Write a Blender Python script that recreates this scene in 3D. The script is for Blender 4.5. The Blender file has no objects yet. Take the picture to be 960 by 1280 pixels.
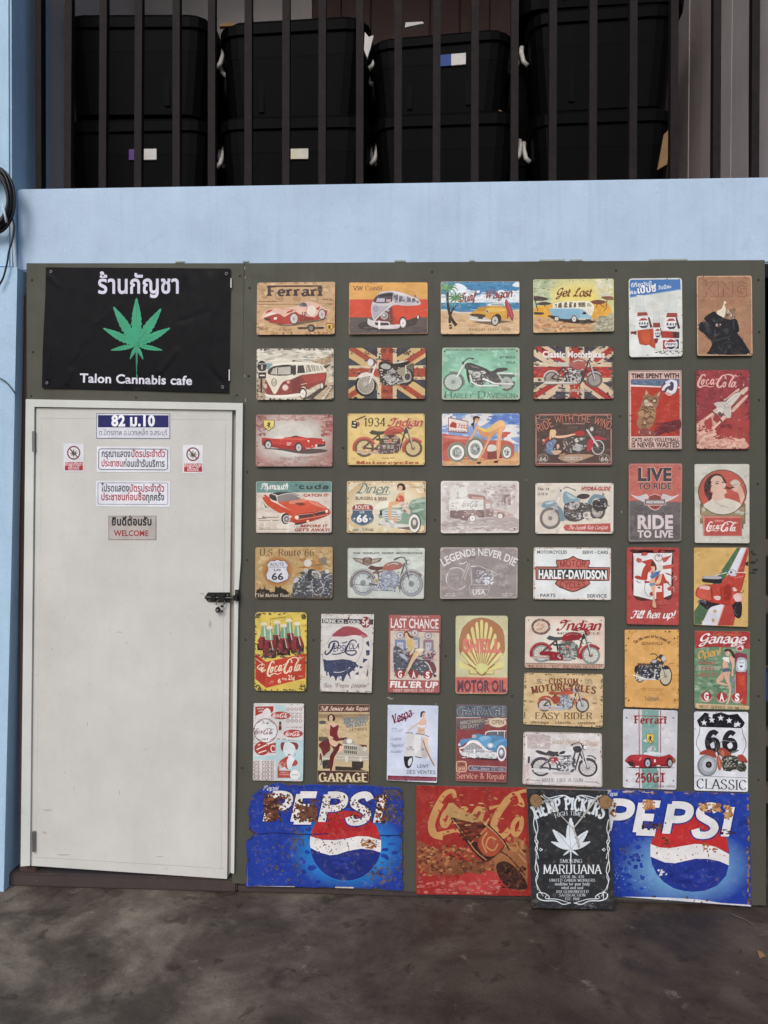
import bpy, bmesh, math, random
from mathutils import Vector, Matrix
R = math.radians
random.seed(7)
SC = bpy.context.scene
COL = SC.collection

# ---------------------------------------------------------------- camera
F_PX, D_CAM, H_CAM = 959.0, 2.965, 1.54
YAW, PITCH, ROLL = R(-2.709), R(-0.727), R(0.217)
_f = Vector((math.sin(YAW)*math.cos(PITCH), math.cos(YAW)*math.cos(PITCH), math.sin(PITCH)))
_r = Vector((math.cos(YAW), -math.sin(YAW), 0)); _u = _r.cross(_f)
CR = _r*math.cos(ROLL) + _u*math.sin(ROLL)
CU = _u*math.cos(ROLL) - _r*math.sin(ROLL)
CAM = Vector((0, -D_CAM, H_CAM))
cd = bpy.data.cameras.new('camera'); cam = bpy.data.objects.new('camera', cd); COL.objects.link(cam)
cd.sensor_fit = 'VERTICAL'; cd.sensor_height = 36.0; cd.sensor_width = 27.0
cd.lens = 36.0*F_PX/1280.0; cd.clip_start = 0.05; cd.clip_end = 2000
m = Matrix((CR, CU, -_f)).transposed().to_4x4(); m.translation = CAM
cam.matrix_world = m
SC.camera = cam

# ---------------------------------------------------------------- light
SUN_EL, SUN_AZ = R(38), R(196)       # behind the camera, a little to the right; hazy, soft
w = bpy.data.worlds.new('World'); SC.world = w; w.use_nodes = True
nt = w.node_tree; bgn = nt.nodes['Background']
sky = nt.nodes.new('ShaderNodeTexSky'); sky.sky_type = 'NISHITA'; sky.sun_disc = False
sky.sun_elevation = SUN_EL; sky.sun_rotation = SUN_AZ
sky.air_density = 1.0; sky.dust_density = 2.2; sky.ozone_density = 2.2
nt.links.new(sky.outputs[0], bgn.inputs[0]); bgn.inputs[1].default_value = 0.122
sd = bpy.data.lights.new('sun', 'SUN'); sd.energy = 1.2; sd.angle = R(26); sd.color = (1.0, 0.97, 0.93)
so = bpy.data.objects.new('sun', sd); COL.objects.link(so)
sdir = Vector((math.sin(SUN_AZ)*math.cos(SUN_EL), math.cos(SUN_AZ)*math.cos(SUN_EL), math.sin(SUN_EL)))
so.rotation_euler = sdir.to_track_quat('Z', 'Y').to_euler(); so.location = (2, -8, 8)
SC.view_settings.view_transform = 'Standard'; SC.view_settings.look = 'None'
SC.view_settings.gamma = 1.0; SC.view_settings.use_curve_mapping = False
SC.view_settings.exposure = 0.34

# ---------------------------------------------------------------- helpers
def at(px, py, Y=0.0):
    """photo pixel -> the point of the plane y = Y behind it"""
    d = _f + CR*((px-480)/F_PX) - CU*((py-640)/F_PX)
    return CAM + d*((Y-CAM.y)/d.y)
def lin(h, k=1.0):
    if not isinstance(h, str): return h
    o = []
    for i in (0, 2, 4):
        c = int(h[i:i+2], 16)/255
        o.append((c/12.92 if c <= .04045 else ((c+.055)/1.055)**2.4)*k)
    return tuple(o)
def tag(o, label=None, cat=None, group=None, kind=None):
    if label: o['label'] = label
    if cat: o['category'] = cat
    if group: o['group'] = group
    if kind: o['kind'] = kind
    return o
def empty(name, loc, label=None, cat=None, group=None, rz=0.0):
    o = bpy.data.objects.new(name, None); COL.objects.link(o); o.location = loc; o.rotation_euler.z = rz
    o.empty_display_size = .05
    return tag(o, label, cat, group)
def mesh_obj(name, verts, faces, mat, parent=None, world=True, smooth=False, cols=None, mats=None):
    """link a mesh; with a parent the verts are given in world space unless world=False"""
    if parent is not None and world:
        o = parent.location
        q = parent.parent
        if q is not None: o = o + q.location
        verts = [(v[0]-o[0], v[1]-o[1], v[2]-o[2]) for v in verts]
    me = bpy.data.meshes.new(name); me.from_pydata([tuple(v) for v in verts], [], faces)
    if cols is not None:
        a = me.color_attributes.new('col', 'FLOAT_COLOR', 'CORNER'); fl = []
        for f, c in zip(faces, cols): fl += [c[0], c[1], c[2], 1.0]*len(f)
        a.data.foreach_set('color', fl)
    for mm in (mats or [mat]): me.materials.append(mm)
    if smooth: me.polygons.foreach_set('use_smooth', [True]*len(me.polygons))
    me.update()
    ob = bpy.data.objects.new(name, me); COL.objects.link(ob)
    if parent is not None: ob.parent = parent
    return ob
class MB:
    """collects shapes; build() links them as one mesh object"""
    def __init__(s): s.b = bmesh.new()
    def box(s, x0, x1, y0, y1, z0, z1, bev=0, M=None):
        vs = [s.b.verts.new(p) for p in ((x0,y0,z0),(x1,y0,z0),(x1,y1,z0),(x0,y1,z0),(x0,y0,z1),(x1,y0,z1),(x1,y1,z1),(x0,y1,z1))]
        fs = [s.b.faces.new([vs[i] for i in f]) for f in ((0,3,2,1),(4,5,6,7),(0,1,5,4),(1,2,6,5),(2,3,7,6),(3,0,4,7))]
        if bev:
            es = {e for f in fs for e in f.edges}
            r = bmesh.ops.bevel(s.b, geom=list(es), offset=bev, segments=2, affect='EDGES')
            vs = [v for v in {v for f in r['faces'] for v in f.verts} | set(v for v in vs if v.is_valid)]
        if M is not None: bmesh.ops.transform(s.b, matrix=M, verts=[v for v in vs if v.is_valid])
        return s
    def tube(s, pts, r, n=8, cap=True):
        pts = [Vector(p) for p in pts]; rings = []
        up0 = None
        for i, p in enumerate(pts):
            t = (pts[min(i+1, len(pts)-1)] - pts[max(i-1, 0)]).normalized()
            a = t.cross(Vector((0, 0, 1))) if abs(t.z) < .95 else t.cross(Vector((1, 0, 0)))
            if up0 is not None and up0.length > 0: a = up0 - t*up0.dot(t)
            a.normalize(); up0 = a; b = t.cross(a)
            rr = r[i] if isinstance(r, (list, tuple)) else r
            rings.append([s.b.verts.new(p + (a*math.cos(2*math.pi*k/n) + b*math.sin(2*math.pi*k/n))*rr) for k in range(n)])
        for A, B in zip(rings, rings[1:]):
            for k in range(n): s.b.faces.new((A[k], A[(k+1) % n], B[(k+1) % n], B[k]))
        if cap:
            s.b.faces.new(rings[0][::-1]); s.b.faces.new(rings[-1])
        return s
    def prism(s, pts, depth):
        """closed outline of 3-D points extruded by a vector"""
        d = Vector(depth); A = [s.b.verts.new(p) for p in pts]; B = [s.b.verts.new(Vector(p)+d) for p in pts]
        s.b.faces.new(A); s.b.faces.new(B[::-1]); n = len(A)
        for k in range(n): s.b.faces.new((A[k], B[k], B[(k+1) % n], A[(k+1) % n]))
        return s
    def build(s, name, mat, parent=None, world=True, smooth=False):
        bmesh.ops.recalc_face_normals(s.b, faces=s.b.faces)
        me = bpy.data.meshes.new(name)
        if parent is not None and world:
            o = parent.location.copy()
            if parent.parent is not None: o = o + parent.parent.location
            bmesh.ops.translate(s.b, vec=-o, verts=s.b.verts)
        s.b.to_mesh(me); s.b.free(); me.materials.append(mat)
        if smooth: me.polygons.foreach_set('use_smooth', [True]*len(me.polygons))
        ob = bpy.data.objects.new(name, me); COL.objects.link(ob)
        if parent is not None: ob.parent = parent
        return ob

# ---------------------------------------------------------------- materials
class N:
    """small node-tree writer"""
    def __init__(s, name, rough=.6, spec=.3, metal=0.0):
        s.m = bpy.data.materials.new(name); s.m.use_nodes = True; s.t = s.m.node_tree
        s.p = s.t.nodes['Principled BSDF']; s.p.inputs['Roughness'].default_value = rough
        s.p.inputs['Specular IOR Level'].default_value = spec; s.p.inputs['Metallic'].default_value = metal
        s.pos = s.t.nodes.new('ShaderNodeNewGeometry').outputs['Position']
    def link(s, a, b): s.t.links.new(a, b)
    def noise(s, scale, detail=5, rough=.55, stretch=None, dist=0.0):
        n = s.t.nodes.new('ShaderNodeTexNoise'); n.inputs['Scale'].default_value = scale
        n.inputs['Detail'].default_value = detail; n.inputs['Roughness'].default_value = rough; n.inputs['Distortion'].default_value = dist
        v = s.pos
        if stretch:
            mp = s.t.nodes.new('ShaderNodeMapping'); mp.inputs['Scale'].default_value = stretch; s.link(v, mp.inputs[0]); v = mp.outputs[0]
        s.link(v, n.inputs['Vector']); return n.outputs['Fac']
    def ramp(s, fac, stops):
        r = s.t.nodes.new('ShaderNodeValToRGB'); s.link(fac, r.inputs[0]); cr = r.color_ramp
        while len(cr.elements) < len(stops): cr.elements.new(.5)
        for e, (p, c) in zip(cr.elements, stops):
            e.position = p; c = lin(c) if not isinstance(c, (int, float)) else (c, c, c); e.color = (*c, 1)
        return r.outputs[0]
    def mix(s, fac, a, b, mode='MIX'):
        n = s.t.nodes.new('ShaderNodeMixRGB'); n.blend_type = mode
        for i, v in ((0, fac), (1, a), (2, b)):
            if hasattr(v, 'is_output'): s.link(v, n.inputs[i])
            elif i == 0: n.inputs[0].default_value = v
            else: n.inputs[i].default_value = (*lin(v), 1)
        return n.outputs[0]
    def col(s, c):
        if hasattr(c, 'is_output'): s.link(c, s.p.inputs['Base Color'])
        else: s.p.inputs['Base Color'].default_value = (*lin(c), 1)
        return s
    def rough(s, c): s.link(c, s.p.inputs['Roughness']); return s
    def bump(s, h, st=.2, d=.01):
        b = s.t.nodes.new('ShaderNodeBump'); b.inputs['Strength'].default_value = st; b.inputs['Distance'].default_value = d
        s.link(h, b.inputs['Height']); s.link(b.outputs[0], s.p.inputs['Normal']); return s

def print_mat(name, rough=.42, spec=.3, wear=.2, grain=.09):
    n = N(name, rough, spec)
    a = n.t.nodes.new('ShaderNodeAttribute'); a.attribute_name = 'col'
    c = n.mix(1.0, a.outputs['Color'], n.ramp(n.noise(14, 6, .6), [(.3, .82), (.7, 1.08)]), 'MULTIPLY')
    c = n.mix(1.0, c, n.ramp(n.noise(420, 3, .7), [(.25, 1-grain*1.6), (.75, 1+grain)]), 'MULTIPLY')
    fade = n.ramp(n.noise(60, 8, .7, dist=.6), [(.56, 0.0), (.68, wear)])
    c = n.mix(fade, c, 'b9aa94')
    scr = n.ramp(n.noise(150, 4, .6, (1, 1, .12)), [(.66, 0.0), (.74, wear*.8)])
    c = n.mix(scr, c, '7a6a58')
    c = n.mix(n.ramp(n.noise(230, 5, .75), [(.66, 0.0), (.7, wear*1.6)]), c, '5a4c40')
    n.col(c); n.rough(n.ramp(n.noise(30, 4), [(.3, rough-.1), (.7, rough+.15)]))
    n.bump(n.noise(16, 3), .2, .006)
    return n.m
MP = print_mat('tin_print')
MPS = print_mat('sticker_print', .5, .25, .06, .05)
def flat(name, c, rough=.6, spec=.3, metal=0.0, var=.12, scale=18):
    n = N(name, rough, spec, metal)
    n.col(n.mix(1.0, c, n.ramp(n.noise(scale, 6, .6), [(.3, 1-var), (.7, 1+var*.6)]), 'MULTIPLY')); return n.m

# ---------------------------------------------------------------- lettering
def cat(pts, n=5):
    """Catmull-Rom through the points"""
    closed = len(pts) > 3 and pts[0] == pts[-1]
    P = pts[:-1] if closed else pts; out = []; L = len(P)
    g = (lambda i: P[i % L]) if closed else (lambda i: P[max(0, min(L-1, i))])
    for i in range(L if closed else L-1):
        a, b, c, d = g(i-1), g(i), g(i+1), g(i+2)
        for k in range(n):
            t = k/n; t2 = t*t; t3 = t2*t
            out.append(tuple(.5*(2*b[j] + (c[j]-a[j])*t + (2*a[j]-5*b[j]+4*c[j]-d[j])*t2 + (3*b[j]-a[j]-3*c[j]+d[j])*t3) for j in (0, 1)))
    if not closed: out.append(P[-1])
    return out
def P_(s):
    if not isinstance(s, str): return list(s)
    sm = s.startswith('~'); q = [tuple(float(v) for v in a.split(',')) for a in s.lstrip('~').split()]
    if sm: q = cat(q + [q[0]] if q[0] != q[-1] else q, 4)
    return q
G = {}
for ln in """A 8 0,0 4,10|4,10 8,0|1.5,3.6 6.5,3.6
B 7.4 ~1,10 4,10 6,9 6,6.5 4,5.4 1,5.4|~1,5.4 4.5,5.4 6.8,4 6.8,1.6 4.5,0 1,0|1,0 1,10
C 8.2 ~7.4,8 5.8,9.8 3.4,9.8 1,7.5 .6,5 1,2.5 3.4,.2 5.8,.2 7.5,2
D 8.4 1,0 1,10|~1,10 4.5,10 7,8 7.5,5 7,2 4.5,0 1,0
E 7.2 1,0 1,10|1,9.8 6.4,9.8|1,5.2 5.3,5.2|1,.2 6.7,.2
F 6.6 1,0 1,10|1,9.8 6.4,9.8|1,5.2 5,5.2
G 8.8 ~7.4,8 5.8,9.8 3.4,9.8 1,7.5 .6,5 1,2.5 3.4,.2 5.8,.2 7.6,1.6|7.6,.6 7.6,4.4|5.2,4.4 8,4.4
H 8.6 1,0 1,10|7.6,0 7.6,10|1,5.2 7.6,5.2
I 2.4 1.2,0 1.2,10
J 5.4 ~4,10 4,3 3.4,.8 1.8,0 .3,1.2
K 8 1,0 1,10|7,10 1.2,4.4|2.8,5.8 7.5,0
L 6.6 1,10 1,0|1,.2 6.3,.2
M 10.2 1,0 1.3,10|1.3,10 5.1,1|5.1,1 8.9,10|8.9,10 9.2,0
N 8.6 1,0 1,10|1,10 7.6,0|7.6,0 7.6,10
O 9 ~4.5,10 1.5,8.6 .6,5 1.5,1.4 4.5,0 7.5,1.4 8.4,5 7.5,8.6 4.5,10
P 7.2 1,0 1,10|~1,9.8 4.5,9.8 6.6,8.7 6.6,6.2 4.5,5 1,5
Q 9 ~4.5,10 1.5,8.6 .6,5 1.5,1.4 4.5,0 7.5,1.4 8.4,5 7.5,8.6 4.5,10|5,2.5 8,-1
R 8 1,0 1,10|~1,9.8 4.5,9.8 6.6,8.7 6.6,6.4 4.5,5.2 1,5.2|4,5 7.6,0
S 7 ~6.2,8.2 5,9.8 3,9.9 1.2,8.6 1.4,6.6 3.4,5.3 5.4,4.2 6.4,2.4 5.4,.6 3.2,0 1.4,.4 .6,2
T 8 4,0 4,10|.4,9.8 7.6,9.8
U 8.6 ~1,10 1,4 1.7,1.2 4.2,0 6.8,1.2 7.6,4 7.6,10
V 8 0,10 4,0|4,0 8,10
W 11.5 0,10 3,0|3,0 5.75,9|5.75,9 8.5,0|8.5,0 11.5,10
X 8 .5,10 7.5,0|7.3,10 .5,0
Y 8 0,10 4,4.8|8,10 4,4.8|4,4.8 4,0
Z 7.6 .6,9.8 7,9.8|7,9.8 .5,.2|.5,.2 7.2,.2
a 6 ~1,5.2 2,6.4 3.6,6.5 4.8,5.4 4.8,0|~4.8,3.8 2.4,3.6 .8,2.4 .8,1 2.2,0 3.6,.2 4.8,1.6
b 6.5 1,0 1,10|~1,5 2.6,6.5 4.6,6.2 5.8,3.3 4.6,.3 2.6,0 1,1.5
c 5.6 ~5,5 3.8,6.4 2.2,6.3 .9,4.6 .8,2.4 2,.3 3.6,.1 5,1.4
d 6.6 5.5,10 5.5,0|~5.5,5 4,6.5 2,6.2 .8,3.3 2,.3 4,0 5.5,1.5
e 5.8 ~.9,3.4 5.2,3.4 5,5.2 3.4,6.5 1.6,5.8 .8,3.2 1.6,.8 3.4,0 5.2,1.2
f 4.2 ~4.2,9.2 2.9,9.9 1.8,8.6 1.7,6 1.7,0|.3,6.2 3.6,6.2
g 6.4 ~5.3,6.4 5.3,-1 4.4,-2.8 2.4,-3 .8,-2.2|~5.3,5 4,6.5 2,6.2 .8,3.3 2,.4 4,.1 5.3,1.7
h 6.4 1,0 1,10|~1,4.6 2.6,6.4 4.4,6.3 5.2,4.6 5.2,0
i 2.2 1,0 1,6.5|1,8.4 1,9.3
j 2.6 ~1.4,6.5 1.4,-1 .8,-2.6 -.6,-2.6|1.4,8.4 1.4,9.3
k 6 1,0 1,10|5,6.5 1.2,2.8|2.3,3.8 5.4,0
l 2.2 1,0 1,10
m 9.4 1,0 1,6.5|~1,4.6 2.4,6.4 3.9,6.3 4.6,4.6 4.6,0|~4.6,4.6 6,6.4 7.5,6.3 8.2,4.6 8.2,0
n 6.4 1,0 1,6.5|~1,4.6 2.6,6.4 4.4,6.3 5.2,4.6 5.2,0
o 6.2 ~3.1,6.5 1.3,5.4 .8,3.2 1.3,1 3.1,0 4.9,1 5.4,3.2 4.9,5.4 3.1,6.5
p 6.5 1,6.5 1,-3|~1,5 2.6,6.5 4.6,6.2 5.8,3.3 4.6,.3 2.6,0 1,1.5
q 6.5 5.5,6.5 5.5,-3|~5.5,5 4,6.5 2,6.2 .8,3.3 2,.3 4,0 5.5,1.5
r 4.6 1,0 1,6.5|~1,4.2 2,6 3.2,6.5 4.4,5.9
s 5 ~4.4,5.4 3.2,6.5 1.6,6.3 .9,5 1.7,3.8 3.5,3 4.4,1.8 3.4,.2 1.8,0 .6,1
t 4.2 ~1.8,8.8 1.8,1.5 2.6,.2 3.9,.7|.4,6.2 3.7,6.2
u 6.4 ~1,6.5 1,2 1.8,.2 3.6,.1 5.2,1.8|5.2,6.5 5.2,0
v 5.6 .2,6.5 2.8,0|2.8,0 5.4,6.5
w 8.4 .2,6.5 2.3,0|2.3,0 4.2,6|4.2,6 6.1,0|6.1,0 8.2,6.5
x 5.6 .3,6.5 5.3,0|5.2,6.5 .3,0
y 5.8 .2,6.5 3,0|~5.6,6.5 3,0 1.8,-2.6 .4,-2.9
z 5.2 .6,6.3 4.7,6.3|4.7,6.3 .5,.2|.5,.2 4.9,.2
0 7 ~3.5,10 1.3,8.4 .7,5 1.3,1.6 3.5,0 5.7,1.6 6.3,5 5.7,8.4 3.5,10
1 4.6 2.8,0 2.8,10|2.8,10 .8,8.4
2 6.8 ~.9,7.8 2,9.7 4,9.9 5.7,8.4 5.4,6.2 3,3.2 .6,.3|.6,.2 6.2,.2
3 6.8 ~.9,8.4 2.2,9.8 4.2,9.8 5.6,8.2 4.8,6 2.8,5.3|~2.8,5.3 5,4.8 6.1,3 5,.7 2.8,0 .7,1.4
4 7 4.8,0 4.8,10|4.8,10 .4,3|.4,2.9 6.6,2.9
5 6.6 1.4,9.8 5.8,9.8|1.4,9.8 1.1,5.4|~1.1,5.4 3,6.1 5,5.4 6,3.2 5,.8 2.8,0 .7,1.2
6 6.8 ~5.6,8.8 4,9.9 2.2,8.9 .9,6 .8,3 1.8,.6 3.6,0 5.4,1 6,3.2 5,5.4 3.2,5.8 1.2,4.4
7 6.4 .5,9.8 6,9.8|6,9.8 2.4,0
8 6.8 ~3.4,10 1.4,9 1.3,6.6 3.4,5.3 5.6,3.8 5.8,1.5 3.4,0 1,1.5 1.2,3.8 3.4,5.3 5.5,6.6 5.4,9 3.4,10
9 6.8 ~1.2,1.2 2.8,.1 4.6,1.1 5.9,4 6,7 5,9.4 3.2,10 1.4,9 .8,6.8 1.8,4.6 3.6,4.2 5.6,5.6
- 4 .5,4 3.5,4
. 2.2 1.1,0 1.1,.9
, 2.2 1.2,.8 .7,-1.4
' 2.2 1.2,10 1,7.6
! 2.6 1.3,10 1.3,3|1.3,0 1.3,.9
& 8 ~7.4,0 4,4.4 1.8,7.2 2.2,9.4 4,9.6 4.6,8 3.4,6 1.2,4 .9,1.8 2.2,.2 4.4,.2 6.4,2 7.2,4.6
" 3.6 1,10 .9,7.6|2.6,10 2.5,7.6
* 3 1.5,3.6 1.5,5.4""".split('\n'):
    k, wd, st = ln.split(' ', 2)
    G[k] = (float(wd), [(s.startswith('~'), [tuple(float(v) for v in a.split(',')) for a in s.lstrip('~').split()]) for s in st.split('|')])
G[' '] = (4.0, [])
GS = {}
for ln in '''I 6.6 ~6,8.4 3.4,10 .8,9 1.2,7.4 4,8.2 8.4,9.9|~5.4,9 4.2,4 2.6,1 .8,.1 -.4,1.2 .6,2.2
G 7.2 ~6.6,8 5.4,9.9 2.8,9.2 .8,5.8 1.2,3 3.2,2.4 5.4,4.4 6.4,6.4 5.2,0 3.4,-2.8 1.2,-2.6 1.8,-.8 7.4,2
L 6.6 ~1,6 2.6,6 5.4,8.6 5,10 3.6,9.6 2.8,5 1.8,1 .2,.2 .6,1.4 3,.5 6.6,.6
D 8.4 ~3.2,9 2.8,4 1.8,.6 .6,.8 1.6,1.5 4,.1 7,2 7.8,6 5.6,9.4 2,10 -.2,8.4
S 6.4 ~6.4,8.4 5.2,10 3.4,8.8 4,6.2 5,3.6 4,.8 1.8,0 .2,1.4 1.2,2.6
W 11 ~.2,8.4 1.4,9.8 2.2,8.6 2.4,1|~2.4,.6 5.2,6 6.4,9.8|~6.4,9.8 6.2,1|~6.2,.8 9,5.6 10.4,9.8 11.6,9.2
V 7.4 ~.2,8.2 1.4,9.8 2.2,8.6 2.8,.6|~2.8,.4 5,5.4 6.4,9.6 7.8,9.2
P 7 ~2.8,9 2.2,3.6 1.2,.2|~-.2,7.4 1.6,9.6 4.6,10 6.6,8.2 5.4,5.4 2.8,4.8
F 7 ~-.2,7.6 1.6,9.8 5,9.2 8,10|~5.2,9.2 4.4,4 3,.6 1,.1 .2,1.4|2.6,5 6.2,5.3
T 7 ~-.2,7.6 1.6,9.8 5,9.2 8,10|~4.8,9.2 4,4 2.8,.6 1,.1 .2,1.4
O 8 ~5,9.9 2,8.6 .8,5 1.8,1 4,.1 6.6,2 7.4,6 6.4,9 4.6,9.6 4.2,8.2 7.8,8.6
A 8 ~.2,.8 1.6,.4 4,5 6.4,10|~6.4,10 6,4 6.4,.2|2.8,3.4 6.4,3.6
R 8 ~2.8,9 2.2,3.6 1.2,.2|~-.2,7.4 1.6,9.6 4.6,10 6.4,8.4 5.4,5.8 2.8,5.2 5,3 7.8,0
l 3 ~.4,1 2.2,6 2.4,9 1.5,10 1.1,8 1,2 1.6,.2 3,1.2
b 6 ~.4,1 2.2,6 2.4,9 1.5,10 1,8 1,2 2.4,0 4.6,.8 5.2,3.4 4,5.2
h 6.4 ~.4,1 2.2,6 2.4,9 1.5,10 1,8 1,0|~1,4.2 2.8,6.3 4.4,6.2 4.8,4 4.8,0
f 4.6 ~-.4,1 2.4,6 3.6,9 2.6,10 1.9,8 1.6,0 1,-3 2.2,-1.6 3.6,1
g 6.4 ~5.2,6 3.4,6.5 1,5 .8,2.2 2,.3 4,1.4 5.3,5.8|~5.3,6.2 5.1,-1 4,-3 2,-2.6 3,-.6 6.4,1.6
r 5 ~.8,0 1.2,6.4|~1.2,4 1.8,7 2.6,6.2 4.2,6.2 3.8,2 4.6,.2'''.split('\n'):
    k, wd, st = ln.split(' ', 2)
    GS[k] = (float(wd), [(q.startswith('~'), [tuple(float(v) for v in a.split(',')) for a in q.lstrip('~').split()]) for q in st.split('|')])
def ribbon(pts, wf):
    """quads of a stroke; wf(i, dirx, diry) gives the half width"""
    n = len(pts); L = []; Rr = []
    for i, (x, y) in enumerate(pts):
        a = pts[max(0, i-1)]; b = pts[min(n-1, i+1)]
        dx, dy = b[0]-a[0], b[1]-a[1]; d = math.hypot(dx, dy) or 1; dx /= d; dy /= d
        h = wf(i, dx, dy); L.append((x-dy*h, y+dx*h)); Rr.append((x+dy*h, y-dx*h))
    return [(L[i], L[i+1], Rr[i+1], Rr[i]) for i in range(n-1)]
# style: thick, thin, nib angle, serif length, slant, joined, letter gap
STY = {'s': (1.5, .55, 15, 1.0, 0, 0, 1.3), 'S': (2.7, 1.15, 15, 1.3, 0, 0, 2.2), 'i': (1.3, .6, 20, 0, .28, 0, .8),
       'c': (1.35, .6, 35, 0, .35, 1, .1), 'C': (2.2, .95, 35, 0, .3, 1, .5), 'g': (2.5, 2.5, 0, 0, 0, 0, 1.8), 'G': (1.5, 1.5, 0, 0, 0, 0, 1.2),
       'd': (1.7, 1.2, 0, 1.2, 0, 0, 1.6)}
def skel(s, f, ex=0.0):
    th, tn, ang, sf, sl, jn, gap = STY[f]; a = R(ang); x = 0; out = []
    for ci, ch in enumerate(s):
        wd, st = (jn and GS.get(ch)) or G.get(ch) or G.get(ch.upper()) or G['-']
        sub = (ci % 2)*6; k = 0
        for smo, pts in st:
            q = cat(pts, 4) if smo else pts
            def wf(i, dx, dy): return max(tn, th*abs(dx*math.sin(a) - dy*math.cos(a)))/2 + ex
            if th == tn: wf = lambda i, dx, dy: th/2 + ex
            fs = ribbon(q, wf)
            out += [([(px+x, py) for px, py in fq], sub + k % 6) for fq in fs]; k += 1
            if sf and len(q) > 1:
                for (p0, p1) in ((q[0], q[1]), (q[-1], q[-2])):
                    dx, dy = p1[0]-p0[0], p1[1]-p0[1]
                    if abs(dy) > 1.4*abs(dx) and ch not in '.,\'"!' and not (smo and abs(p0[1]) not in (0, 6.5, 10)):
                        h = max(tn, .45)/2 + ex; yy = p0[1] + (h if p0[1] < 5 else -h); e = th/2 + sf*.62 + ex
                        out.append(([(p0[0]-e+x, yy-h), (p0[0]+e+x, yy-h), (p0[0]+e+x, yy+h), (p0[0]-e+x, yy+h)], sub + 5))
        if jn and ch.islower() and ci+1 < len(s) and s[ci+1].islower():
            q = [(wd-1.0, .5), (wd-.2, .35), (wd+.5, 1.2), (wd+1.0, 2.6)]
            out += [([(px+x, py) for px, py in fq], sub + 4) for fq in ribbon(q, lambda i, dx, dy: tn*.55 + ex)]
        x += wd + gap
    if sl: out = [([(px+py*sl, py) for px, py in q], k) for q, k in out]
    return out, x-gap
FC = {}
def bfont(s, bold):
    """the built-in font as triangles, cap height scaled to 10"""
    if (s, bold) in FC: return FC[(s, bold)]
    c = bpy.data.curves.new('lettering', 'FONT'); c.body = s; c.size = 14.3; c.resolution_u = 3; c.offset = bold
    if bold > .3: c.space_character = 1.0 + bold*.09
    o = bpy.data.objects.new('lettering', c); COL.objects.link(o); bpy.context.view_layer.update()
    me = bpy.data.meshes.new_from_object(o.evaluated_get(bpy.context.evaluated_depsgraph_get()))
    vs = [(v.co.x, v.co.y) for v in me.vertices]
    out = [([vs[i] for i in p.vertices], random.randint(0, 7)) for p in me.polygons]
    x0 = min(v[0] for v in vs); x1 = max(v[0] for v in vs)
    out = [([(a-x0, b) for a, b in q], k) for q, k in out]
    bpy.data.objects.remove(o); bpy.data.meshes.remove(me); bpy.data.curves.remove(c)
    FC[(s, bold)] = (out, x1-x0); return FC[(s, bold)]
def glyphs(s, f, ex=0.0):
    if f in 'bBH': return bfont(s, {'b': 0.0, 'B': .35, 'H': .62}[f] + ex)
    return skel(s, f, ex)

# ---------------------------------------------------------------- printed things
def clip(poly, hull):
    """Sutherland-Hodgman against a convex outline"""
    out = poly; n = len(hull)
    ar = sum(hull[i][0]*hull[(i+1) % n][1] - hull[(i+1) % n][0]*hull[i][1] for i in range(n)); sg = 1 if ar > 0 else -1
    for i in range(n):
        (ax, ay), (bx, by) = hull[i], hull[(i+1) % n]; inp = out; out = []
        if not inp: return []
        side = lambda p: sg*((bx-ax)*(p[1]-ay) - (by-ay)*(p[0]-ax))
        pr = inp[-1]; sp = side(pr)
        for p in inp:
            s = side(p)
            if (s >= 0) != (sp >= 0):
                t = sp/(sp-s); out.append((pr[0]+(p[0]-pr[0])*t, pr[1]+(p[1]-pr[1])*t))
            if s >= 0: out.append(p)
            pr, sp = p, s
    return out
def rquad(q, r, n=4):
    out = []
    for i in range(4):
        p, a, b = Vector(q[i]), Vector(q[i-1]), Vector(q[(i+1) % 4])
        s, e = p + (a-p).normalized()*r, p + (b-p).normalized()*r
        for k in range(n+1):
            t = k/n; v = s*(1-t)**2 + p*2*t*(1-t) + e*t*t; out.append((v.x, v.y))
    return out
LAY = 1.2e-5
rs = random.Random(11)
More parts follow.
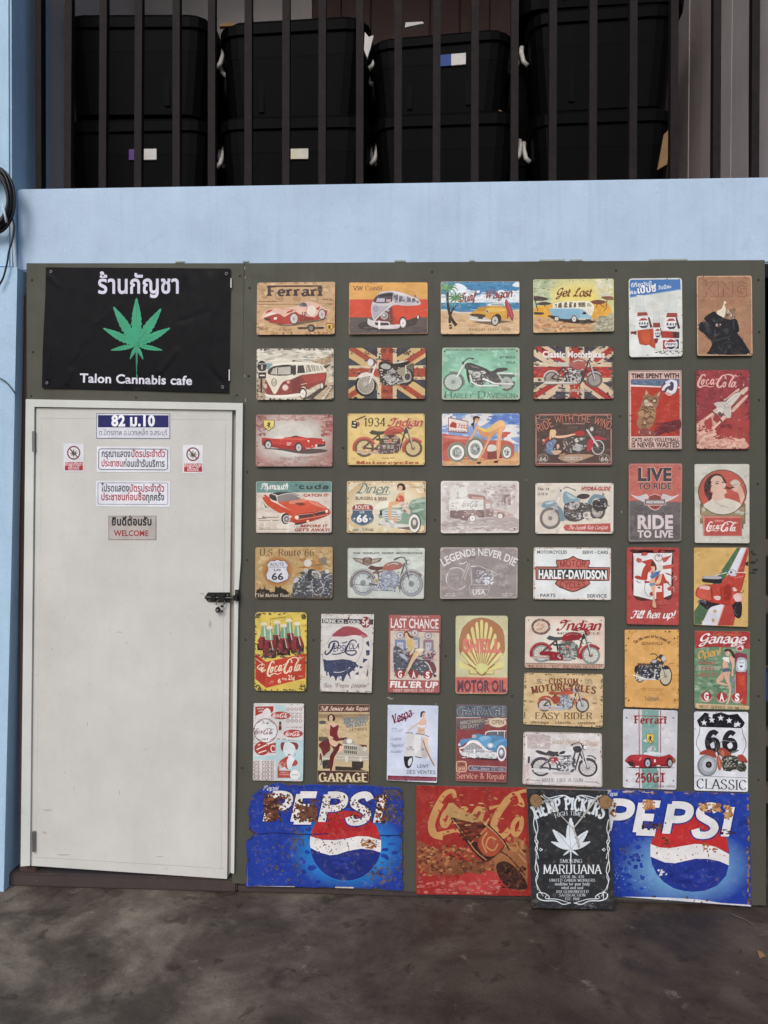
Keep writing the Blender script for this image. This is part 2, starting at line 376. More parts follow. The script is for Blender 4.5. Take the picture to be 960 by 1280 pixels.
class Sign:
    """a flat printed thing on the wall. Art is written in the pixels of a window (reg) of the photograph, wh wide and high"""
    def __init__(s, label, reg, wh, quad, bg, Y=-.0082, rad=2.6, th=.0012, edge=None, name='tin_sign', cat='tin sign',
                 group='printed tin signs on the grey panel', outline=None, mat=None, bend=None, plate='plate', lean=None):
        s.base, s.plate = None, plate
        s.reg, s.wh, s.Y, s.n, s.mat, s.bend, s.lean = reg, wh, Y, 0, mat or MP, bend, lean
        s.kx, s.ky = (reg[2]-reg[0])/wh[0], (reg[3]-reg[1])/wh[1]
        q = [(quad[i], quad[i+1]) for i in range(0, 8, 2)]; s.tilt = None
        if name == 'tin_sign':                              # each one hangs a little differently on its nails
            mid = at(sum(a[0] for a in q)/4, sum(a[1] for a in q)/4, Y); s.tilt = (rs.uniform(-.02, .02), rs.uniform(.002, .034), mid.x, mid.z)
        hull = outline or rquad(q, rad)
        cx = sum(p[0] for p in hull)/len(hull); cy = sum(p[1] for p in hull)/len(hull)
        s.hull = [(cx+(x-cx)*.992, cy+(y-cy)*.992) for x, y in rquad(q, rad)]
        b = (s.W(*q[2]) + s.W(*q[3]))/2
        s.root = empty(name, b, label, cat, group)
        W = [s.W(x, y) for x, y in hull]; n = len(W)
        if bend is None:
            vs = W + [p + Vector((0, th, 0)) for p in W]
            fs = [list(range(n)), list(range(2*n-1, n-1, -1))] + [[i, i+n, (i+1) % n + n, (i+1) % n] for i in range(n)]
            s.base = (vs, fs, [lin(bg)]*2 + [lin('8d8579')]*n)
        s.cur = None; s.buf = {}; s.dup = {}
        s.part('picture')
        if edge: s.frame(edge[0], edge[1], rad)
    def W(s, x, y):
        if not s.lean:
            v = at(x, y, s.Y)
            if s.tilt: v.y += s.tilt[0]*(v.x-s.tilt[2]) + s.tilt[1]*(v.z-s.tilt[3])
            return v
        z0, y0, z1, y1 = s.lean; k = (y1-y0)/(z1-z0); d = _f + CR*((x-480)/F_PX) - CU*((y-640)/F_PX)
        return CAM + d*((y0-CAM.y+(CAM.z-z0)*k)/(d.y-k*d.z))
    def part(s, nm): s.cur = nm; s.buf.setdefault(nm, ([], [], [])); return s
    def px(s, p): return (s.reg[0] + p[0]*s.kx, s.reg[1] + p[1]*s.ky)
    def add(s, pts, col, sub=0, px=False, part=None, cl=True):
        q = pts if px else [s.px(p) for p in pts]
        if cl: q = clip(q, s.hull)
        if len(q) < 3: return
        V, Fc, C = s.buf[part or s.cur]; b = len(V); y = 2e-5 + s.n*LAY + sub*5e-6
        for x, yy in q:
            v = s.W(x, yy); v.y -= y
            if s.bend: v.y += s.bend(v.x, v.z)
            V.append(v)
        Fc.append(list(range(b, b+len(q)))); C.append(lin(col))
    def p(s, col, *polys):
        for t in polys: s.n += 1; s.add(P_(t), col)
        return s
    def e(s, col, cx, cy, rx, ry=None, rot=0, n=22):
        ry = rx if ry is None else ry; s.n += 1; c, d = math.cos(R(rot)), math.sin(R(rot)); q = []
        for k in range(n):
            a = 2*math.pi*k/n; x, y = rx*math.cos(a), ry*math.sin(a); q.append((cx+x*c-y*d, cy+x*d+y*c))
        s.add(q, col); return s
    def l(s, col, wd, *lines):
        for t in lines:
            sm = isinstance(t, str) and t.startswith('~')
            q = [tuple(float(v) for v in a.split(',')) for a in t.lstrip('~').split()] if isinstance(t, str) else t
            if sm: q = cat(q, 5)
            s.n += 1
            ws = wd if isinstance(wd, tuple) else (wd, wd)
            for i, f in enumerate(ribbon(q, lambda i, dx, dy: (ws[0]+(ws[1]-ws[0])*i/max(1, len(q)-1))/2)): s.add(f, col, i % 3)
        return s
    def ring(s, col, cx, cy, rx, ry, wd, a0=0, a1=360, n=24, rot=0):
        q = []; c, d = math.cos(R(rot)), math.sin(R(rot))
        for k in range(n+1):
            a = R(a0 + (a1-a0)*k/n); x, y = rx*math.cos(a), -ry*math.sin(a); q.append((cx+x*c-y*d, cy+x*d+y*c))
        return s.l(col, wd, q)
    def frame(s, col, wd, rad=2.6, ins=.3):
        h = s.hull; n = len(h); cx = sum(p[0] for p in h)/n; cy = sum(p[1] for p in h)/n
        def sc(p, d):
            v = Vector((p[0]-cx, p[1]-cy)); ax = max(abs(q[0]-cx) for q in h); ay = max(abs(q[1]-cy) for q in h)
            return (cx+v.x*(1-d/ax), cy+v.y*(1-d/ay))
        A = [sc(p, ins) for p in h]; B = [sc(p, ins+wd) for p in h]; s.n += 1
        for i in range(n): s.add([A[i], A[(i+1) % n], B[(i+1) % n], B[i]], col, px=True)
        return s
    def fl(s, cols, n, x0, y0, x1, y1, a=10, b=None, el=False):
        """small worn flecks and painterly dabs"""
        b = b or a
        for k in range(n):
            x, y = random.uniform(x0, x1), random.uniform(y0, y1)
            if el and ((x-(x0+x1)/2)/((x1-x0)/2))**2 + ((y-(y0+y1)/2)/((y1-y0)/2))**2 > 1: continue
            if k % 12 == 0: s.n += 1
            ra, rb, ph = a*random.uniform(.5, 1.3), b*random.uniform(.5, 1.3), random.random()*6
            s.add([(x+ra*math.cos(ph+t)*random.uniform(.6, 1.15), y+rb*math.sin(ph+t)*random.uniform(.6, 1.15)) for t in (0, .9, 1.9, 2.9, 4, 5.2)],
                  random.choice(cols), k % 12)
        return s
    def wear(s, cols, n=40, a=9):
        W, H = s.wh
        for k in range(n):
            u = random.random()*2*(W+H)
            if u < W: x, y = u, random.uniform(0, .03)*H
            elif u < 2*W: x, y = u-W, H*(1-random.uniform(0, .03))
            elif u < 2*W+H: x, y = random.uniform(0, .03)*W, u-2*W
            else: x, y = W*(1-random.uniform(0, .03)), u-2*W-H
            s.fl(cols, 1, x-2, y-2, x+2, y+2, a*random.uniform(.6, 2), a*random.uniform(.5, 1.2))
        return s
    def dots(s, col='3a3530', r=7, ix=.035, iy=.055):
        W, H = s.wh
        for x in (W*ix, W*(1-ix)):
            for y in (H*iy, H*(1-iy)): s.e(col, x, y, r, r, n=8)
        return s
    def glow(s, c0, c1, cx, cy, rx, ry, k0=.2, n=9, wob=0):
        a, b = lin(c0), lin(c1)
        for i in range(n):
            t = (i+.5)/n; f = 1-(1-k0)*t
            s.e(tuple(a[j]+(b[j]-a[j])*t for j in range(3)), cx+random.uniform(-wob, wob), cy+random.uniform(-wob, wob), rx*f, ry*f, n=28)
        return s
    def t(s, txt, x, y, h, col, w=None, f='b', al='c', sl=0.0, arc=0, rot=0, out=None, part='lettering', dy=0):
        """text with its baseline at x, y; h = cap height; w stretches it; arc lifts the middle"""
        if part == 'lettering':
            k = s.dup[part] = s.dup.get(part, 0) + 1; part = '%s#%d' % (part, k)
        s.buf.setdefault(part, ([], [], []))
        g, gw = glyphs(txt, f); kx = (w/gw) if w else h/10; ky = h/10; fat = 0
        if f not in 'bBH' and ky > kx*1.12: fat = min(.5, (ky/kx-1)*.3); g, gw = glyphs(txt, f, fat)      # keep squeezed strokes readable
        for ex, cc in (((out[1], out[0]),) if out else ()) + ((0, col),):
            gg, gw2 = (glyphs(txt, f, ex+fat) if ex else (g, gw)); s.n += 1
            if f in 'bBH' and ex: k2 = (gw*kx)/gw2*1.01
            else: k2 = kx
            tw = gw*kx; ox = x - (tw/2 if al == 'c' else 0 if al == 'l' else tw)
            cr, sr = math.cos(R(rot)), math.sin(R(rot))
            for q, sub in gg:
                o = []
                for a, b in q:
                    px, py = a*k2, b*ky
                    if arc:
                        u = 2*px/tw-1; sp = 4*arc*u/tw; px, py = px + py*sp*.9, py + arc*(1-u*u)
                    if dy: py += dy*(px/tw)
                    px += py*sl if not arc else 0
                    px -= tw/2 if al == 'c' else 0 if al == 'l' else tw
                    o.append((x + px*cr + py*sr, y + px*sr - py*cr))
                s.add(o, cc, sub, part=part, cl=False)
            s.n += 4
        return s
    def sp(s, col, x, y, w, h, part='small_print', gap=.3):
        """a line too small to read: letter-sized dashes"""
        keep = s.cur; s.part(part); q = x; s.n += 1
        while q < x+w:
            a = h*random.uniform(.35, .75)
            if random.random() > .16: s.add([(q, y), (q+a, y), (q+a, y-h*random.uniform(.6, 1)), (q+a*.2, y-h*random.uniform(.6, 1))], col)
            q += a + h*gap
        s.part(keep); return s
    def done(s):
        if s.base:                                          # background print, wear and rust belong to the plate itself
            vs, fs, cs = s.base
            for nm, (V, Fc, C) in s.buf.items():
                if nm in ('picture', 'rust', 'scuff', 'ring_pattern', 'small_print'):
                    b = len(vs); vs = vs + V; fs = fs + [[i+b for i in f] for f in Fc]; cs = cs + C
            mesh_obj(s.plate, vs, fs, s.mat, s.root, cols=cs)
        for nm, (V, Fc, C) in s.buf.items():
            if Fc and not (s.base and nm in ('picture', 'rust', 'scuff', 'ring_pattern', 'small_print')): mesh_obj(nm.split('#')[0], V, Fc, s.mat, s.root, cols=C)
        return s.root
# ---------------------------------------------------------------- materials of the place
def concrete():
    n = N('stained_concrete', .82, .16)
    c = n.ramp(n.noise(2.3, 12, .68, dist=.3), [(.3, '38312b'), (.44, '554c44'), (.56, '746a5e'), (.7, '948a7b')])
    sx = n.t.nodes.new('ShaderNodeSeparateXYZ'); n.link(n.pos, sx.inputs[0])
    ad = n.t.nodes.new('ShaderNodeMath'); ad.operation = 'MULTIPLY_ADD'; n.link(sx.outputs[0], ad.inputs[0]); ad.inputs[1].default_value = .16; n.link(n.noise(1.1, 6, .6), ad.inputs[2])
    c = n.mix(n.ramp(ad.outputs[0], [(.42, 0.0), (.58, .72)]), c, '3f332d')                     # oily brown half
    c = n.mix(n.ramp(n.noise(3.1, 10, .66, dist=.5), [(.51, 0.0), (.62, .6)]), c, '2e2722')    # old damp stains
    c = n.mix(n.ramp(n.noise(13, 6, .6, dist=.4), [(.6, 0.0), (.67, .55)]), c, '2b241f')         # dark spots
    c = n.mix(n.ramp(n.noise(7, 10, .75), [(.6, 0.0), (.68, .4)]), c, 'a49a8b')                  # worn pale cement
    c = n.mix(n.ramp(n.noise(60, 4, .6), [(.7, 0.0), (.74, .55)]), c, '1f1b19')                  # pits and grit
    c = n.mix(n.ramp(n.noise(95, 3, .6), [(.72, 0.0), (.75, .5)]), c, 'b0a799')
    c = n.mix(1.0, c, n.ramp(n.noise(160, 6, .75), [(.3, .72), (.7, 1.22)]), 'MULTIPLY')
    n.col(c); n.rough(n.ramp(n.noise(3.1, 10, .66, dist=.5), [(.5, .8), (.6, .45)])); n.bump(n.noise(70, 10, .75), .5, .008); return n.m
M_FLOOR = concrete()
def painted(name, c, dirt, rough=.55, spots=None, bump=.15, streak=.16):
    n = N(name, rough, .3)
    k = n.mix(1.0, c, n.ramp(n.noise(3, 8, .65), [(.3, .88), (.7, 1.06)]), 'MULTIPLY')
    k = n.mix(n.ramp(n.noise(11, 10, .72, dist=.5), [(.58, 0.0), (.7, .32)]), k, dirt)
    k = n.mix(n.ramp(n.noise(26, 8, .7, (1, 1, .05)), [(.5, 0.0), (.7, streak)]), k, dirt)          # rain and hand streaks
    k = n.mix(n.ramp(n.noise(70, 4, .6), [(.69, 0.0), (.73, .6)]), k, spots or dirt)
    k = n.mix(n.ramp(n.noise(34, 12, .8), [(.66, 0.0), (.69, .5)]), k, spots or dirt)               # scuffs
    k = n.mix(1.0, k, n.ramp(n.noise(300, 4, .7), [(.3, .94), (.7, 1.05)]), 'MULTIPLY')
    n.col(k); n.rough(n.ramp(n.noise(8, 6, .6), [(.3, rough-.1), (.7, rough+.15)])); n.bump(n.noise(60, 8, .75), bump, .004); return n.m
M_BLUE = painted('pale_blue_wall_paint', 'b4c8dc', '9aaec2', .7, '7f91a2', .5, .3)
M_BLUED = painted('blue_column_paint', 'acc8de', '8ea9be', .65, '667f94', .6, .4)
M_PANEL = painted('grey_green_panel_paint', '4e4d43', '434138', .6, '39362f', .2, .35)
M_DOOR = painted('off_white_door', 'cac8c2', 'b6b0a6', .5, '958d82', .14, .14)
M_FRAME = painted('white_pvc_frame', 'cfd0c9', 'b2b0a6', .45, 'a09a8c', .04)
M_BROWN = painted('brown_post_paint', '4b3733', '3c2c29', .6, '6b4a38', .2)
M_SILL = painted('dusty_sill', '443b39', '302927', .85, '75695f', .3)
M_IRON = flat('dark_iron_bar', '1d1514', .7, .2, .1, .5, 40)
M_TUB = flat('black_plastic', '060506', .55, .05, 0, .2, 8)
M_BACK = painted('dim_plaster', 'b4aca8', '948c88', .9, '7a7470', .2)
M_PLANK = painted('dark_timber', '4c3b38', '382b29', .85, '3a2c2a', .3)
M_BOARD = painted('grey_board_wall', 'cabfbe', 'a59a9a', .85, '7a6f70', .2)
M_BLACKM = flat('black_metal', '0e0d0e', .38, .5, .2)
M_STEEL = flat('dull_steel', '8b8a86', .35, .5, .8)
M_CABLE = flat('black_cable', '0d0e11', .45, .4)
M_WHITE = flat('white_conduit', 'b9c4ce', .5)
M_GRIP = flat('pale_handle_plastic', 'c9c4bd', .45, .5)
M_CARD = flat('brown_cardboard', '8a6a48', .9)
M_RED = flat('red_paint', '8f2620', .45, .4)
M_DBLUE = flat('blue_plastic', '243a5c', .5, .4)
M_TIMBER = flat('pale_timber', '5d5147', .85, .2, 0, .3)
M_LABEL = flat('paper_label', 'd4d0c8', .6)
M_CORK = flat('cork', '8f6f4e', .9, .2, 0, .35, 90)
M_ROPE = flat('pale_cord', 'b9b4ad', .9, .2, 0, .3, 120)
M_RUST = flat('rusty_steel', '3a302a', .85, .2, .1, .4, 60)

# ---------------------------------------------------------------- ground
g = MB(); g.b.faces.new([g.b.verts.new(p) for p in ((-600, -600, 0), (600, -600, 0), (600, 600, 0), (-600, 600, 0))])
tag(g.build('floor', M_FLOOR), kind='structure')
tag(MB().box(-1.72, -.715, .004, .16, .002, .055, .006).build('threshold', M_SILL), kind='structure')
tag(MB().box(-.713, 1.30, .006, .16, .002, .034, .006).build('kerb', M_SILL), kind='structure')

# ---------------------------------------------------------------- walls
def zz(px, py, Y=0): return at(px, py, Y).z
def xx(px, py, Y=0): return at(px, py, Y).x
ZB0, ZB1 = 2.452, 2.778
b = empty('painted_beam', (0, .1, ZB0), 'pale blue painted concrete beam running across above the grey panel', 'beam')
mb = MB(); mb.box(-1.606, 2.6, .022, .215, ZB0, ZB1, .006); mb.build('beam_body', M_BLUE, b)
s1 = MB()                                                  # chipped putty where the panel meets the beam
for px, a in ((500, 26), (690, 60), (720, 30), (835, 90), (590, 12), (225, 22), (307, 14)):
    p = at(px, 326 - (px-500)*.004, .02); s1.box(p.x-a*.0008, p.x+a*.0008, .0165, .0245, p.z-.004, p.z+.002)
s1.build('filler_smear', flat('old_filler', '9aa39b', .9), b)
c = empty('blue_column', (-1.75, .1, 0), 'pale blue plastered column at the left edge beside the door', 'column')
mb = MB(); q1, q2, q3 = at(4.5, 1105, -.035), at(14.5, 690, -.035), at(21.5, 345, -.035); mb.prism([(-2.6, -.035, 0), (q1.x, -.035, 0), (q2.x, -.035, q2.z), (q3.x, -.035, q3.z), (q3.x, -.035, 2.45), (-2.6, -.035, 2.45)], (0, .3, 0)); mb.build('lower_shaft', M_BLUED, c)
mb = MB(); mb.box(-2.6, -1.606, -.02, .30, 2.452, 5.1, .008); mb.build('upper_shaft', M_BLUED, c)
mb = MB(); mb.tube([(-1.592, -.008, 2.44), (-1.6, -.014, 2.6), (-1.612, -.03, 2.74)], .007); mb.build('conduit', M_WHITE, c)
p = tag(MB().box(-1.60, -1.53, .02, .10, .0, 2.36, .004).build('steel_post', M_BROWN), 'dark brown steel post between the blue column and the door frame', 'post')
# right of the panel: a dark bay with a timber rack
r = empty('timber_rack', (1.6, .6, 0), 'rough timber rack standing in the dark bay right of the grey panel', 'rack')
for z in (.28, .52, .78, 1.08, 1.32): MB().box(1.25, 2.3, .32, .38, z, z+.07).build('slat', M_TIMBER, r)
for x in (1.28, 2.2): MB().box(x, x+.06, .383, .44, 0, 1.7).build('upright', M_TIMBER, r)
tag(MB().tube([(1.345, .24, 0.62), (1.36, .25, .95), (1.34, .25, 1.18)], [.035, .045, .02], 12).build('red_canister', M_RED, smooth=True), 'red canister hanging in the dark gap right of the panel', 'canister')
tag(MB().box(1.27, 1.7, .18, .29, .74, .86, .01).build('blue_crate', M_DBLUE), 'dark blue crate on the rack right of the panel', 'crate')
bw = tag(MB().box(1.2, 3.2, 1.1, 1.2, 0, 2.655).build('bay_back_wall', flat('dark_bay_wall', '2b2524', .9)), 'dark wall at the back of the bay behind the timber rack', 'wall')

# ---------------------------------------------------------------- loft behind the grille
tag(MB().box(-2.2, 2.6, .22, 2.0, 2.66, 2.76).build('loft_floor', M_PLANK), kind='structure')
tag(MB().box(-2.3, 3.0, .06, 2.2, 5.0, 5.07).build('loft_ceiling', M_PLANK), kind='structure')
tag(MB().box(-2.3, -.62, 1.35, 1.45, 2.76, 4.99).build('plaster_wall', M_BACK), 'pale dim plaster wall behind the leftmost stack of tubs', 'wall')
pw = empty('plank_wall', (.3, 1.3, 2.76), 'dark brown upright plank wall behind the middle tubs', 'wall')
MB().box(-.618, 1.6, 1.362, 1.40, 2.76, 4.98).build('backing', M_PLANK, pw)
for k in range(13): MB().box(-.615+k*.165, -.455+k*.165, 1.33+random.uniform(0, .02), 1.36, 2.76, 4.98, .004).build('plank', M_PLANK, pw)
sw = empty('board_wall', (1.42, .8, 2.76), 'grey boarded side wall at the right end of the loft', 'wall')
for k in range(6): MB().box(1.40+random.uniform(-.004, .004), 1.43, .22+k*.19, .405+k*.19, 2.762, 4.98, .003).build('board', M_BOARD, sw)
tag(MB().box(-1.74, -1.62, .302, 1.34, 2.762, 4.98).build('left_end_wall', painted('end_wall_plaster', 'd0c8c4', 'a8a09c', .9, '8a8480', .2)), 'dim grey end wall at the left of the loft beside the grille', 'wall')
# grille
gr = empty('window_grille', (0, .1, ZB1), 'row of dark upright iron bars across the loft opening above the beam', 'grille')
for x0 in (88, 131.5, 175.5, 221.5, 265.5, 311, 358, 403, 449.8, 497.5, 545.5, 593, 642.5, 690, 740, 789, 840, 890, 938):
    dx = (8 if x0 < 100 else 4 if x0 < 240 else 1) if x0 < 300 else (-5 if x0 > 860 else -2 if x0 > 800 else 0)
    A, B = at(x0-2 if x0 < 200 else x0+(4 if x0 > 860 else 1 if x0 > 780 else 0), 232, .1), at(x0+(2 if x0 < 200 else 0)+(4 if x0 > 860 else 1 if x0 > 780 else 0), -60, .1)
    A = Vector((A.x, .1, ZB1-.004)); wd = .0146
    Mx = MB(); Mx.prism([(A.x-wd, .085, A.z), (A.x+wd, .085, A.z), (B.x+wd, .085, 4.9), (B.x-wd, .085, 4.9)], (0, .03, 0)); Mx.build('bar', M_IRON, gr)
x = at(53, 100, .12).x
MB().box(x-.012, x+.012, .085, .125, ZB1, 4.9).build('frame_post', M_IRON, gr)
# tubs
def tub(px, top, wpx, Y, label, lab=None, ang=0.0, h=.43, dep=.42, lid=True, lidc=0):
    A, B = at(px, top, Y), at(px+wpx, top, Y); wd = (B-A).length; zt = A.z
    t = empty('storage_tub', ((A.x+B.x)/2, Y+dep/2, zt-h), label, 'plastic tub', 'black storage tubs stacked in the loft', ang)
    def ringv(w2, d2, z, r=.1):
        o = []
        for sx, sy, a0 in ((1, 1, 0), (-1, 1, 90), (-1, -1, 180), (1, -1, 270)):
            for k in range(5):
                a = R(a0+k*22.5); o.append((sx*(w2-r)+r*math.cos(a), sy*(d2-r)+r*math.sin(a), z))
        return o
    def loft(name, secs, cap=True, mat=M_TUB):
        vs = []; fs = []
        for sc in secs: vs += sc
        n = len(secs[0])
        for i in range(len(secs)-1):
            for k in range(n): fs.append([i*n+k, i*n+(k+1) % n, (i+1)*n+(k+1) % n, (i+1)*n+k])
        fs.append(list(range(n))[::-1])
        if cap: fs.append([(len(secs)-1)*n+k for k in range(n)])
        return mesh_obj(name, vs, fs, mat, t, world=False)
    w2, d2 = wd/2, dep/2
    loft('body', [ringv(w2*.88, d2*.86, 0, .09), ringv(w2*.945, d2*.93, h*.62, .09), ringv(w2*.95, d2*.935, h*.64, .09), ringv(w2*.965, d2*.95, h*.9, .09)])
    loft('lid', [ringv(w2*.97, d2*.97, h*.86), ringv(w2, d2, h*.87), ringv(w2, d2, h*.97), ringv(w2*.97, d2*.97, h), ringv(w2*.88, d2*.88, h*1.0), ringv(w2*.86, d2*.86, h*.985)])
    for sx in (-1, 1):
        hm = MB(); q = [(sx*(w2*.96), -d2*.35, h*.62), (sx*(w2*1.02), -d2*.36, h*.66), (sx*(w2*1.05), -d2*.3, h*.78), (sx*(w2*1.04), -d2*.2, h*.86)]
        hm.tube(q, .011); hm.build('handle', M_GRIP, t, world=False, smooth=True)
    for k in (.25, .75):                                    # moulded ribs on the front
        MB().box(-w2*.8+w2*1.6*k-.012, -w2*.8+w2*1.6*k+.012, -d2*.905, -d2*.86, h*.08, h*.6).build('rib', M_TUB, t, world=False)
    if lab:
        x, z, lw, lh, c1, c2 = lab; o = mesh_obj
        def card(name, x0, x1, c):
            o(name, [(x0, -d2*.965, z), (x1, -d2*.965, z), (x1, -d2*.965, z+lh), (x0, -d2*.965, z+lh), (x0, -d2*.85, z), (x1, -d2*.85, z), (x1, -d2*.85, z+lh), (x0, -d2*.85, z+lh)],
              [[0, 1, 2, 3], [0, 3, 7, 4], [1, 5, 6, 2], [3, 2, 6, 7], [0, 4, 5, 1]], flat('label_'+name, c, .6), t, world=False)
        card('sticker', x, x+lw*.46, c1); card('sticker', x+lw*.462, x+lw, c2)
    return t
tub(74, 150, 190, .42, 'lower black tub with a purple and white sticker, leftmost stack', (-.03, .25, .125, .048, '59357a', 'd8d4cc'))
tub(72, 20, 190, .42, 'upper black tub on top of the leftmost stack', None, R(2))
tub(268, 146, 196, .45, 'lower black tub with a small cream label, second stack from the left', (-.02, .24, .09, .045, 'd6cfb4', 'd9d3c0'))
tub(270, 26, 194, .45, 'upper black tub under the brown planks, second stack from the left', None, R(-3))
tub(466, 142, 186, .47, 'lower black tub with a scrap of cardboard on its lid, third stack from the left', None, R(-2))
tub(462, 44, 186, .47, 'upper black tub with a blue and white sticker, third stack from the left', (.0, .2, .12, .05, '2c4a8c', 'dad6ce'), R(-6), h=.34)
tub(666, 138, 184, .46, 'lower black tub in the rightmost stack beside the grey boards', None, R(-2))
tub(664, 10, 190, .46, 'upper black tub on top of the rightmost stack', None, R(-4))
tub(640, 10-128, 240, .5, 'topmost black tub, third in the rightmost stack, cut by the photo edge', None, R(-3))
for x0, y0, lab in ((180, 60, 'back row black tub filling the gap between the first and second stacks'), (372, 70, 'back row black tub filling the gap between the second and third stacks'), (566, 76, 'back row black tub filling the gap between the third and rightmost stacks')):  # back row added as dark fill for the shaded gaps
    tub(x0, y0, 168, .92, lab, None, 0, .5, .36)
    tub(x0, y0+118, 168, .92, lab.replace('back row black tub', 'lower back row black tub'), None, 0, .46, .36)
tag(MB().prism([at(593, 138, .5), at(628, 139, .5), at(612, 131, .5), at(600, 129, .5)], (0, .08, 0)).build('cardboard_scrap', M_CARD), 'brown scrap of cardboard lying on a tub lid behind the bars', 'cardboard')
tag(MB().prism([at(822, 212, .40), at(830, 168, .42), at(838, 160, .42), at(834, 205, .40)], (0, .01, 0)).build('cardboard_flap', M_CARD), 'folded tan cardboard flap in front of the rightmost tubs', 'cardboard')

for nm, lab, pts, Yd, mt in (('card_piece', 'pale folded card on top of the second stack of tubs', [(274, 33), (296, 32), (294, 28), (276, 29)], .47, M_CARD), ('card_piece', 'pale folded card on top of the third stack of tubs', [(506, 34), (530, 29), (528, 27), (507, 28)], .47, M_LABEL),
                         ('cloth_strap', 'pale cloth strap between the second and third stacks of tubs', [(455, 62), (459, 72), (463, 60), (467, 44), (461, 46), (456, 40)], .40, M_GRIP)):
    tag(MB().prism([at(x, y, Yd) for x, y in pts], (0, .02, 0)).build(nm, mt), lab, nm.split('_')[0])
# ---------------------------------------------------------------- grey panels
def board(name, pts, label, screws):
    t = empty(name, at(*pts[-1], 0), label, 'panel')
    MB().prism([at(x, y, 0) for x, y in pts], (0, .018, 0)).build('sheet', M_PANEL, t)
    for x, y in screws:
        p = at(x, y, 0); mb = MB(); mb.tube([(p.x, .004, p.z), (p.x, -.0015, p.z)], .0042, 7); mb.build('screw', M_RUST, t)
    return t
gp = board('grey_panel', [(305.6, 329), (956, 325), (957, 600), (957.5, 1132), (700, 1122), (503, 1114), (290, 1104), (292.5, 1000), (303, 505)],
      'large grey board holding the rows of tin signs', [(312, 360), (311, 470), (309, 590), (309, 700), (307, 800), (303, 960), (948, 350), (949, 415), (949, 500), (947, 605), (946, 700), (949, 800), (948, 870), (948, 975), (540, 340), (770, 338), (429, 560), (544, 650), (660, 700), (775, 520), (392, 800), (557, 820), (640, 870)])
M_GREASE = flat('black_grease', '2a2823', .7); M_PUTTY = flat('pale_filler', 'a3a394', .9)
def mark(cx, cy, rx, ry, mat, nm, n=11):                                                        # a thin dab on the panel
    q = [at(cx+rx*random.uniform(.6, 1.1)*math.cos(6.283*k/n), cy+ry*random.uniform(.6, 1.1)*math.sin(6.283*k/n), 0) for k in range(n)]
    MB().prism([p + Vector((0, .0003, 0)) for p in q], (0, -.0009, 0)).build(nm, mat, gp)
for cx, cy, rx, ry in ((943, 693, 3.5, 1.6), (941, 703, 5, 2), (944, 712, 4, 2.4), (941, 716, 5, 1.2), (940, 690, 1.5, 3)): mark(cx, cy, rx, ry, M_GREASE, 'grease_smear')
for cx, cy, rx, ry in ((486, 872, 3, .8), (489, 873.5, 3, .7), (306, 335, .5, 3), (306.5, 347, .4, 2), (306, 470, .5, 2), (545, 880, .5, 1.6), (777, 640, .5, 2), (658, 600, .4, 1.2), (307, 500, .5, 3)): mark(cx, cy, rx, ry, M_PUTTY, 'filler_dab')
for k in range(46): 
    x, y = random.choice([(427, random.uniform(340, 760)), (543, random.uniform(340, 760)), (658, random.uniform(340, 760)), (776, random.uniform(340, 980)), (861, random.uniform(340, 980)), (random.uniform(315, 650), 872), (310, random.uniform(350, 1000)), (random.uniform(320, 770), 345)]); mark(x+random.uniform(-3, 3), y, random.uniform(.25, .6), random.uniform(.25, .6), M_GREASE, 'nail_hole', 7)
board('door_head_panel', [(33, 329), (305, 329), (303, 504), (33.5, 500)], 'smaller grey board above the door, behind the black banner', [(40, 350), (41, 440), (39, 495), (170, 497), (296, 494), (300, 345)])

# ---------------------------------------------------------------- door
d = empty('door', at(165, 1090, 0), 'plain off-white door in a white frame, bolted shut', 'door')
def slab(name, pts, y0, dep, mat, par): MB().prism([at(x, y, 0) + Vector((0, y0, 0)) for x, y in pts], (0, dep, 0)).build(name, mat, par)
slab('door_frame', [(34.5, 499.5), (304.5, 504.5), (296, 513), (45, 509)], -.014, .05, M_FRAME, d)
slab('door_frame', [(34.5, 499.5), (45, 509), (39.5, 1080), (28, 1081)], -.014, .05, M_FRAME, d)
slab('door_frame', [(304.5, 504.5), (302, 700), (299, 740), (293.5, 1090), (289.6, 1089), (294, 740), (296, 513)], -.014, .05, M_FRAME, d)
slab('stop_strip', [(295.6, 513), (294, 740), (289.4, 1089), (284.5, 1096), (288, 740), (291, 512)], .012, .03, painted('strip_grey', 'a39c92', '8a8378', .5), d)  # stop strip in a darker grey than the frame
leafo = empty('leaf', (0, 0, 0)); leafo.parent = d; leafo.location = (0, 0, 0)
LP = [(46, 510), (290.5, 512.5), (287.5, 740), (284, 1098), (39.5, 1081.5)]
MB().prism([at(x, y, 0) + Vector((0, -.004, 0)) for x, y in LP], (0, .04, 0)).build('door_leaf', M_DOOR, d)
bpy.data.objects.remove(leafo)
LO = bpy.data.objects['door_leaf']
def bead(pts, w=.0022):
    MB().tube([at(x, y, 0)+Vector((0, -.0034, 0)) for x, y in pts], w, 6).build('panel_groove', flat('groove', 'a8a399', .6), d)
bead([(52, 523), (283, 525)], .001); bead([(46, 1071), (280, 1085)], .0012); bead([(282.5, 530), (280, 740), (277, 1084)], .001); bead([(53, 530), (45.5, 1068)], .0008)
M_SCUFF = flat('door_scuff', 'b2aca1', .6); M_SCUF2 = flat('dark_scuff', '8b857b', .6)
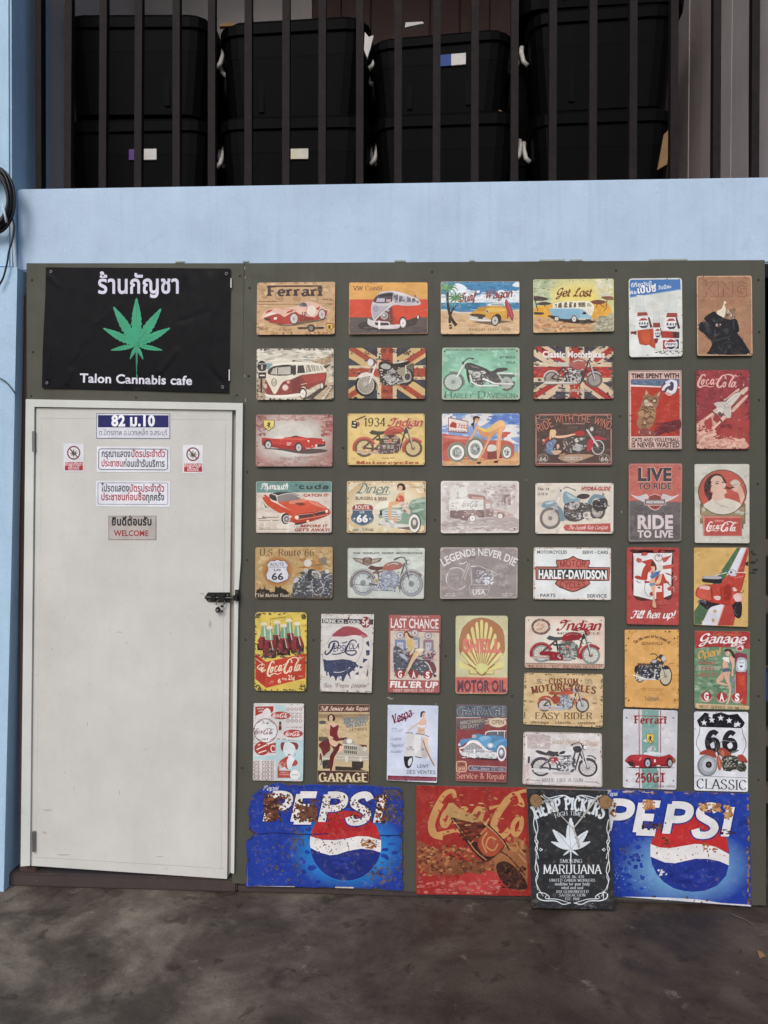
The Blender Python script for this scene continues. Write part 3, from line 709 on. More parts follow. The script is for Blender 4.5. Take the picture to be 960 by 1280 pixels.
for cx, cy, rx, ry, mt in ((150, 790, 5, .6, M_SCUFF), (110, 905, .7, 3, M_SCUFF), (60, 1012, 7, 1.6, M_SCUFF), (56, 1040, 4, 2, M_SCUFF), (66, 811, .6, 1, M_SCUF2), (159, 803, .6, 1.2, M_SCUF2), (253, 742, 3, 1.2, M_SCUFF), (263, 780, 2.4, 5, M_SCUFF), (240, 760, 1.4, .7, M_SCUFF), (200, 1070, 6, .7, M_SCUFF), (80, 1068, 8, .6, M_SCUF2), (150, 990, .6, 4, M_SCUFF), (220, 640, .5, .8, M_SCUF2), (245, 610, .4, .7, M_SCUF2)):
    q = [at(cx+rx*random.uniform(.6, 1.1)*math.cos(6.283*k/11), cy+ry*random.uniform(.6, 1.1)*math.sin(6.283*k/11), 0) for k in range(11)]
    MB().prism([p_ + Vector((0, -.0037, 0)) for p_ in q], (0, -.0006, 0)).build('scuff_mark', mt, d)
for y in (552, 1050):
    p = at(44, y, 0); MB().tube([(p.x, -.012, p.z-.04), (p.x, -.012, p.z+.04)], .006, 8).build('hinge', M_STEEL, d)
# bolt
P = lambda u, v, y=-.006: at(245+u*65/960, 720+v*60/886, 0) + Vector((0, y, 0))
bo = MB(); bo.prism([P(235, 298), P(640, 298), P(640, 482), P(235, 470), P(180, 400), P(205, 335)], (0, -.004, 0))
bo.tube([P(185, 385, -.014), P(690, 400, -.014)], .0062, 10); bo.box(P(300, 330).x, P(385, 330).x, -.025, -.0102, P(0, 430).z, P(0, 330).z, .002); bo.box(P(430, 330).x, P(560, 330).x, -.025, -.0102, P(0, 450).z, P(0, 330).z, .002)
bo.build('slide_bolt', M_BLACKM, d)
kb = MB(); kb.prism([P(740, 245, -.0145), P(815, 245, -.0145), P(815, 455, -.0145), P(740, 445, -.0145)], (0, -.004, 0)); kb.box(P(720, 0).x, P(800, 0).x, -.034, -.019, P(0, 430).z, P(0, 330).z, .002)
kb.build('bolt_keeper', M_BLACKM, d)
for u, v, yy in ((595, 345, -.0105), (775, 285, -.019), (260, 440, -.0105)):
    q = P(u, v, yy); MB().tube([q, q+Vector((0, -.0015, 0))], .0026, 8).build('screw', M_STEEL, d)
pk = empty('padlock', P(420, 700, -.02), 'round black padlock hanging from the door bolt', 'padlock')
c = P(430, 610, -.02); mb = MB()
mb.tube([c+Vector((0, .008, 0)), c+Vector((0, .004, 0)), c+Vector((0, -.006, 0)), c+Vector((0, -.01, 0))], [.006, .0092, .0092, .0065], 18)
bmesh.ops.scale(mb.b, vec=(1, 1, 1.25), space=Matrix.Translation(-c), verts=mb.b.verts); mb.build('lock_body', M_BLACKM, pk, smooth=False)
mb = MB(); mb.tube([c+Vector((0, -.0102, 0)), c+Vector((0, -.0115, 0))], [.0052, .0045], 14); mb.build('key_plate', M_STEEL, pk)
mb = MB(); mb.tube([P(400, 520, -.02), P(400, 470, -.02), P(450, 415, -.022), P(540, 405, -.022), P(560, 470, -.022), P(520, 540, -.02)], .0022, 8); mb.build('shackle', M_STEEL, pk, smooth=True)
mb = MB(); mb.box(P(480, 0).x, P(530, 0).x, -.024, -.017, P(0, 560).z, P(0, 520).z, .001); mb.box(P(490, 0).x, P(525, 0).x, -.024, -.017, P(0, 650).z, P(0, 615).z, .001); mb.build('lug', M_BLACKM, pk)

# ---------------------------------------------------------------- cable coil
cc = empty('cable_coil', at(0, 290, -.06), 'coil of black cable hung on the blue column, upper left edge', 'cable')
for k in range(9):
    pts = []; ry = random.uniform(.098, .122); rx = ry*random.uniform(.86, 1.0); ox, oz = random.uniform(-.008, .008), random.uniform(-.008, .008)
    c0 = at(-9, 251, -.06)
    for i in range(33):
        a = 2*math.pi*i/32; pts.append((c0.x+ox+rx*math.cos(a)*.75, -.05-.004*k, c0.z+oz+ry*math.sin(a)*1.05))
    MB().tube(pts, .0055, 7, cap=False).build('loop', M_CABLE, cc, smooth=True)
ct = [(3, 255), (6, 268), (8, 278), (0, 284)]
MB().tube([at(x, y, -.11) for x, y in ct[:3]], .004, 6).build('tie', M_WHITE, cc, smooth=True)
q = cat([(14, 268), (17.5, 282), (16, 298), (11, 315), (9, 328), (4, 347), (-2, 358)], 4)
MB().tube([at(x, y, -.055) for x, y in q], .0035, 6).build('tail', M_CABLE, cc, smooth=True)
q = cat([(-2, 472), (4, 475), (9, 479), (14, 485), (19, 492)], 4)
tag(MB().tube([at(x, y, -.045) for x, y in q], .0022, 6).build('thin_wire', M_CABLE, smooth=True), 'thin black wire curving across the blue column below the coil', 'wire')
q = cat([(914, 1142), (922, 1146), (930, 1149), (941, 1156)], 3)
def onfloor(x, y, h=.006):
    d_ = _f + CR*((x-480)/F_PX) - CU*((y-640)/F_PX); return CAM + d_*((h-CAM.z)/d_.z)
tag(MB().tube([onfloor(*p) for p in q], .0028, 6).build('twig', M_TIMBER, smooth=True), 'thin pale stick on the floor below the right blue sign', 'stick')
lf = onfloor(951, 1194, .004)
tag(MB().prism([lf+Vector((-.012, -.02, 0)), lf+Vector((.01, -.012, .003)), lf+Vector((.012, .014, .002)), lf+Vector((-.004, .02, .004))], (0, 0, .002)).build('dry_leaf', M_CORK), 'small dry leaf on the floor at the right edge', 'leaf')
# ---------------------------------------------------------------- picture elements
def coke(S, x, y, w, col, h=None, dy=0, part='lettering', wd=1.0):
    """the flowing soft-drink wordmark, x, y = lower left"""
    k = w/690.0; h = h or w*.31; ky = h/215.0; keep = S.cur
    S.dup[part] = S.dup.get(part, 0) + 1; S.part('%s#%d' % (part, S.dup[part]))
    def st(pts, a, b=None):
        q = [tuple(float(v) for v in p.split(',')) for p in pts.split()]
        q = cat([(x+p[0]*k, y-(215-p[1])*ky + dy*p[0]/690) for p in q], 5)
        S.l(col, (a*k*wd, (b or a)*k*wd), q)
    st('130,38 120,8 80,20 38,80 12,150 22,200 70,212', 16, 30); st('60,60 30,110 14,160 26,200', 30)
    st('22,208 80,195 140,185 200,205 270,190', 22, 8)
    st('105,85 78,110 66,145 80,165 102,140 112,105 105,85', 20); st('112,105 140,90', 8)
    st('190,95 172,85 150,115 145,150 165,165 200,135', 20, 10)
    st('268,95 245,85 222,115 215,150 232,160 262,120', 20); st('275,85 258,140 268,165 300,130', 18, 8)
    st('300,85 355,70', 16, 6)
    st('455,60 440,20 400,30 350,90 318,150 325,195 365,210 400,180', 14, 26); st('395,40 345,105 322,160 335,195', 30)
    st('420,20 480,5 540,10 580,35', 10, 26); st('440,65 470,75 460,40', 8)
    st('450,125 422,150 415,185 432,205 455,175 460,140 450,125', 20)
    st('640,20 600,20 560,80 515,160 510,200 540,190 560,160', 12, 18); st('590,50 540,110 512,180', 24); st('590,40 640,38 690,15', 10, 4)
    st('610,130 580,125 555,165 558,205 590,180 612,130', 20); st('625,120 605,180 618,210 640,180', 18, 6)
    S.part(keep)
def horse(S, x, y, h, col='2a2018'):
    P = '.55,0 .78,.08 .62,.2 .74,.3 .95,.22 .8,.38 .66,.5 .7,.66 .88,.8 .8,1 .62,.82 .52,.66 .42,.8 .52,1 .34,1 .3,.8 .38,.6 .2,.62 .05,.85 .1,.5 .35,.42 .42,.3 .2,.35 .15,.22 .4,.12'
    q = [tuple(float(v) for v in p.split(',')) for p in P.split()]
    S.p(col, [(x+(a-.5)*h*.75, y+(b-.5)*h) for a, b in q])
def crest(S, x, y, w, h, c='e6c45a'):
    S.p('6a5a30', [(x-w*.53, y-h*.5), (x+w*.53, y-h*.5), (x+w*.5, y+h*.15), (x, y+h*.55), (x-w*.5, y+h*.15)])
    S.p(c, [(x-w*.47, y-h*.44), (x+w*.47, y-h*.44), (x+w*.44, y+h*.12), (x, y+h*.48), (x-w*.44, y+h*.12)])
    horse(S, x, y-h*.02, h*.62)
def wheel(S, x, y, rx, ry, tyre='2c2826', rim='d8d2ca', hub='6a645e', t=.74, spokes=0, sc='8a857e', disc=None):
    S.e(tyre, x, y, rx, ry); S.e(rim, x, y, rx*t, ry*t)
    if disc: S.e(disc, x, y, rx*.5, ry*.5)
    for k in range(spokes):
        a = math.pi*2*k/spokes; S.l(sc, max(2.5, rx*.035), [(x, y), (x+rx*t*math.cos(a), y+ry*t*math.sin(a))])
    S.e(hub, x, y, rx*.2, ry*.2)
def star(S, x, y, r, col):
    S.p(col, [(x+(r if k % 2 == 0 else r*.42)*math.sin(math.pi*k/5), y-(r if k % 2 == 0 else r*.42)*math.cos(math.pi*k/5)) for k in range(10)])
def leaf(S, x, y, s, col, tilt=0, vein=None, asp=1.0, ser=.78):
    """seven serrated fingers and a stalk round x, y"""
    for a, L, wd in ((-155, .33, .07), (155, .33, .07), (-101, .56, .075), (101, .56, .075), (-63, .8, .1), (63, .8, .1), (-31, .95, .115), (34, .93, .115), (0, 1.0, .12)) if asp == 1 else ((-128, .3, .06), (128, .3, .06), (-68, .66, .1), (68, .66, .1), (-42, .84, .14), (42, .8, .14), (0, 1.0, .15)):
        a2 = R(a+tilt); dx, dy = math.sin(a2), -math.cos(a2); nx, ny = -dy, dx; q = []; n = 9
        for sd in (1, -1):
            rng = range(0, n+1) if sd == 1 else range(n, -1, -1)
            for k in rng:
                t = k/n; wv = math.sin(math.pi*min(1, t*.96+.02)**.8)*wd*L**.5
                for j in ((0, 1.0), (.6, ser)) if sd == 1 else ((.6, ser), (0, 1.0)):
                    tt = min(1, t + j[0]/n); q.append((x+(dx*tt*L + nx*wv*j[1]*sd)*s, y+(dy*tt*L + ny*wv*j[1]*sd)*s))
        S.p(col, q)
        if vein: S.l(vein, s*.012, [(x, y), (x+dx*L*s*.9, y+dy*L*s*.9)])
    S.l(col, (s*.045, s*.02), [(x, y), (x+s*.005, y+s*.75)])
def ujack(S, x0, y0, x1, y1, blue, red, white, cx=None, cy=None, vw=.19, hw=.2, white2=None, rv=.56):
    W, H = x1-x0, y1-y0; cx = cx or (x0+x1)/2; cy = cy or (y0+y1)/2; w2 = white2 or white
    S.p(blue, [(x0, y0), (x1, y0), (x1, y1), (x0, y1)])
    for (ax, ay) in ((x0, y0), (x1, y0), (x1, y1), (x0, y1)):
        d = Vector((cx-ax, cy-ay)).normalized(); n = Vector((-d.y, d.x)); a, c = Vector((ax, ay)) - d*80, Vector((cx, cy))
        b = H*.15
        S.p(w2, [tuple(a+n*b), tuple(c+n*b), tuple(c-n*b), tuple(a-n*b)])
        S.p(red, [tuple(a+n*b*.15), tuple(c+n*b*.15), tuple(c-n*b*.55), tuple(a-n*b*.55)])
    S.p(white, [(x0, cy-H*hw), (x1, cy-H*hw), (x1, cy+H*hw), (x0, cy+H*hw)])
    S.p(white, [(cx-W*vw*.68, y0), (cx+W*vw*.68, y0), (cx+W*vw*.68, y1), (cx-W*vw*.68, y1)])
    S.p(red, [(x0, cy-H*hw*rv), (x1, cy-H*hw*rv), (x1, cy+H*hw*rv), (x0, cy+H*hw*rv)])
    S.p(red, [(cx-W*vw*.4, y0), (cx+W*vw*.4, y0), (cx+W*vw*.4, y1), (cx-W*vw*.4, y1)])
def moto(S, Rr, Ff, rr, rf, body='a83a30', dark='3a3532', chrome='cfcac4', tyre='46413c', rim='cfc8bf', seat='2e2a28',
         fender='deep', k=None, hi=None, spokes=10, pipe=True, hub='5a544e', engine=None, bars=1, frame=None, lean=0, t=.76, tank2=None, fcol=None, sc='8a857e'):
    """a motorcycle between two wheel centres; the first is the rear wheel"""
    ax, ay = Ff[0]-Rr[0], Ff[1]-Rr[1]; k = k or math.hypot(ax, ay); sg = 1 if ax > 0 else -1
    hi = hi or chrome; fr = frame or dark; fcol = fcol or body
    M = lambda u, v: (Rr[0]+ax*u + lean*v*k, Rr[1]+ay*u - v*k)
    Q = lambda s: [M(*[float(v) for v in p.split(',')]) for p in s.split()]
    u = k/100.0
    def fend(c, r, a0, a1, wd, wc):
        q = [(c[0]+sg*r[0]*math.cos(R(a0+(a1-a0)*i/12)), c[1]-r[1]*math.sin(R(a0+(a1-a0)*i/12))) for i in range(13)]; S.l(wc, wd, q)
    for c, r in ((Rr, rr), (Ff, rf)): wheel(S, c[0], c[1], r[0], r[1], tyre, rim, hub, t, spokes, sc)
    S.l(fr, 4*u, Q('0,0 .42,-.06'), Q('0,.02 .3,.32'), Q('.3,.32 .36,-.08'), Q('.86,.5 .72,-.06'), Q('.2,.36 .84,.44'))
    if fender == 'deep':
        fend(Rr, (rr[0]*1.06, rr[1]*1.06), 20, 200, rr[0]*.3, fcol); fend(Rr, (rr[0]*1.12, rr[1]*1.12), 30, 150, rr[0]*.06, hi)
        fend(Ff, (rf[0]*1.06, rf[1]*1.06), 35, 205, rf[0]*.3, fcol); fend(Ff, (rf[0]*1.12, rf[1]*1.12), 50, 170, rf[0]*.06, hi)
    elif fender == 'slim':
        fend(Rr, (rr[0]*1.03, rr[1]*1.03), 30, 170, rr[0]*.17, fcol); fend(Ff, (rf[0]*1.04, rf[1]*1.04), 40, 150, rf[0]*.13, fcol)
    elif fender == 'rear':
        fend(Rr, (rr[0]*1.05, rr[1]*1.05), 20, 160, rr[0]*.28, fcol)
    eng = engine or dark
    S.p(eng, Q('.36,-.1 .68,-.12 .74,0 .74,.22 .62,.32 .4,.3 .34,.14'))
    S.p(chrome, Q('.42,.08 .5,.06 .47,.28 .37,.28'), Q('.56,.06 .64,.08 .71,.26 .61,.28'))
    for i in range(4): S.l(eng, 1.6*u, Q('.4,%.2f .49,%.2f' % (.11+i*.045, .11+i*.045)), Q('.58,%.2f .69,%.2f' % (.11+i*.045, .11+i*.045)))
    S.e(chrome, *M(.5, 0), 8.5*u, 7.5*u); S.e(eng, *M(.5, 0), 4*u, 3.5*u); S.e(chrome, *M(.63, 0), 6*u, 6*u); S.e(hi, *M(.53, .17), 5*u, 5*u)
    if pipe: S.l(chrome, 5.5*u, Q('.64,.1 .6,-.1 .4,-.12 -.16,-.1')); S.l(hi, 1.8*u, Q('.4,-.105 -.14,-.085'))
    S.fl([chrome, eng, hi, dark], int(26), *[min(M(.34, -.1)[0], M(.74, .3)[0]), M(.5, .3)[1], max(M(.34, -.1)[0], M(.74, .3)[0]), M(.5, -.1)[1], 3*u, 2*u])
    S.p(seat, Q('.1,.36 .16,.43 .26,.4 .42,.4 .44,.34 .3,.31 .16,.32'))
    S.p(body, cat(Q('.4,.34 .46,.46 .62,.53 .78,.5 .82,.44 .74,.35 .5,.31 .4,.34'), 3)); S.l(hi, 2.4*u, Q('.5,.44 .62,.49 .74,.47'))
    if tank2: S.e(tank2, *M(.62, .42), 7*u, 4*u)
    S.l(chrome, 5*u, Q('1,0 .88,.5')); S.l(fr, 2*u, Q('.985,0 .86,.5'))
    if bars: S.l(fr, 3*u, Q('.9,.5 .86,.62 .78,.64 .66,.58')); S.l(dark, 4.5*u, Q('.73,.62 .64,.57'))
    S.e(dark, *M(.93, .52), 6.5*u, 6.5*u); S.e(hi, *M(.945, .52), 4.5*u, 5*u)
def face(S, x, y, r, tn=0):
    for k in (-1, 1): S.e('4a3028', x+k*r*.38+tn*r*.2, y-r*.12, r*.17, r*.13, n=8); S.l('5a3a2c', r*.1, [(x+k*r*.38-r*.22+tn*r*.2, y-r*.38), (x+k*r*.38+r*.22+tn*r*.2, y-r*.4)])
    S.e('a83a34', x+tn*r*.2, y+r*.55, r*.26, r*.14, n=8); S.l('c08a6c', r*.1, [(x+tn*r*.3, y-r*.05), (x+tn*r*.35, y+r*.22)])
def bird(S, x, y, r, c): S.l(c, r*.35, [(x-r, y-r*.3), (x, y), (x+r, y-r*.4)])
def nail4(S, c='4a453e', r=8, i=.045): S.dots(c, r, i, i*1.4)
LS = (960, 634)

# ---- first row
s = Sign('tan tin sign with a red and cream racing car under dark slab letters', (320, 352, 420, 418), LS, [321.3, 353.2, 419, 352, 418.3, 417.9, 320.8, 418.6], 'c9a277')
s.wear(['9a7048', 'a67c50', '8a6440'], 70, 16); s.fl(['d8b68c', 'bf9668', 'd2ac80', 'b88e60'], 90, 20, 20, 940, 620, 40, 26)
s.l('8a6242', 4, '20,272 940,268', '25,240 260,238', '730,20 740,630', '800,215 930,225'); s.e('b58c62', 490, 205, 50, 30); s.ring('8a6848', 275, 165, 45, 45, 5)
s.sp('8a6242', 25, 240, 220, 12); s.sp('7a5236', 800, 215, 110, 16); s.sp('8a6242', 280, 580, 150, 14)
s.part('car_picture'); s.p('6e5440', '110,470 300,530 460,528 800,465 860,440 700,430 150,440')
s.p('e2b8a2', '~70,440 75,400 130,345 210,322 300,325 400,310 500,290 560,252 650,240 740,262 800,300 860,345 862,385 830,430 800,455 740,455 620,465 500,490 440,515 330,515 200,500 120,475 85,450')
s.p('b03426', '85,445 150,415 260,385 300,400 340,430 420,380 480,362 520,390 620,420 700,430 740,395 760,360 810,340 862,350 850,400 820,440 740,457 600,470 480,492 440,513 300,513 170,490 110,465', '112,385 135,350 205,332 175,362', '358,385 385,355 458,338 430,368', '725,315 770,300 760,338 730,342')
s.p('8a2820', '130,470 300,505 440,512 300,514 170,492', '520,400 620,425 700,435 690,455 530,480'); s.p('efe4d6', '90,420 180,372 260,378 150,415'); s.l('c2604e', 6, '~300,330 420,335 480,355', '~620,300 600,350 640,420')
s.p('3a2622', '100,432 165,440 175,462 130,468 100,450'); s.p('f4ece0', '215,430 250,428 250,455 215,458'); s.p('54545c', '~520,288 560,252 600,262 612,297 555,300'); s.l('9a9a9c', 5, '470,275 530,262 560,300')
s.e('efe2d2', 665, 350, 52, 62); s.e('e7d5c2', 665, 350, 40, 48); s.t('10', 580, 410, 44, '2e2220', f='B', part='number')
wheel(s, 456, 447, 52, 70, '3a2824', 'cfc7c0', '8a807a', .84, 8); wheel(s, 792, 394, 44, 66, '3a2824', 'cfc7c0', '8a807a', .84, 8)
s.part('badge'); s.p('3c322c', '498,550 600,548 640,520 690,520 712,548 816,543 810,567 712,570 690,605 640,605 622,570 505,570'); s.e('8a7a68', 662, 560, 22, 30); s.p('3c322c', '645,515 680,515 672,535 652,535')
crest(s, 883, 555, 78, 106, 'e0b04a'); s.l('b04030', 5, '850,500 925,502')
s.t('Ferrari', 464, 168, 112, '3a2522', 640, 'S'); s.part('lettering_bar').p('3a2522', '136,46 786,44 786,58 136,60')
s.t('250 GT', 92, 582, 34, '6a4a34', 130, 's'); s.done()

s = Sign('tin sign with a red and white camper van on yellow and orange bands', (435, 352, 535, 418), LS, [436.5, 353.2, 534.5, 352.5, 534.5, 417.1, 436.3, 418.1], 'e0a558', edge=('c09a78', .7))
s.p('e2a85a', '0,0 960,0 960,218 0,218'); s.p('d34a2e', '0,215 960,210 960,432 0,436'); s.p('5f514c', '0,432 960,428 960,640 0,640')
s.fl(['e8b26a', 'd99e50'], 40, 20, 20, 940, 200, 60, 8); s.fl(['dc5436', 'cb4228'], 40, 20, 225, 940, 420, 60, 8); s.fl(['675954', '574945'], 50, 20, 440, 940, 620, 60, 10)
s.part('van_picture'); s.e('433835', 400, 530, 290, 70); s.p('433835', '690,430 870,415 800,520 640,560 560,560')
s.p('d24b2f', '520,292 560,275 862,272 864,400 838,418 700,468 690,432 650,425 622,470 612,518 500,518 490,330'); s.p('c03f28', '500,518 520,400 612,470 612,518'); s.l('b4391f', 4, '545,300 560,510', '700,290 705,440')
s.p('cdc4c6', '~280,290 330,190 400,125 560,112 700,150 840,212 864,275 700,290 540,285 420,390 320,470 285,400'); s.p('e6e0e0', '400,130 560,114 700,150 842,212 845,224 700,172 555,138 405,150')
s.p('7a3c36', '320,470 430,352 530,290 545,510 500,518 480,487 330,482'); s.p('b4adb4', '285,300 400,290 500,292 400,372 320,458 290,380'); s.l('efeaea', 8, '~520,292 420,370 322,468', '300,256 525,250')
s.p('4f474c', '~310,250 362,158 545,132 520,246'); s.p('bdb8c2', '335,245 352,200 440,200 440,246'); s.p('c9a0a0', '455,245 462,212 515,210 512,245'); s.p('302a2c', '380,160 540,140 535,170 375,185')
s.p('77747e', '550,225 582,150 606,160 600,230', '612,232 614,166 656,178 690,240', '702,242 706,182 745,194 755,244', '765,246 766,202 795,214 800,250', '822,252 826,225 850,235 852,256'); s.l('e8e2e2', 7, '545,140 535,250', '608,155 606,240', '698,175 698,245', '760,195 762,250', '812,215 815,255')
s.fl(['a8a8b4', '5a565e'], 26, 555, 165, 845, 245, 12, 16)
s.ring('868690', 335, 325, 24, 36, 6); s.l('868690', 5, '320,300 335,335 350,300', '318,320 328,350 335,325 343,350 352,320')
s.e('c6beba', 436, 412, 44, 44); s.e('8f8884', 436, 412, 32, 32); s.e('d8d4d0', 430, 404, 16, 16); s.e('b8aeaa', 478, 345, 20, 16)
s.e('3a2a28', 660, 490, 48, 72); wheel(s, 660, 497, 37, 58, 'cfc6c2', 'ece6e2', '8a8480', .7); s.e('3a2a28', 842, 425, 18, 30); s.e('d8d0cc', 840, 425, 11, 22)
s.p('dfd5d2', '~240,445 262,455 330,472 470,480 500,492 512,520 620,515 605,560 480,572 370,562 245,520'); s.p('4a3a38', '320,490 370,492 370,530 330,525', '388,493 480,495 498,524 388,530'); s.p('f2eaea', '362,470 388,470 388,572 364,570'); s.l('b0a4a2', 4, '~250,515 370,555 480,565 600,552')
s.t('VW Combi', 236, 103, 50, '5c3826', 340, 's'); s.part('picture').wear(['9a8874', 'b8a890', '7d6a58'], 40, 9); s.done()

s = Sign('tin sign with a yellow car, palm trees and a red surfboard on a beach', (550, 351, 650, 417), LS, [551, 351.8, 649.4, 351.5, 649.2, 417.6, 551, 417.8], 'd8b48a')
s.p('4a86ae', '0,0 960,0 960,270 0,270'); s.fl(['3f7aa2', '5a94ba'], 40, 250, 10, 940, 110, 60, 12); s.p('e6ecee', '~190,30 280,50 340,100 420,140 420,190 500,160 540,190 600,150 700,190 780,150 860,170 900,130 960,120 960,268 0,268 0,190 60,200 120,120'); s.fl(['cfdae2', 'f2f4f4', 'bccbd6'], 70, 0, 120, 950, 255, 40, 18); s.p('e6ecee', '~870,60 900,20 960,10 960,70')
s.p('3c7ea4', '0,262 960,260 960,372 0,372'); s.fl(['2f6c92', '5a9abc', '86b8cc'], 60, 0, 268, 950, 360, 50, 6); s.p('dcd9cc', '~0,345 120,352 260,378 420,372 960,345 960,372 400,392 230,396 0,368'); s.p('d9b68c', '~0,372 230,392 420,388 960,362 960,640 0,640')
s.fl(['e2c29a', 'c9a276', 'd0aa80'], 80, 10, 400, 950, 625, 60, 10); s.part('palm_picture'); s.l('33241c', (26, 40), '~95,140 90,240 105,350 135,450 195,540'); s.l('33241c', (20, 32), '~190,300 140,370 115,460 130,580')
for cx, cy, r in ((90, 95, 130), (195, 220, 120)):
    for a in range(0, 360, 33): s.l(random.choice(['5f8f58', '4c7a4a', '86ac78', '6e9a60']), (26, 4), '~%d,%d %d,%d %d,%d' % (cx, cy, cx+r*.6*math.cos(R(a)), cy-20+r*.42*math.sin(R(a)), cx+r*math.cos(R(a)), cy+20+r*.75*math.sin(R(a))))
s.part('car_picture'); s.p('7a6248', '380,495 600,530 860,490 700,470'); s.p('d6a040', '~350,420 380,380 440,345 470,318 560,308 680,300 790,318 830,350 850,400 830,450 730,470 620,475 520,440 380,425'); s.p('c08a34', '~430,360 480,318 600,312 560,360'); s.p('e6b85c', '~560,330 700,330 800,350 700,372 590,372')
s.p('e8e4dc', '~570,300 600,275 770,262 790,300 700,300'); s.p('9aa8ac', '600,296 620,280 755,270 770,298'); s.p('4a3a2a', '~370,400 440,396 540,410 520,440 380,424'); s.p('d0c8bc', '340,440 360,415 400,430 540,445 620,470 610,490 480,490 380,465'); s.p('4a4038', '450,430 520,435 510,462 455,455'); s.l('f2ede4', 9, '~350,455 420,470 540,478 610,480')
s.e('c8b48c', 565, 368, 22, 20); s.e('6a6a60', 565, 368, 13, 12); s.e('3a2c20', 690, 452, 46, 56); wheel(s, 660, 480, 46, 64, '3a332e', 'd6d0c6', '7a7470', .78, 8)
s.part('surfboard_picture').p('a8484e', '~790,220 830,270 870,360 884,430 862,480 830,430 800,460 805,380 780,290'); s.l('d07a7a', 6, '~800,240 840,340 868,450'); s.p('5a2a2a', '855,450 872,450 870,485 860,485')
s.t('Surf', 330, 245, 100, '9c4438', 190, 'C', rot=-4); s.t('Wagon', 700, 205, 96, '9c4438', 330, 'C', rot=-5); s.sp('b08a5c', 320, 598, 390, 34); s.t('2016', 790, 600, 34, '8a6a48', 110, 's'); s.part('picture').wear(['b09a80', '8f8270', 'e8e0d4'], 30, 8); s.done()

s = Sign('tin sign with a light blue camper van and umbrella trees under a yellow sky', (666, 349, 766, 415), LS, [666.6, 349, 767.2, 348.3, 767.2, 414.4, 666.8, 416.1], 'e8d486')
s.glow('bcc8a0', 'f0d878', 560, 220, 620, 330, .25, 8); s.p('b8c49c', '~0,0 230,0 190,120 210,250 130,340 0,330'); s.fl(['c4cca8', 'aab890', 'd2d2a4'], 50, 0, 0, 230, 260, 40, 20); s.fl(['d8d6c0', 'e6dfc0'], 30, 780, 0, 950, 260, 30, 20)
s.p('e6a83e', '~40,330 240,310 500,300 760,290 900,300 880,460 60,450'); s.fl(['f0bc54', 'd89a34'], 40, 60, 330, 880, 440, 30, 12); s.p('d0a878', '~0,455 200,470 480,520 700,530 960,450 960,640 0,640')
s.fl(['c08a5c', 'e0c29a', 'b87850', 'd8a070', 'a89078'], 110, 10, 480, 760, 625, 30, 14); s.p('b0ac90', '~720,620 800,500 860,470 960,400 960,640'); s.fl(['a09c84', 'c8c4a8', '8f8c74'], 70, 770, 450, 955, 620, 24, 12)
s.p('4a3a34', '~0,205 90,205 190,235 120,258 0,250', '~50,290 140,270 230,295 150,310 60,305'); s.l('4a3a34', (14, 10), '30,250 40,300 60,380', '140,300 150,330'); s.p('7a4634', '~690,270 780,248 880,270 820,300 740,298'); s.p('8a5a44', '~820,215 900,205 960,215 960,250 870,245'); s.l('7a4634', 9, '760,345 775,290', '800,300 860,340', '850,390 880,340 890,250'); s.p('4a3c36', '~0,395 130,400 110,425 0,420')
for x, y in ((150, 40), (250, 45), (60, 110), (130, 112), (190, 125), (90, 180), (20, 110), (30, 30), (10, 150)): bird(s, x, y, 16, '5a6048')
s.ring('c8c080', 230, 10, 130, 85, 3, 180, 360); s.part('badge'); s.ring('f2ecd2', 825, 112, 70, 72, 9); s.l('f2ecd2', 9, '790,60 825,130 860,60', '775,90 800,160 825,110 850,160 875,90')
s.part('van_picture'); s.p('3a2e2a', '~180,440 300,500 560,535 740,522 700,500 260,440'); s.p('8ab6cc', '~222,420 225,345 560,350 690,440 700,470 660,490 540,485 520,440 470,440 450,478 320,470 300,440 250,440')
s.p('efe9d2', '~240,350 250,300 330,275 520,262 680,272 735,330 720,400 690,440 560,352 240,348'); s.p('6e6450', '260,340 268,300 290,298 285,342', '300,342 310,292 345,280 350,342', '372,340 380,280 410,272 415,342', '430,340 440,275 465,270 470,340', '485,338 495,285 520,280 520,338'); s.p('8a806c', '540,335 545,280 630,278 630,335'); s.p('b8b09a', '650,330 650,285 690,290 710,330'); s.fl(['e4d8b0', '5a4a3c'], 24, 260, 285, 620, 335, 10, 14)
s.p('9cc4d6', '560,355 690,440 700,470 640,480 560,470'); s.l('e8e6d8', 6, '225,350 560,352'); s.e('2e2a28', 618, 410, 24, 15); s.ring('b4aa94', 680, 380, 16, 22, 4); s.p('d8d2bc', '540,470 690,475 700,490 560,492'); s.p('3a322e', '630,480 695,484 690,505 640,500')
wheel(s, 285, 475, 32, 34, '3a302c', 'e0d8cc', '8a8074', .72); wheel(s, 494, 480, 34, 44, '3a302c', 'e8e0d4', '8a8074', .74)
s.t('Get Lost', 490, 205, 98, '7a3e22', 420, 'C'); s.t('100% Freedom Guaranteed', 520, 590, 24, 'a86a40', 340, 'b'); s.part('picture').wear(['7a7464', 'b0aa94'], 26, 8); s.done()

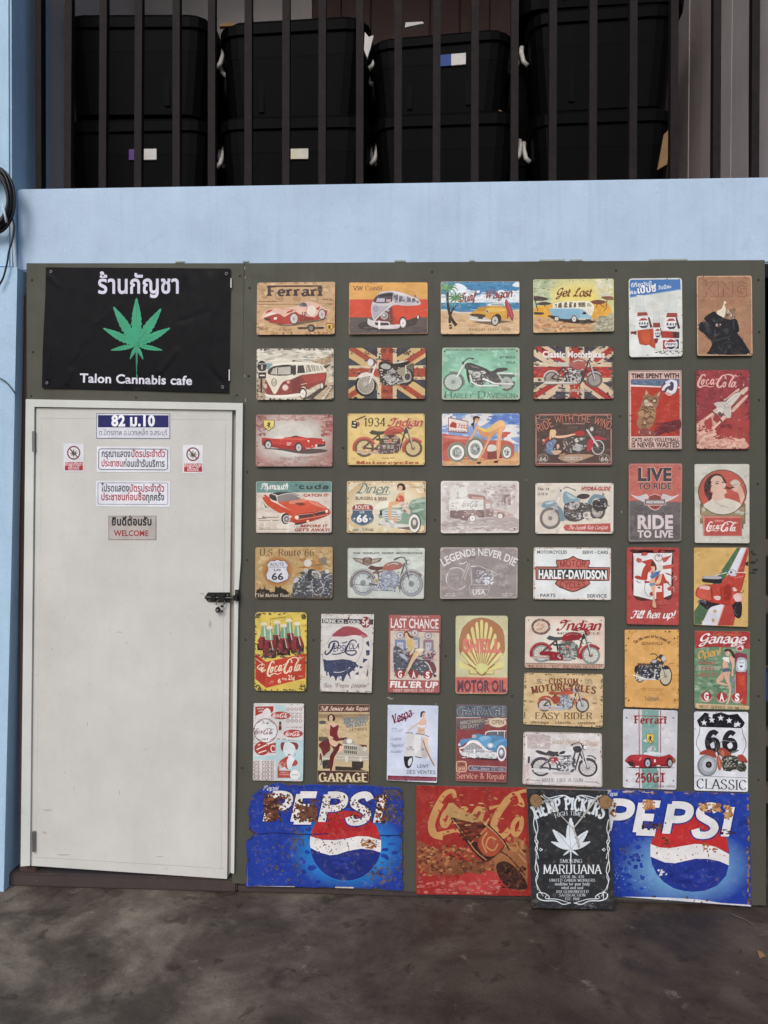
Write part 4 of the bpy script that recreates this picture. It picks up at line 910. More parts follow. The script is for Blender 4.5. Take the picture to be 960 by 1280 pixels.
# ---- second row
s = Sign('sepia tin sign with a dark red and cream camper van on a coast road', (319, 435, 419, 501), LS, [320.8, 435.8, 417, 435.4, 417, 499.3, 320.8, 500], 'd8cdb8')
s.p('ddd3c0', '0,0 960,0 960,240 0,240'); s.fl(['bdb5a4', 'e8e0d0', 'a8a294', 'd2c8b4'], 110, 20, 20, 940, 150, 60, 14); s.p('b09478', '~680,160 760,130 870,100 960,40 960,190 820,200'); s.fl(['96785e', 'c8ac8a'], 30, 730, 110, 950, 180, 26, 10); s.p('7fa0a4', '130,185 210,185 170,260 140,250'); s.p('c8bca4', '~820,240 960,190 960,640 600,640 850,440'); s.fl(['b4a890', 'd8ccb4'], 50, 840, 240, 950, 440, 24, 14)
s.p('4a3c34', '~820,215 910,195 860,235 825,250'); s.p('b49c80', '~0,380 130,380 130,600 0,600'); s.fl(['8f765c', 'c8b496', '6e5844'], 40, 10, 420, 130, 590, 20, 12); s.p('bda88c', '600,640 850,430 960,400 960,640'); s.fl(['a8947a', 'cdb99c'], 40, 640, 430, 940, 620, 40, 10); s.l('e8dcc0', (18, 6), '800,625 930,440'); s.l('4a3c30', (12, 5), '840,620 940,460')
s.part('road_sign_picture'); s.p('2e2a2a', '~80,150 130,190 130,255 100,275 50,272 28,235 35,180'); s.p('2e2a2a', '38,295 130,292 130,365 40,370'); s.l('e8e0d0', 6, '38,190 125,190'); s.t('1', 82, 255, 50, 'efe8da', f='B', part='number'); s.l('f0e8d8', 16, '55,330 115,330'); s.l('2a2422', 22, '75,370 75,540')
s.part('van_picture'); s.p('4a3c36', '600,600 850,440 870,460 690,610 560,615'); s.p('8e3a34', '~135,390 240,560 250,470 330,410 440,370 560,318 836,288 845,400 830,450 800,480 780,430 690,470 620,500 600,470 560,470 530,560 440,560 160,560 120,480'); s.p('a84238', '560,330 836,300 840,380 620,440'); s.p('7a302c', '440,380 540,330 540,560 440,560')
s.p('e6dcc6', '~130,320 160,260 215,195 300,175 470,165 760,185 820,225 838,288 560,318 440,375 330,412 240,555 180,470 140,390'); s.p('f0e8d6', '215,195 470,165 760,185 800,205 470,192 240,212'); s.p('3a302e', '~165,320 205,225 440,205 436,322'); s.p('bdb4a6', '185,315 215,245 255,240 250,318', '270,318 275,235 425,222 425,318'); s.l('efe6d4', 8, '260,230 255,322')
s.p('3a322e', '450,330 455,205 490,205 490,320', '505,305 510,212 580,205 600,298'); s.p('9a9080', '612,296 605,205 650,200 680,285', '690,282 665,202 710,205 728,276'); s.p('b8ae9c', '735,276 722,208 760,212 778,270', '790,270 772,212 800,220 820,265'); s.l('efe6d4', 6, '610,200 640,292', '688,200 705,280', '765,210 785,272'); s.l('d8ccb8', 7, '440,372 560,320 838,290')
s.ring('5a4638', 228, 412, 30, 44, 7); s.l('5a4638', 6, '212,385 228,425 244,385', '205,405 220,440 228,412 237,440 250,405'); s.e('d8b4a4', 362, 476, 38, 38); s.e('ecd6c8', 360, 472, 26, 26); s.e('e0a894', 398, 410, 20, 20); s.e('e0b8a8', 128, 460, 16, 30)
s.e('2e2422', 575, 545, 45, 68); wheel(s, 574, 550, 34, 54, 'd8cabc', 'eee4d8', 'b0a090', .8); s.e('2e2422', 805, 460, 28, 40); s.e('e4d8c8', 800, 455, 17, 32); s.p('efe6d8', '~120,545 150,560 330,570 530,545 528,580 350,598 170,598 125,575'); s.l('f0e0d0', 6, '550,440 620,425'); s.p('4a3c36', '440,150 480,145 480,160 450,162'); s.l('6a5a4c', 5, '480,155 560,158')
s.part('picture').wear(['3e3a34', '57534a', '6a6358', '2e2b28'], 120, 14); s.done()

s = Sign('tin sign with a black motorcycle facing left across a flag of red and cream stripes', (434, 434, 534, 500), LS, [435.8, 434.4, 532.3, 434.9, 531.6, 498.8, 435, 498.1], '3d4048', edge=('8a7a5c', .8))
ujack(s, 10, 8, 945, 622, '3a3d46', 'a8472f', 'd8c09a', 478, 305, .185, .14, 'd2b078', .6); s.fl(['4a4c54', '2e3038'], 50, 20, 20, 940, 610, 22, 16); s.fl(['b8573c', 'c8a880', '94402c'], 50, 20, 250, 940, 380, 30, 8)
s.part('motorcycle_picture'); wheel(s, 690, 345, 112, 120, '2a2624', '8a8478', '4a443e', .72, 10, 'b8b0a2'); s.e('3a3430', 690, 345, 60, 66); s.e('b4aca0', 715, 360, 55, 62); s.e('4a4440', 725, 355, 36, 42)
wheel(s, 222, 455, 130, 140, '26221f', '9a8f80', '5a524a', .74, 14, 'cfc6b6'); s.ring('c9c0b0', 222, 455, 98, 106, 10); s.e('b8b2a8', 215, 445, 30, 30)
s.p('ded6ca', '~120,370 160,320 240,300 310,330 360,400 370,470 330,400 260,345 180,362'); s.p('8a8072', '~300,340 345,400 370,470 350,520 350,430')
s.p('332c28', '~385,190 480,180 560,210 620,260 640,380 600,440 480,460 410,420 380,300'); s.p('c2beb8', '~470,400 560,360 620,380 600,430 500,440'); s.p('a8a49c', '440,330 520,300 540,390 450,400', '490,250 550,250 570,310 510,330'); s.fl(['d8d4cc', '4a4440', '8f8a80', '2a2624', 'b8b4aa'], 90, 390, 270, 640, 450, 16, 9)
s.p('2e2826', '~380,190 450,170 540,190 560,225 500,280 420,262'); s.p('b4b0a8', '~400,225 450,195 520,225 500,265 430,255'); s.p('24201e', '~550,205 640,190 740,170 750,190 680,230 600,240'); s.p('d8d0c4', '~560,190 640,170 730,160 640,190'); s.p('9c9078', '~595,280 650,245 700,250 690,330 640,345'); s.p('6a6254', '~700,240 780,190 800,220 790,300 760,270'); s.l('3a3430', 9, '790,200 800,300'); s.l('d8d2c8', 12, '700,220 708,320')
s.l('d6cec2', 20, '345,200 265,430'); s.l('efe8dc', 7, '350,200 262,440'); s.l('7a746a', 14, '290,240 262,310'); s.e('55504a', 290, 180, 46, 50); s.e('d8d6d0', 280, 182, 36, 44); s.l('2a2624', 12, '~330,150 390,140 450,160 520,160'); s.l('b8b0a4', 8, '300,130 360,160'); s.l('b8b2a6', 14, '~600,440 680,420 760,400'); s.l('8a7a5e', 6, '~385,320 400,420 480,465 600,455')
s.t('SONS OF BRITAIN', 478, 98, 44, '4a2e28', 520, 'S', arc=34); s.t('Unit 1', 475, 545, 40, '5a221a', 130, 's'); s.sp('9a8a70', 370, 590, 200, 16); nail4(s, '6a5a40', 9); s.done()

s = Sign('mint green tin sign with a grey chopper motorcycle facing left', (551, 434, 651, 500), LS, [552.7, 434.2, 649.4, 434.5, 649.7, 499.6, 552.2, 499.6], '8fc0a2', edge=('c4b8a0', 1.2), rad=3.2)
s.glow('86b89a', '9ed2b4', 420, 300, 430, 290, .3, 8, 6); s.fl(['94c6a8', '84b698', 'a6d0b6'], 90, 40, 40, 920, 600, 50, 30)
s.part('motorcycle_picture'); wheel(s, 790, 430, 100, 98, '6c6a66', 'b8bdb2', '8a8a84', .72, 10, '8f928a'); wheel(s, 150, 418, 122, 112, '6a6a68', 'c2ccc0', '9a9c96', .84, 14, '9aa298'); s.ring('6a6a6a', 150, 418, 130, 122, 12, -20, 110)
s.p('4e4a4a', '~285,250 300,200 350,185 440,215 540,255 600,290 640,275 690,250 780,248 800,275 700,300 640,320 680,330 700,400 600,440 560,400 540,330 420,285 320,270'); s.p('3a3636', '~320,262 345,330 350,440 390,470 370,470 325,400 305,290'); s.p('555150', '~520,320 600,300 680,330 700,420 620,430 560,400'); s.p('7a7674', '350,215 440,235 470,255 380,245')
s.p('64615e', '345,280 540,285 560,400 500,460 400,460 350,380'); s.p('d8d6ce', '~380,330 400,300 460,298 480,330 460,355 400,352'); s.p('d8d6ce', '~480,285 530,290 540,310 500,320', '~335,290 370,285 375,310 350,320'); s.fl(['d6d6ce', '5a5856', '9a9a94', '3e3c3c'], 70, 350, 290, 580, 450, 14, 9); s.e('c8c8c0', 432, 330, 48, 38); s.e('9a9a94', 432, 330, 24, 18)
s.l('e6e6de', 20, '350,340 375,420 430,455 480,465 700,465', '~500,380 560,400 640,435 700,440 870,445'); s.l('b0b2aa', 6, '480,475 700,472', '640,448 870,455'); s.l('e2e2da', 18, '680,310 870,318'); s.l('d0d2ca', 13, '680,320 740,405'); s.p('6a6866', '690,328 890,330 880,360 720,350')
s.l('dfe2da', 18, '285,190 190,360'); s.l('b8bab2', 6, '295,195 200,365'); s.l('4a4848', 12, '~260,200 290,160 340,130 400,140'); s.e('4a4848', 268, 190, 14, 20); s.p('5a5856', '340,125 400,130 380,150'); s.e('c8c8c0', 900, 325, 18, 22)
s.t("MOTORCYCLING · WORLD'S GREATEST SPORT", 480, 38, 24, '44564a', 830, 'b'); s.t('AT MOLO', 800, 132, 26, '54665a', 190, 'B'); s.t('W.L.A', 840, 195, 26, '54665a', 110, 'B')
s.t('H', 90, 612, 78, '62806e', 90, 's'); s.t('ARLEY', 265, 612, 56, '62806e', 230, 's'); s.t('D', 490, 612, 84, '62806e', 95, 's'); s.t('AVIDSON', 720, 612, 56, '62806e', 340, 's'); nail4(s, '3c4a42', 10, .05); s.done()

s = Sign('tin sign with a grey motorcycle on a worn flag under white letters', (666, 433, 766, 499), LS, [666.8, 433, 767, 432.5, 767, 498.6, 666.6, 499.1], '4a4347', edge=('6a5f56', .8))
ujack(s, 8, 6, 952, 628, '4a444c', 'b03a34', 'd8c4a4', 505, 310, .175, .19, 'd8c0a0', .56); s.fl(['554e56', '3c363e', '6a6068'], 60, 20, 20, 940, 620, 30, 18); s.fl(['b8463e', '8e302c', 'c85a4e'], 60, 20, 245, 940, 370, 36, 10); s.fl(['c4ac88', 'e2d2b4'], 50, 20, 180, 940, 240, 30, 8); s.fl(['c4ac88', 'e2d2b4'], 30, 420, 20, 590, 620, 10, 20)
s.part('motorcycle_picture'); moto(s, (225, 385), (740, 400), (92, 88), (96, 92), 'b06a60', '4a403e', 'c2bcb4', '6e645e', 'a89c92', 'cfc8c0', 'slim', hi='dcd6ce', spokes=12, fcol='cdc4bc', k=470, hub='8a7f76')
s.l('ddd6cc', 20, '130,442 420,436 560,428'); s.l('9a9088', 6, '130,456 540,442'); s.p('b8605a', '~470,260 540,220 610,215 640,250 600,275 500,272'); s.fl(['8a807a', 'd8d0c8', '4a403e'], 60, 330, 270, 600, 430, 14, 10)
s.t('Classic Motorbikes', 490, 132, 72, 'efe8e2', 750, 'H'); s.t('ROYAL ENFIELD BIKES', 490, 545, 30, 'cfc2b4', 390, 'B'); s.part('picture').wear(['5c5248', '3e3834', '8a7c6c'], 90, 14); nail4(s, '2e2826', 9); s.done()
# ---- third row
s = Sign('tin sign with an open red sports car on a pale pinkish ground, yellow crest above', (319, 517, 419, 583), LS, [320, 518.2, 415.9, 518, 415.4, 583.1, 320, 583.1], 'a87a72')  # sky glare is painted into the pale tones of this print
s.glow('a4766e', 'd8d4c8', 440, 300, 560, 390, .45, 12, 10); s.fl(['a8706a', 'b88880', '94605a'], 40, 10, 20, 120, 260, 26, 20); s.fl(['a05a50', 'b4786e', '8f5048'], 44, 800, 30, 920, 260, 24, 22); s.fl(['b48a80', 'c4a298'], 40, 20, 520, 920, 620, 40, 14); s.fl(['b0867e', 'c09a92'], 40, 250, 10, 920, 80, 40, 14)
s.part('car_picture'); s.p('5a4a46', '~100,418 300,440 520,478 700,480 870,450 780,425 500,420'); s.p('c23a30', '80,290 130,292 225,300 230,280 330,290 420,280 530,272 620,290 700,290 800,300 845,340 840,380 780,410 660,420 620,430 560,440 480,440 200,405 90,385')
s.p('a02c26', '200,365 480,385 480,440 200,405', '570,400 640,420 560,440', '80,320 115,330 115,385 84,380'); s.p('d85a4c', '~230,285 420,292 620,300 560,318 300,310'); s.p('ead8cc', '~225,282 300,268 345,285 330,300 230,300'); s.l('c8d0cc', 5, '~335,285 350,230 430,218 480,226 520,265'); s.p('3a2e2c', '430,275 490,262 530,272 460,284'); s.l('f0e8e0', 8, '380,350 435,356', '380,376 425,376')
s.p('f2e8e0', '620,318 650,322 645,350', '800,310 830,325 815,332'); s.e('f4ece4', 732, 384, 12, 16); s.e('f4ece4', 812, 380, 12, 16); s.e('f0b0a0', 685, 392, 9, 9); s.p('3c3230', '745,372 840,366 838,396 750,400'); s.l('d8d4d0', 9, '700,412 790,404 845,395', '610,415 660,418')
for x, y in ((155, 370), (520, 402)): s.e('2e2624', x, y, 48, 58); wheel(s, x+3, y+6, 36, 48, '8a8480', 'd0ccc8', '5e5a58', .8, 8)
s.part('badge'); crest(s, 165, 140, 130, 130, 'ead476'); s.t('Ferrari 250 GT', 470, 556, 36, 'a89a92', 340, 'g'); s.part('picture').wear(['8a625c', 'c0b0a6', '6a4e4a'], 40, 10); nail4(s, '4a3a36'); s.done()

s = Sign('pale yellow tin sign with a long brownish red motorcycle and a feathered headdress emblem', (433, 516, 533, 582), LS, [434.6, 517, 530.9, 517, 530.9, 581.2, 434.6, 581.2], 'e4c682', edge=('c8a46a', .7))
s.fl(['eacd8c', 'dcbc76'], 50, 30, 30, 930, 600, 50, 30); s.part('motorcycle_picture'); moto(s, (215, 420), (800, 425), (118, 112), (112, 108), 'b65648', '5a463c', 'c4b49c', '6a5a48', 'dec48c', '4a4a38', 'deep', hi='d88a74', spokes=12, k=500, hub='8a5a4a', t=.74)
s.p('6a5a58', '~360,400 420,370 600,370 615,400 600,480 420,490 370,450'); s.p('b4a898', '440,390 470,385 470,430 440,430', '490,385 520,385 520,430 490,430', '540,385 570,385 570,430 540,430'); s.l('4e403a', 5, '400,440 610,440', '420,470 600,465'); s.fl(['9a8c7e', '4a3e38', 'c8bca8', '7a4a40'], 60, 350, 365, 620, 490, 12, 9); s.l('e8c8b0', 6, '~640,470 640,390 670,340'); s.p('4a4a3a', '345,318 380,305 480,312 520,320 420,334 360,332'); s.p('4a4a40', '685,215 740,205 735,245 700,250'); s.l('5a5040', 8, '~545,250 600,232 640,240 680,270 730,320')
s.part('badge'); s.p('33302c', '65,95 110,98 150,130 120,190 60,175'); s.p('e8dcc0', '85,110 120,112 110,130 90,126', '70,148 110,150 108,164 74,160'); s.e('b05a4a', 145, 135, 14, 30); s.l('33302c', 10, '105,90 230,35'); s.l('7a4a3a', 4, '115,92 225,42')
s.t('1934', 338, 160, 98, '40402a', 260, 's'); s.t('Indian', 705, 160, 96, 'b4503e', 400, 'C', out=('e8b898', .5)); s.t('Motorcycles', 495, 612, 32, 'b45c3c', 740, 'S'); s.t('Model 402', 500, 550, 16, '8a6a44', 150, 'b'); nail4(s, '8a6a3c', 8, .03); s.done()

s = Sign('tin sign with a dark haired woman in yellow leaning over whitewall tyres by a billboard', (551, 516, 651, 582), LS, [552.2, 516.8, 649.4, 516.8, 649.4, 581.9, 552.7, 582.4], '9ab0d4', edge=('e4d4bc', 1.0))
s.p('8ea6d0', '0,0 960,0 960,400 0,400'); s.p('e8e2dc', '~0,20 140,10 180,60 100,130 0,150', '~260,80 330,20 600,10 590,90 480,160 420,120 340,160', '~760,170 850,140 950,170 950,280 840,300 900,350 950,380 760,330'); s.fl(['7a96c8', 'a8bcdc', 'd8dce4'], 80, 10, 10, 950, 330, 40, 18); s.fl(['6a88c4', '5a7abc'], 40, 600, 30, 940, 130, 50, 20)
s.p('d8a878', '0,470 960,470 960,640 0,640'); s.fl(['e4ba8c', 'c8945e', 'd09a6a'], 70, 10, 540, 950, 620, 50, 8); s.part('car_picture'); s.p('c8685a', '~0,270 120,265 260,280 420,300 560,330 760,330 850,360 880,420 850,540 640,560 300,560 0,560'); s.p('b85648', '~0,400 100,340 280,360 280,430 100,420 0,480'); s.p('e09080', '~20,285 200,280 350,310 200,320'); s.p('c06050', '~740,235 840,235 800,270 740,310'); s.p('8a4a42', '560,460 660,450 740,470 730,545 560,560'); s.p('e4dcd0', '~575,390 640,385 665,410 660,455 560,460')
for x, y, rx, ry in ((790, 470, 66, 88), (190, 470, 116, 122), (410, 430, 122, 148)):
    s.e('8f9080', x, y, rx, ry); s.e('6e7064', x+rx*.06, y+ry*.04, rx*.86, ry*.86); s.e('f0eadf', x+rx*.05, y+ry*.05, rx*.74, ry*.76); s.e('9aa09a', x+rx*.02, y+ry*.05, rx*.5, ry*.5); s.fl(['6a706c', 'c8ccc6'], 24, x-rx*.4, y-ry*.4, x+rx*.4, y+ry*.4, 14, 14, True); s.e('d8d8d0', x, y, rx*.16, ry*.16)
s.part('billboard_picture'); s.p('8a5a50', '88,52 330,100 325,245 90,228'); s.p('f0e0d8', '97,64 322,108 318,235 98,218'); s.p('b84838', '105,150 140,105 190,125 188,185 110,170'); s.p('c25848', '195,125 318,140 316,195 195,180'); s.t('BEEF', 255, 190, 60, 'f4e8e0', 116, 'B', dy=-10); s.t('YOUR FUTURE', 210, 222, 18, '8a4a40', 200, 'B', dy=-14)
s.part('woman_picture'); s.p('e0a474', '~560,230 720,140 770,150 760,200 640,260 560,380 520,460 470,560 430,600 440,560 500,440 560,320'); s.p('e8a878', '~690,180 750,170 725,300 715,460 690,560 660,590 675,540 665,400 680,280'); s.p('d89468', '~445,180 470,260 540,300 580,240 520,220'); s.p('ecbc84', '~440,120 470,170 560,190 680,100 750,100 770,160 700,170 600,230 520,215 450,190'); s.p('e8cc6a', '~455,180 560,195 640,130 600,210 520,230')
s.l('e4ac80', 26, '440,160 400,250 345,325'); s.e('ecbc96', 428, 82, 32, 42); face(s, 434, 86, 28, 1); s.p('4a2e24', '~385,60 420,36 465,50 460,70 420,66 408,100 400,150 395,200 380,160 360,140 390,110'); s.p('4a3428', '430,590 485,585 475,615 440,615', '640,580 690,568 680,600 635,602'); s.l('f2d0a8', 6, '~720,190 700,300 690,440', '~600,280 560,370 500,500'); s.part('picture'); nail4(s, '8a8274', 6); s.done()

s = Sign('dark brown tin sign with a woman in denim reaching towards a red chopper', (667, 516, 767, 582), LS, [668, 516.3, 765.2, 516.3, 765.7, 581.9, 668.5, 582.4], '5a4640', edge=('8a5248', 1.4))
s.fl(['64504a', '4e3c36', '6a5850'], 60, 30, 30, 930, 600, 40, 20); s.l('c89a8c', 9, '60,25 900,25', '930,60 930,580', '890,608 70,608', '30,580 30,60'); s.ring('b88274', 50, 45, 24, 22, 8); s.ring('b88274', 910, 45, 24, 22, 8); s.ring('b88274', 50, 590, 24, 22, 8); s.ring('b88274', 910, 590, 24, 22, 8)
s.l('a88a78', 5, '~60,70 120,85 190,60', '~770,60 840,85 900,70'); s.l('6e5a50', 4, *['300,%d 690,%d' % (y, y) for y in (165, 190, 215)]); s.p('b49478', '~290,540 420,500 720,505 600,560 480,600 400,590'); s.p('d8c8b8', '375,530 580,530 580,565 375,565'); s.t('BORN TO BE FREE', 478, 558, 20, '6a3a30', 190, 'B')
s.part('motorcycle_picture'); s.ring('c8c4c0', 772, 415, 72, 84, 12); s.e('4e4240', 772, 415, 62, 72)
for k in range(8): s.l('8a8480', 4, [(772, 415), (772+62*math.cos(k*.785), 415+72*math.sin(k*.785))])
s.p('b8404a', '~700,310 760,275 840,300 870,320 760,325', '~650,470 640,380 680,310 720,330 700,420'); s.l('d8d0cc', 26, '640,195 775,405'); s.l('8a827e', 8, '650,195 785,400'); s.l('4a4444', 14, '610,150 650,200'); s.e('c8c4c0', 698, 195, 22, 26); s.p('b04038', '~490,235 560,215 610,230 600,270 500,275'); s.p('5a504c', '~380,330 440,300 620,300 640,380 560,460 400,470'); s.e('d4d0c8', 518, 330, 24, 26); s.e('c8c4bc', 570, 315, 20, 18); s.p('b4b4b0', '~470,440 500,380 590,390 560,460'); s.fl(['8a827c', '3a3230', 'c8c0b8', '6a5a54'], 60, 350, 300, 620, 470, 14, 10); s.l('c8b8a0', 12, '385,340 410,390', '360,370 385,410', '440,430 450,480')
s.part('woman_picture'); s.p('b0484a', '~120,340 170,290 200,300 160,340 110,390'); s.e('d8a878', 120, 330, 16, 16); s.p('e4b89a', '~240,275 300,275 380,270 480,250 500,262 390,295 280,305'); s.p('e6bc9e', '~235,205 265,215 270,245 250,290 225,300 215,250'); s.p('e2c088', '~195,225 215,200 260,205 265,215 230,225 225,260 205,320 190,310'); s.p('7e8ea8', '~190,340 250,320 275,345 240,400 230,480 200,490 170,450 150,380'); s.fl(['9aa8bc', '5e6e8c'], 24, 165, 340, 260, 480, 12, 10); s.p('e0b498', '~225,460 320,450 330,470 290,500 240,500', '~275,390 300,375 310,410 285,440'); s.p('6e80a0', '~140,430 200,460 240,500 200,500 150,470'); s.l('c09878', 16, '310,510 380,490')
for x in (112, 848): s.part('route_badge#%d' % x); s.ring('a09888', x, 545, 60, 50, 7); s.t('66', x, 575, 44, 'd0c8b8', 84, 'B'); s.l('a09888', 6, '%d,518 %d,518' % (x-55, x+55))
s.t('RIDE', 150, 195, 92, 'bc7c68', 200, 'G', rot=-22, out=('3a2622', .7)); s.t('WITH THE', 470, 118, 76, 'bc7c68', 420, 'G', out=('3a2622', .7), arc=12); s.t('WIND', 815, 165, 92, 'bc7c68', 210, 'G', rot=21, out=('3a2622', .7)); s.t('Legends of America', 475, 138, 20, 'e0c0b0', 260, 'i', out=('8a4a40', .8)); s.done()

# ---- fourth row
s = Sign('tin sign with a red muscle car on cream below a teal band', (318, 601, 418, 667), LS, [320, 601.8, 414.9, 601.8, 414.5, 666, 320, 666], 'dccfc0', edge=('b8a898', .7))
s.p('6a918a', '0,0 960,0 960,138 0,142'); s.fl(['78a098', '5e847e'], 30, 20, 20, 940, 125, 50, 10); s.fl(['e2d8ca', 'd0c2b2'], 60, 30, 160, 930, 610, 50, 20)
s.part('car_picture'); s.p('5a4844', '~330,480 440,520 640,500 880,420 700,480 500,530'); s.p('3c3432', '~180,165 300,135 440,140 560,200 430,250 280,245 200,220'); s.p('c84a30', '80,180 130,165 180,200 200,240 300,290 430,350 500,420 460,500 440,510 420,420 360,380 310,390 250,360 160,300 110,240'); s.p('d2573c', '~280,255 400,240 560,215 640,230 760,260 900,350 890,410 700,440 500,480 430,360'); s.p('e28a70', '~420,245 560,220 640,235 560,260 440,280', '~640,240 760,270 860,330 740,300'); s.p('b43a26', '500,400 720,370 900,340 895,410 700,480 520,510 470,500')
s.p('4a3c3a', '525,415 700,395 705,425 540,450', '725,385 860,360 865,390 735,418'); s.l('e0b0a0', 5, '525,412 705,390', '725,382 860,355', '520,470 700,440 880,405'); s.e('f0dcc8', 510, 440, 24, 24); s.e('f0dcc8', 868, 366, 17, 20); s.e('f0d8b0', 642, 485, 18, 14); s.p('8a8280', '~290,180 400,155 480,165 560,215 420,240 290,245'); s.l('ded4cc', 8, '~210,160 265,175 275,250', '~280,180 400,150 470,160 570,215'); s.p('3a3230', '185,170 255,175 262,245 205,220'); s.p('7a3a2c', '~490,270 560,262 620,285 540,296'); s.l('e8a890', 5, '~310,300 430,350'); s.e('2e2624', 375, 455, 52, 66); wheel(s, 386, 460, 44, 50, 'd0c8c0', '8a8480', 'd8d4d0', .8, 5, '4a4644'); s.p('2e2624', '110,260 140,310 175,322 130,320')
s.t('Plymouth', 235, 104, 72, 'f0ece4', 330, 'C'); s.t("'cuda", 690, 96, 52, '3c4a48', 400, 'g'); s.t('CATCH IT', 735, 188, 32, 'a8443a', 300, 'H', sl=.2); s.t('...BEFORE IT', 690, 556, 30, 'a8443a', 380, 'H', sl=.2); s.t("GET'S AWAY!", 690, 604, 32, 'a8443a', 420, 'H', sl=.2)
s.part('picture').l('4a4240', 7, '40,455 140,452', '90,438 290,436'); s.p('4a4240', '85,440 110,425 140,440'); s.l('5a504c', 5, '50,475 190,474', '215,476 290,476')
for i in range(5): s.sp('a89a8e', 50, 508+i*18, 60, 9); s.sp('a89a8e', 125, 508+i*18, 70, 9); s.sp('a89a8e', 210, 508+i*18, 60, 9)
s.sp('6a5e58', 60, 585, 330, 12); s.wear(['a8988a', '7a6e66', 'c8bcae'], 30, 9); s.done()

s = Sign('cream tin sign with a woman sitting on a green classic car beside a route shield', (433, 601, 533, 667), LS, [433.6, 601.3, 532.3, 601.3, 531.9, 666, 433.6, 666], 'e2d4b4', edge=('c08a58', 1.0))
s.glow('d8b88a', 'e6dcc0', 480, 320, 540, 370, .6, 8); s.fl(['e8e0c8', 'dccca8'], 60, 40, 30, 930, 610, 40, 24); s.p('ece6d2', '~330,330 400,260 490,235 510,300 400,340'); s.part('car_picture'); s.p('7a6e64', '~380,520 480,545 760,590 800,560 500,500'); s.p('8fa690', '~740,280 790,230 880,212 945,215 945,520 880,520 750,520 640,540 480,500 400,460 390,360 480,330 620,320'); s.p('7a9682', '~700,330 800,310 945,340 945,480 880,420 800,390 740,420'); s.p('b4c4b0', '~770,260 860,225 945,222 945,250 820,270', '~790,360 900,330 930,345 820,380'); s.fl(['a8baa6', '6a8672'], 20, 760, 230, 940, 330, 30, 6)
s.p('c8ccc8', '~430,370 500,340 640,350 660,420 640,480 520,480 440,450'); s.l('5a6660', 7, *['460,%d 640,%d' % (y, y+6) for y in (372, 400, 428, 456)]); s.l('eceae4', 6, *['460,%d 640,%d' % (y, y+6) for y in (386, 414, 442)]); s.e('dcdcd4', 632, 378, 30, 30); s.p('3c3a34', '395,365 425,350 430,410 400,415'); s.e('e0e0d8', 388, 378, 14, 26); s.p('dad8d0', '~380,500 420,480 560,510 740,525 755,550 560,560 430,530'); s.p('c8c6be', '520,500 580,500 575,570 530,565')
s.e('4a463e', 822, 510, 72, 120); wheel(s, 816, 510, 66, 108, 'efeae0', '7a7670', 'd4d0c8', .68); s.e('dcd6d0', 816, 500, 22, 36)
s.part('woman_picture'); s.p('e4ae84', '~600,245 640,260 600,285 550,300 545,400 550,470 515,470 505,380 510,270 550,250'); s.p('e8b48c', '~640,150 690,140 700,190 690,260 640,260 600,230 620,180'); s.p('c8624a', '~605,200 640,175 680,185 690,250 600,250 590,225'); s.p('dcc8b8', '~640,255 700,260 760,340 770,380 740,405 700,340 640,290'); s.fl(['c05a5a', 'e8e0d8'], 26, 660, 265, 760, 390, 12, 8); s.l('e2aa80', 22, '640,150 610,190 640,230'); s.e('ecc09c', 648, 88, 26, 36); face(s, 646, 90, 26); s.p('4a3028', '~615,110 612,50 650,28 695,45 710,100 670,115 672,70 640,58 625,75'); s.p('e0a880', '~575,440 600,430 605,500 575,490'); s.p('e8e4dc', '500,480 550,470 590,515 545,510')
s.part('badge'); s.p('52647a', '~70,330 100,290 190,282 290,290 320,330 310,380 330,440 300,500 190,540 85,500 55,440 75,380'); s.p('a03c3c', '70,335 100,290 190,280 290,290 318,335 300,350 85,350'); s.l('dcd8d0', 5, '72,352 312,352'); s.ring('b8c0c4', 192, 415, 128, 118, 5, 200, 340); s.t('ROUTE', 190, 338, 44, 'efe4dc', 170, 'B'); s.t('US', 188, 390, 26, 'e8e8e4', 56, 'B'); s.t('66', 190, 495, 84, 'f4f2ec', 136, 'H'); star(s, 95, 455, 16, 'e8e8e4'); star(s, 285, 455, 16, 'e8e8e4')
s.t('Diner', 300, 150, 118, '6e8682', 370, 'c'); s.part('picture').l('6e8682', (8, 4), '~350,165 430,160 500,165 524,140 505,122'); s.t('BURGERS & BEER', 300, 226, 38, '8f7060', 380, 'B', dy=-10); s.t('open 24 hours', 195, 600, 36, '5a5a50', 250, 'c'); s.part('picture').l('b8a890', 4, '~750,40 830,75 920,65', '760,78 910,75'); s.wear(['a8703c', '8a6038', 'c8a070'], 40, 10); nail4(s, 'b0703c', 9, .035); s.done()

s = Sign('faded pale sepia tin sign with an old delivery truck on a street', (550, 601, 650, 667), LS, [551, 601, 649, 601.2, 648.4, 666, 551, 666.6], 'd6ccc6', edge=('e6e0d8', 1.2), rad=3.4)  # washed-out tones hold the sky's reflection as print colour
s.fl(['d0c4be', 'ded6d0', 'c8bab4', 'e6e2da'], 160, 30, 30, 930, 610, 40, 30); s.p('e6e4dc', '~120,210 140,90 180,80 200,200', '~230,200 240,90 300,80 330,170', '~520,150 560,100 640,110 640,190'); s.fl(['b8a49e', 'd8ccc4', 'c8b0aa'], 90, 530, 60, 900, 290, 26, 18); s.p('9a8684', '745,170 840,160 850,290 820,290 815,200 790,200 790,300 770,290 760,210 745,260'); s.p('a88880', '~345,160 520,180 545,205 530,222 360,215'); s.p('d8b0a4', '380,190 520,200 520,220 385,212'); s.p('bcaea8', '~60,500 300,480 880,430 920,600 480,540 60,560'); s.fl(['b0a29e', 'ccc0ba', 'e2dcd4'], 90, 60, 480, 900, 600, 50, 8)
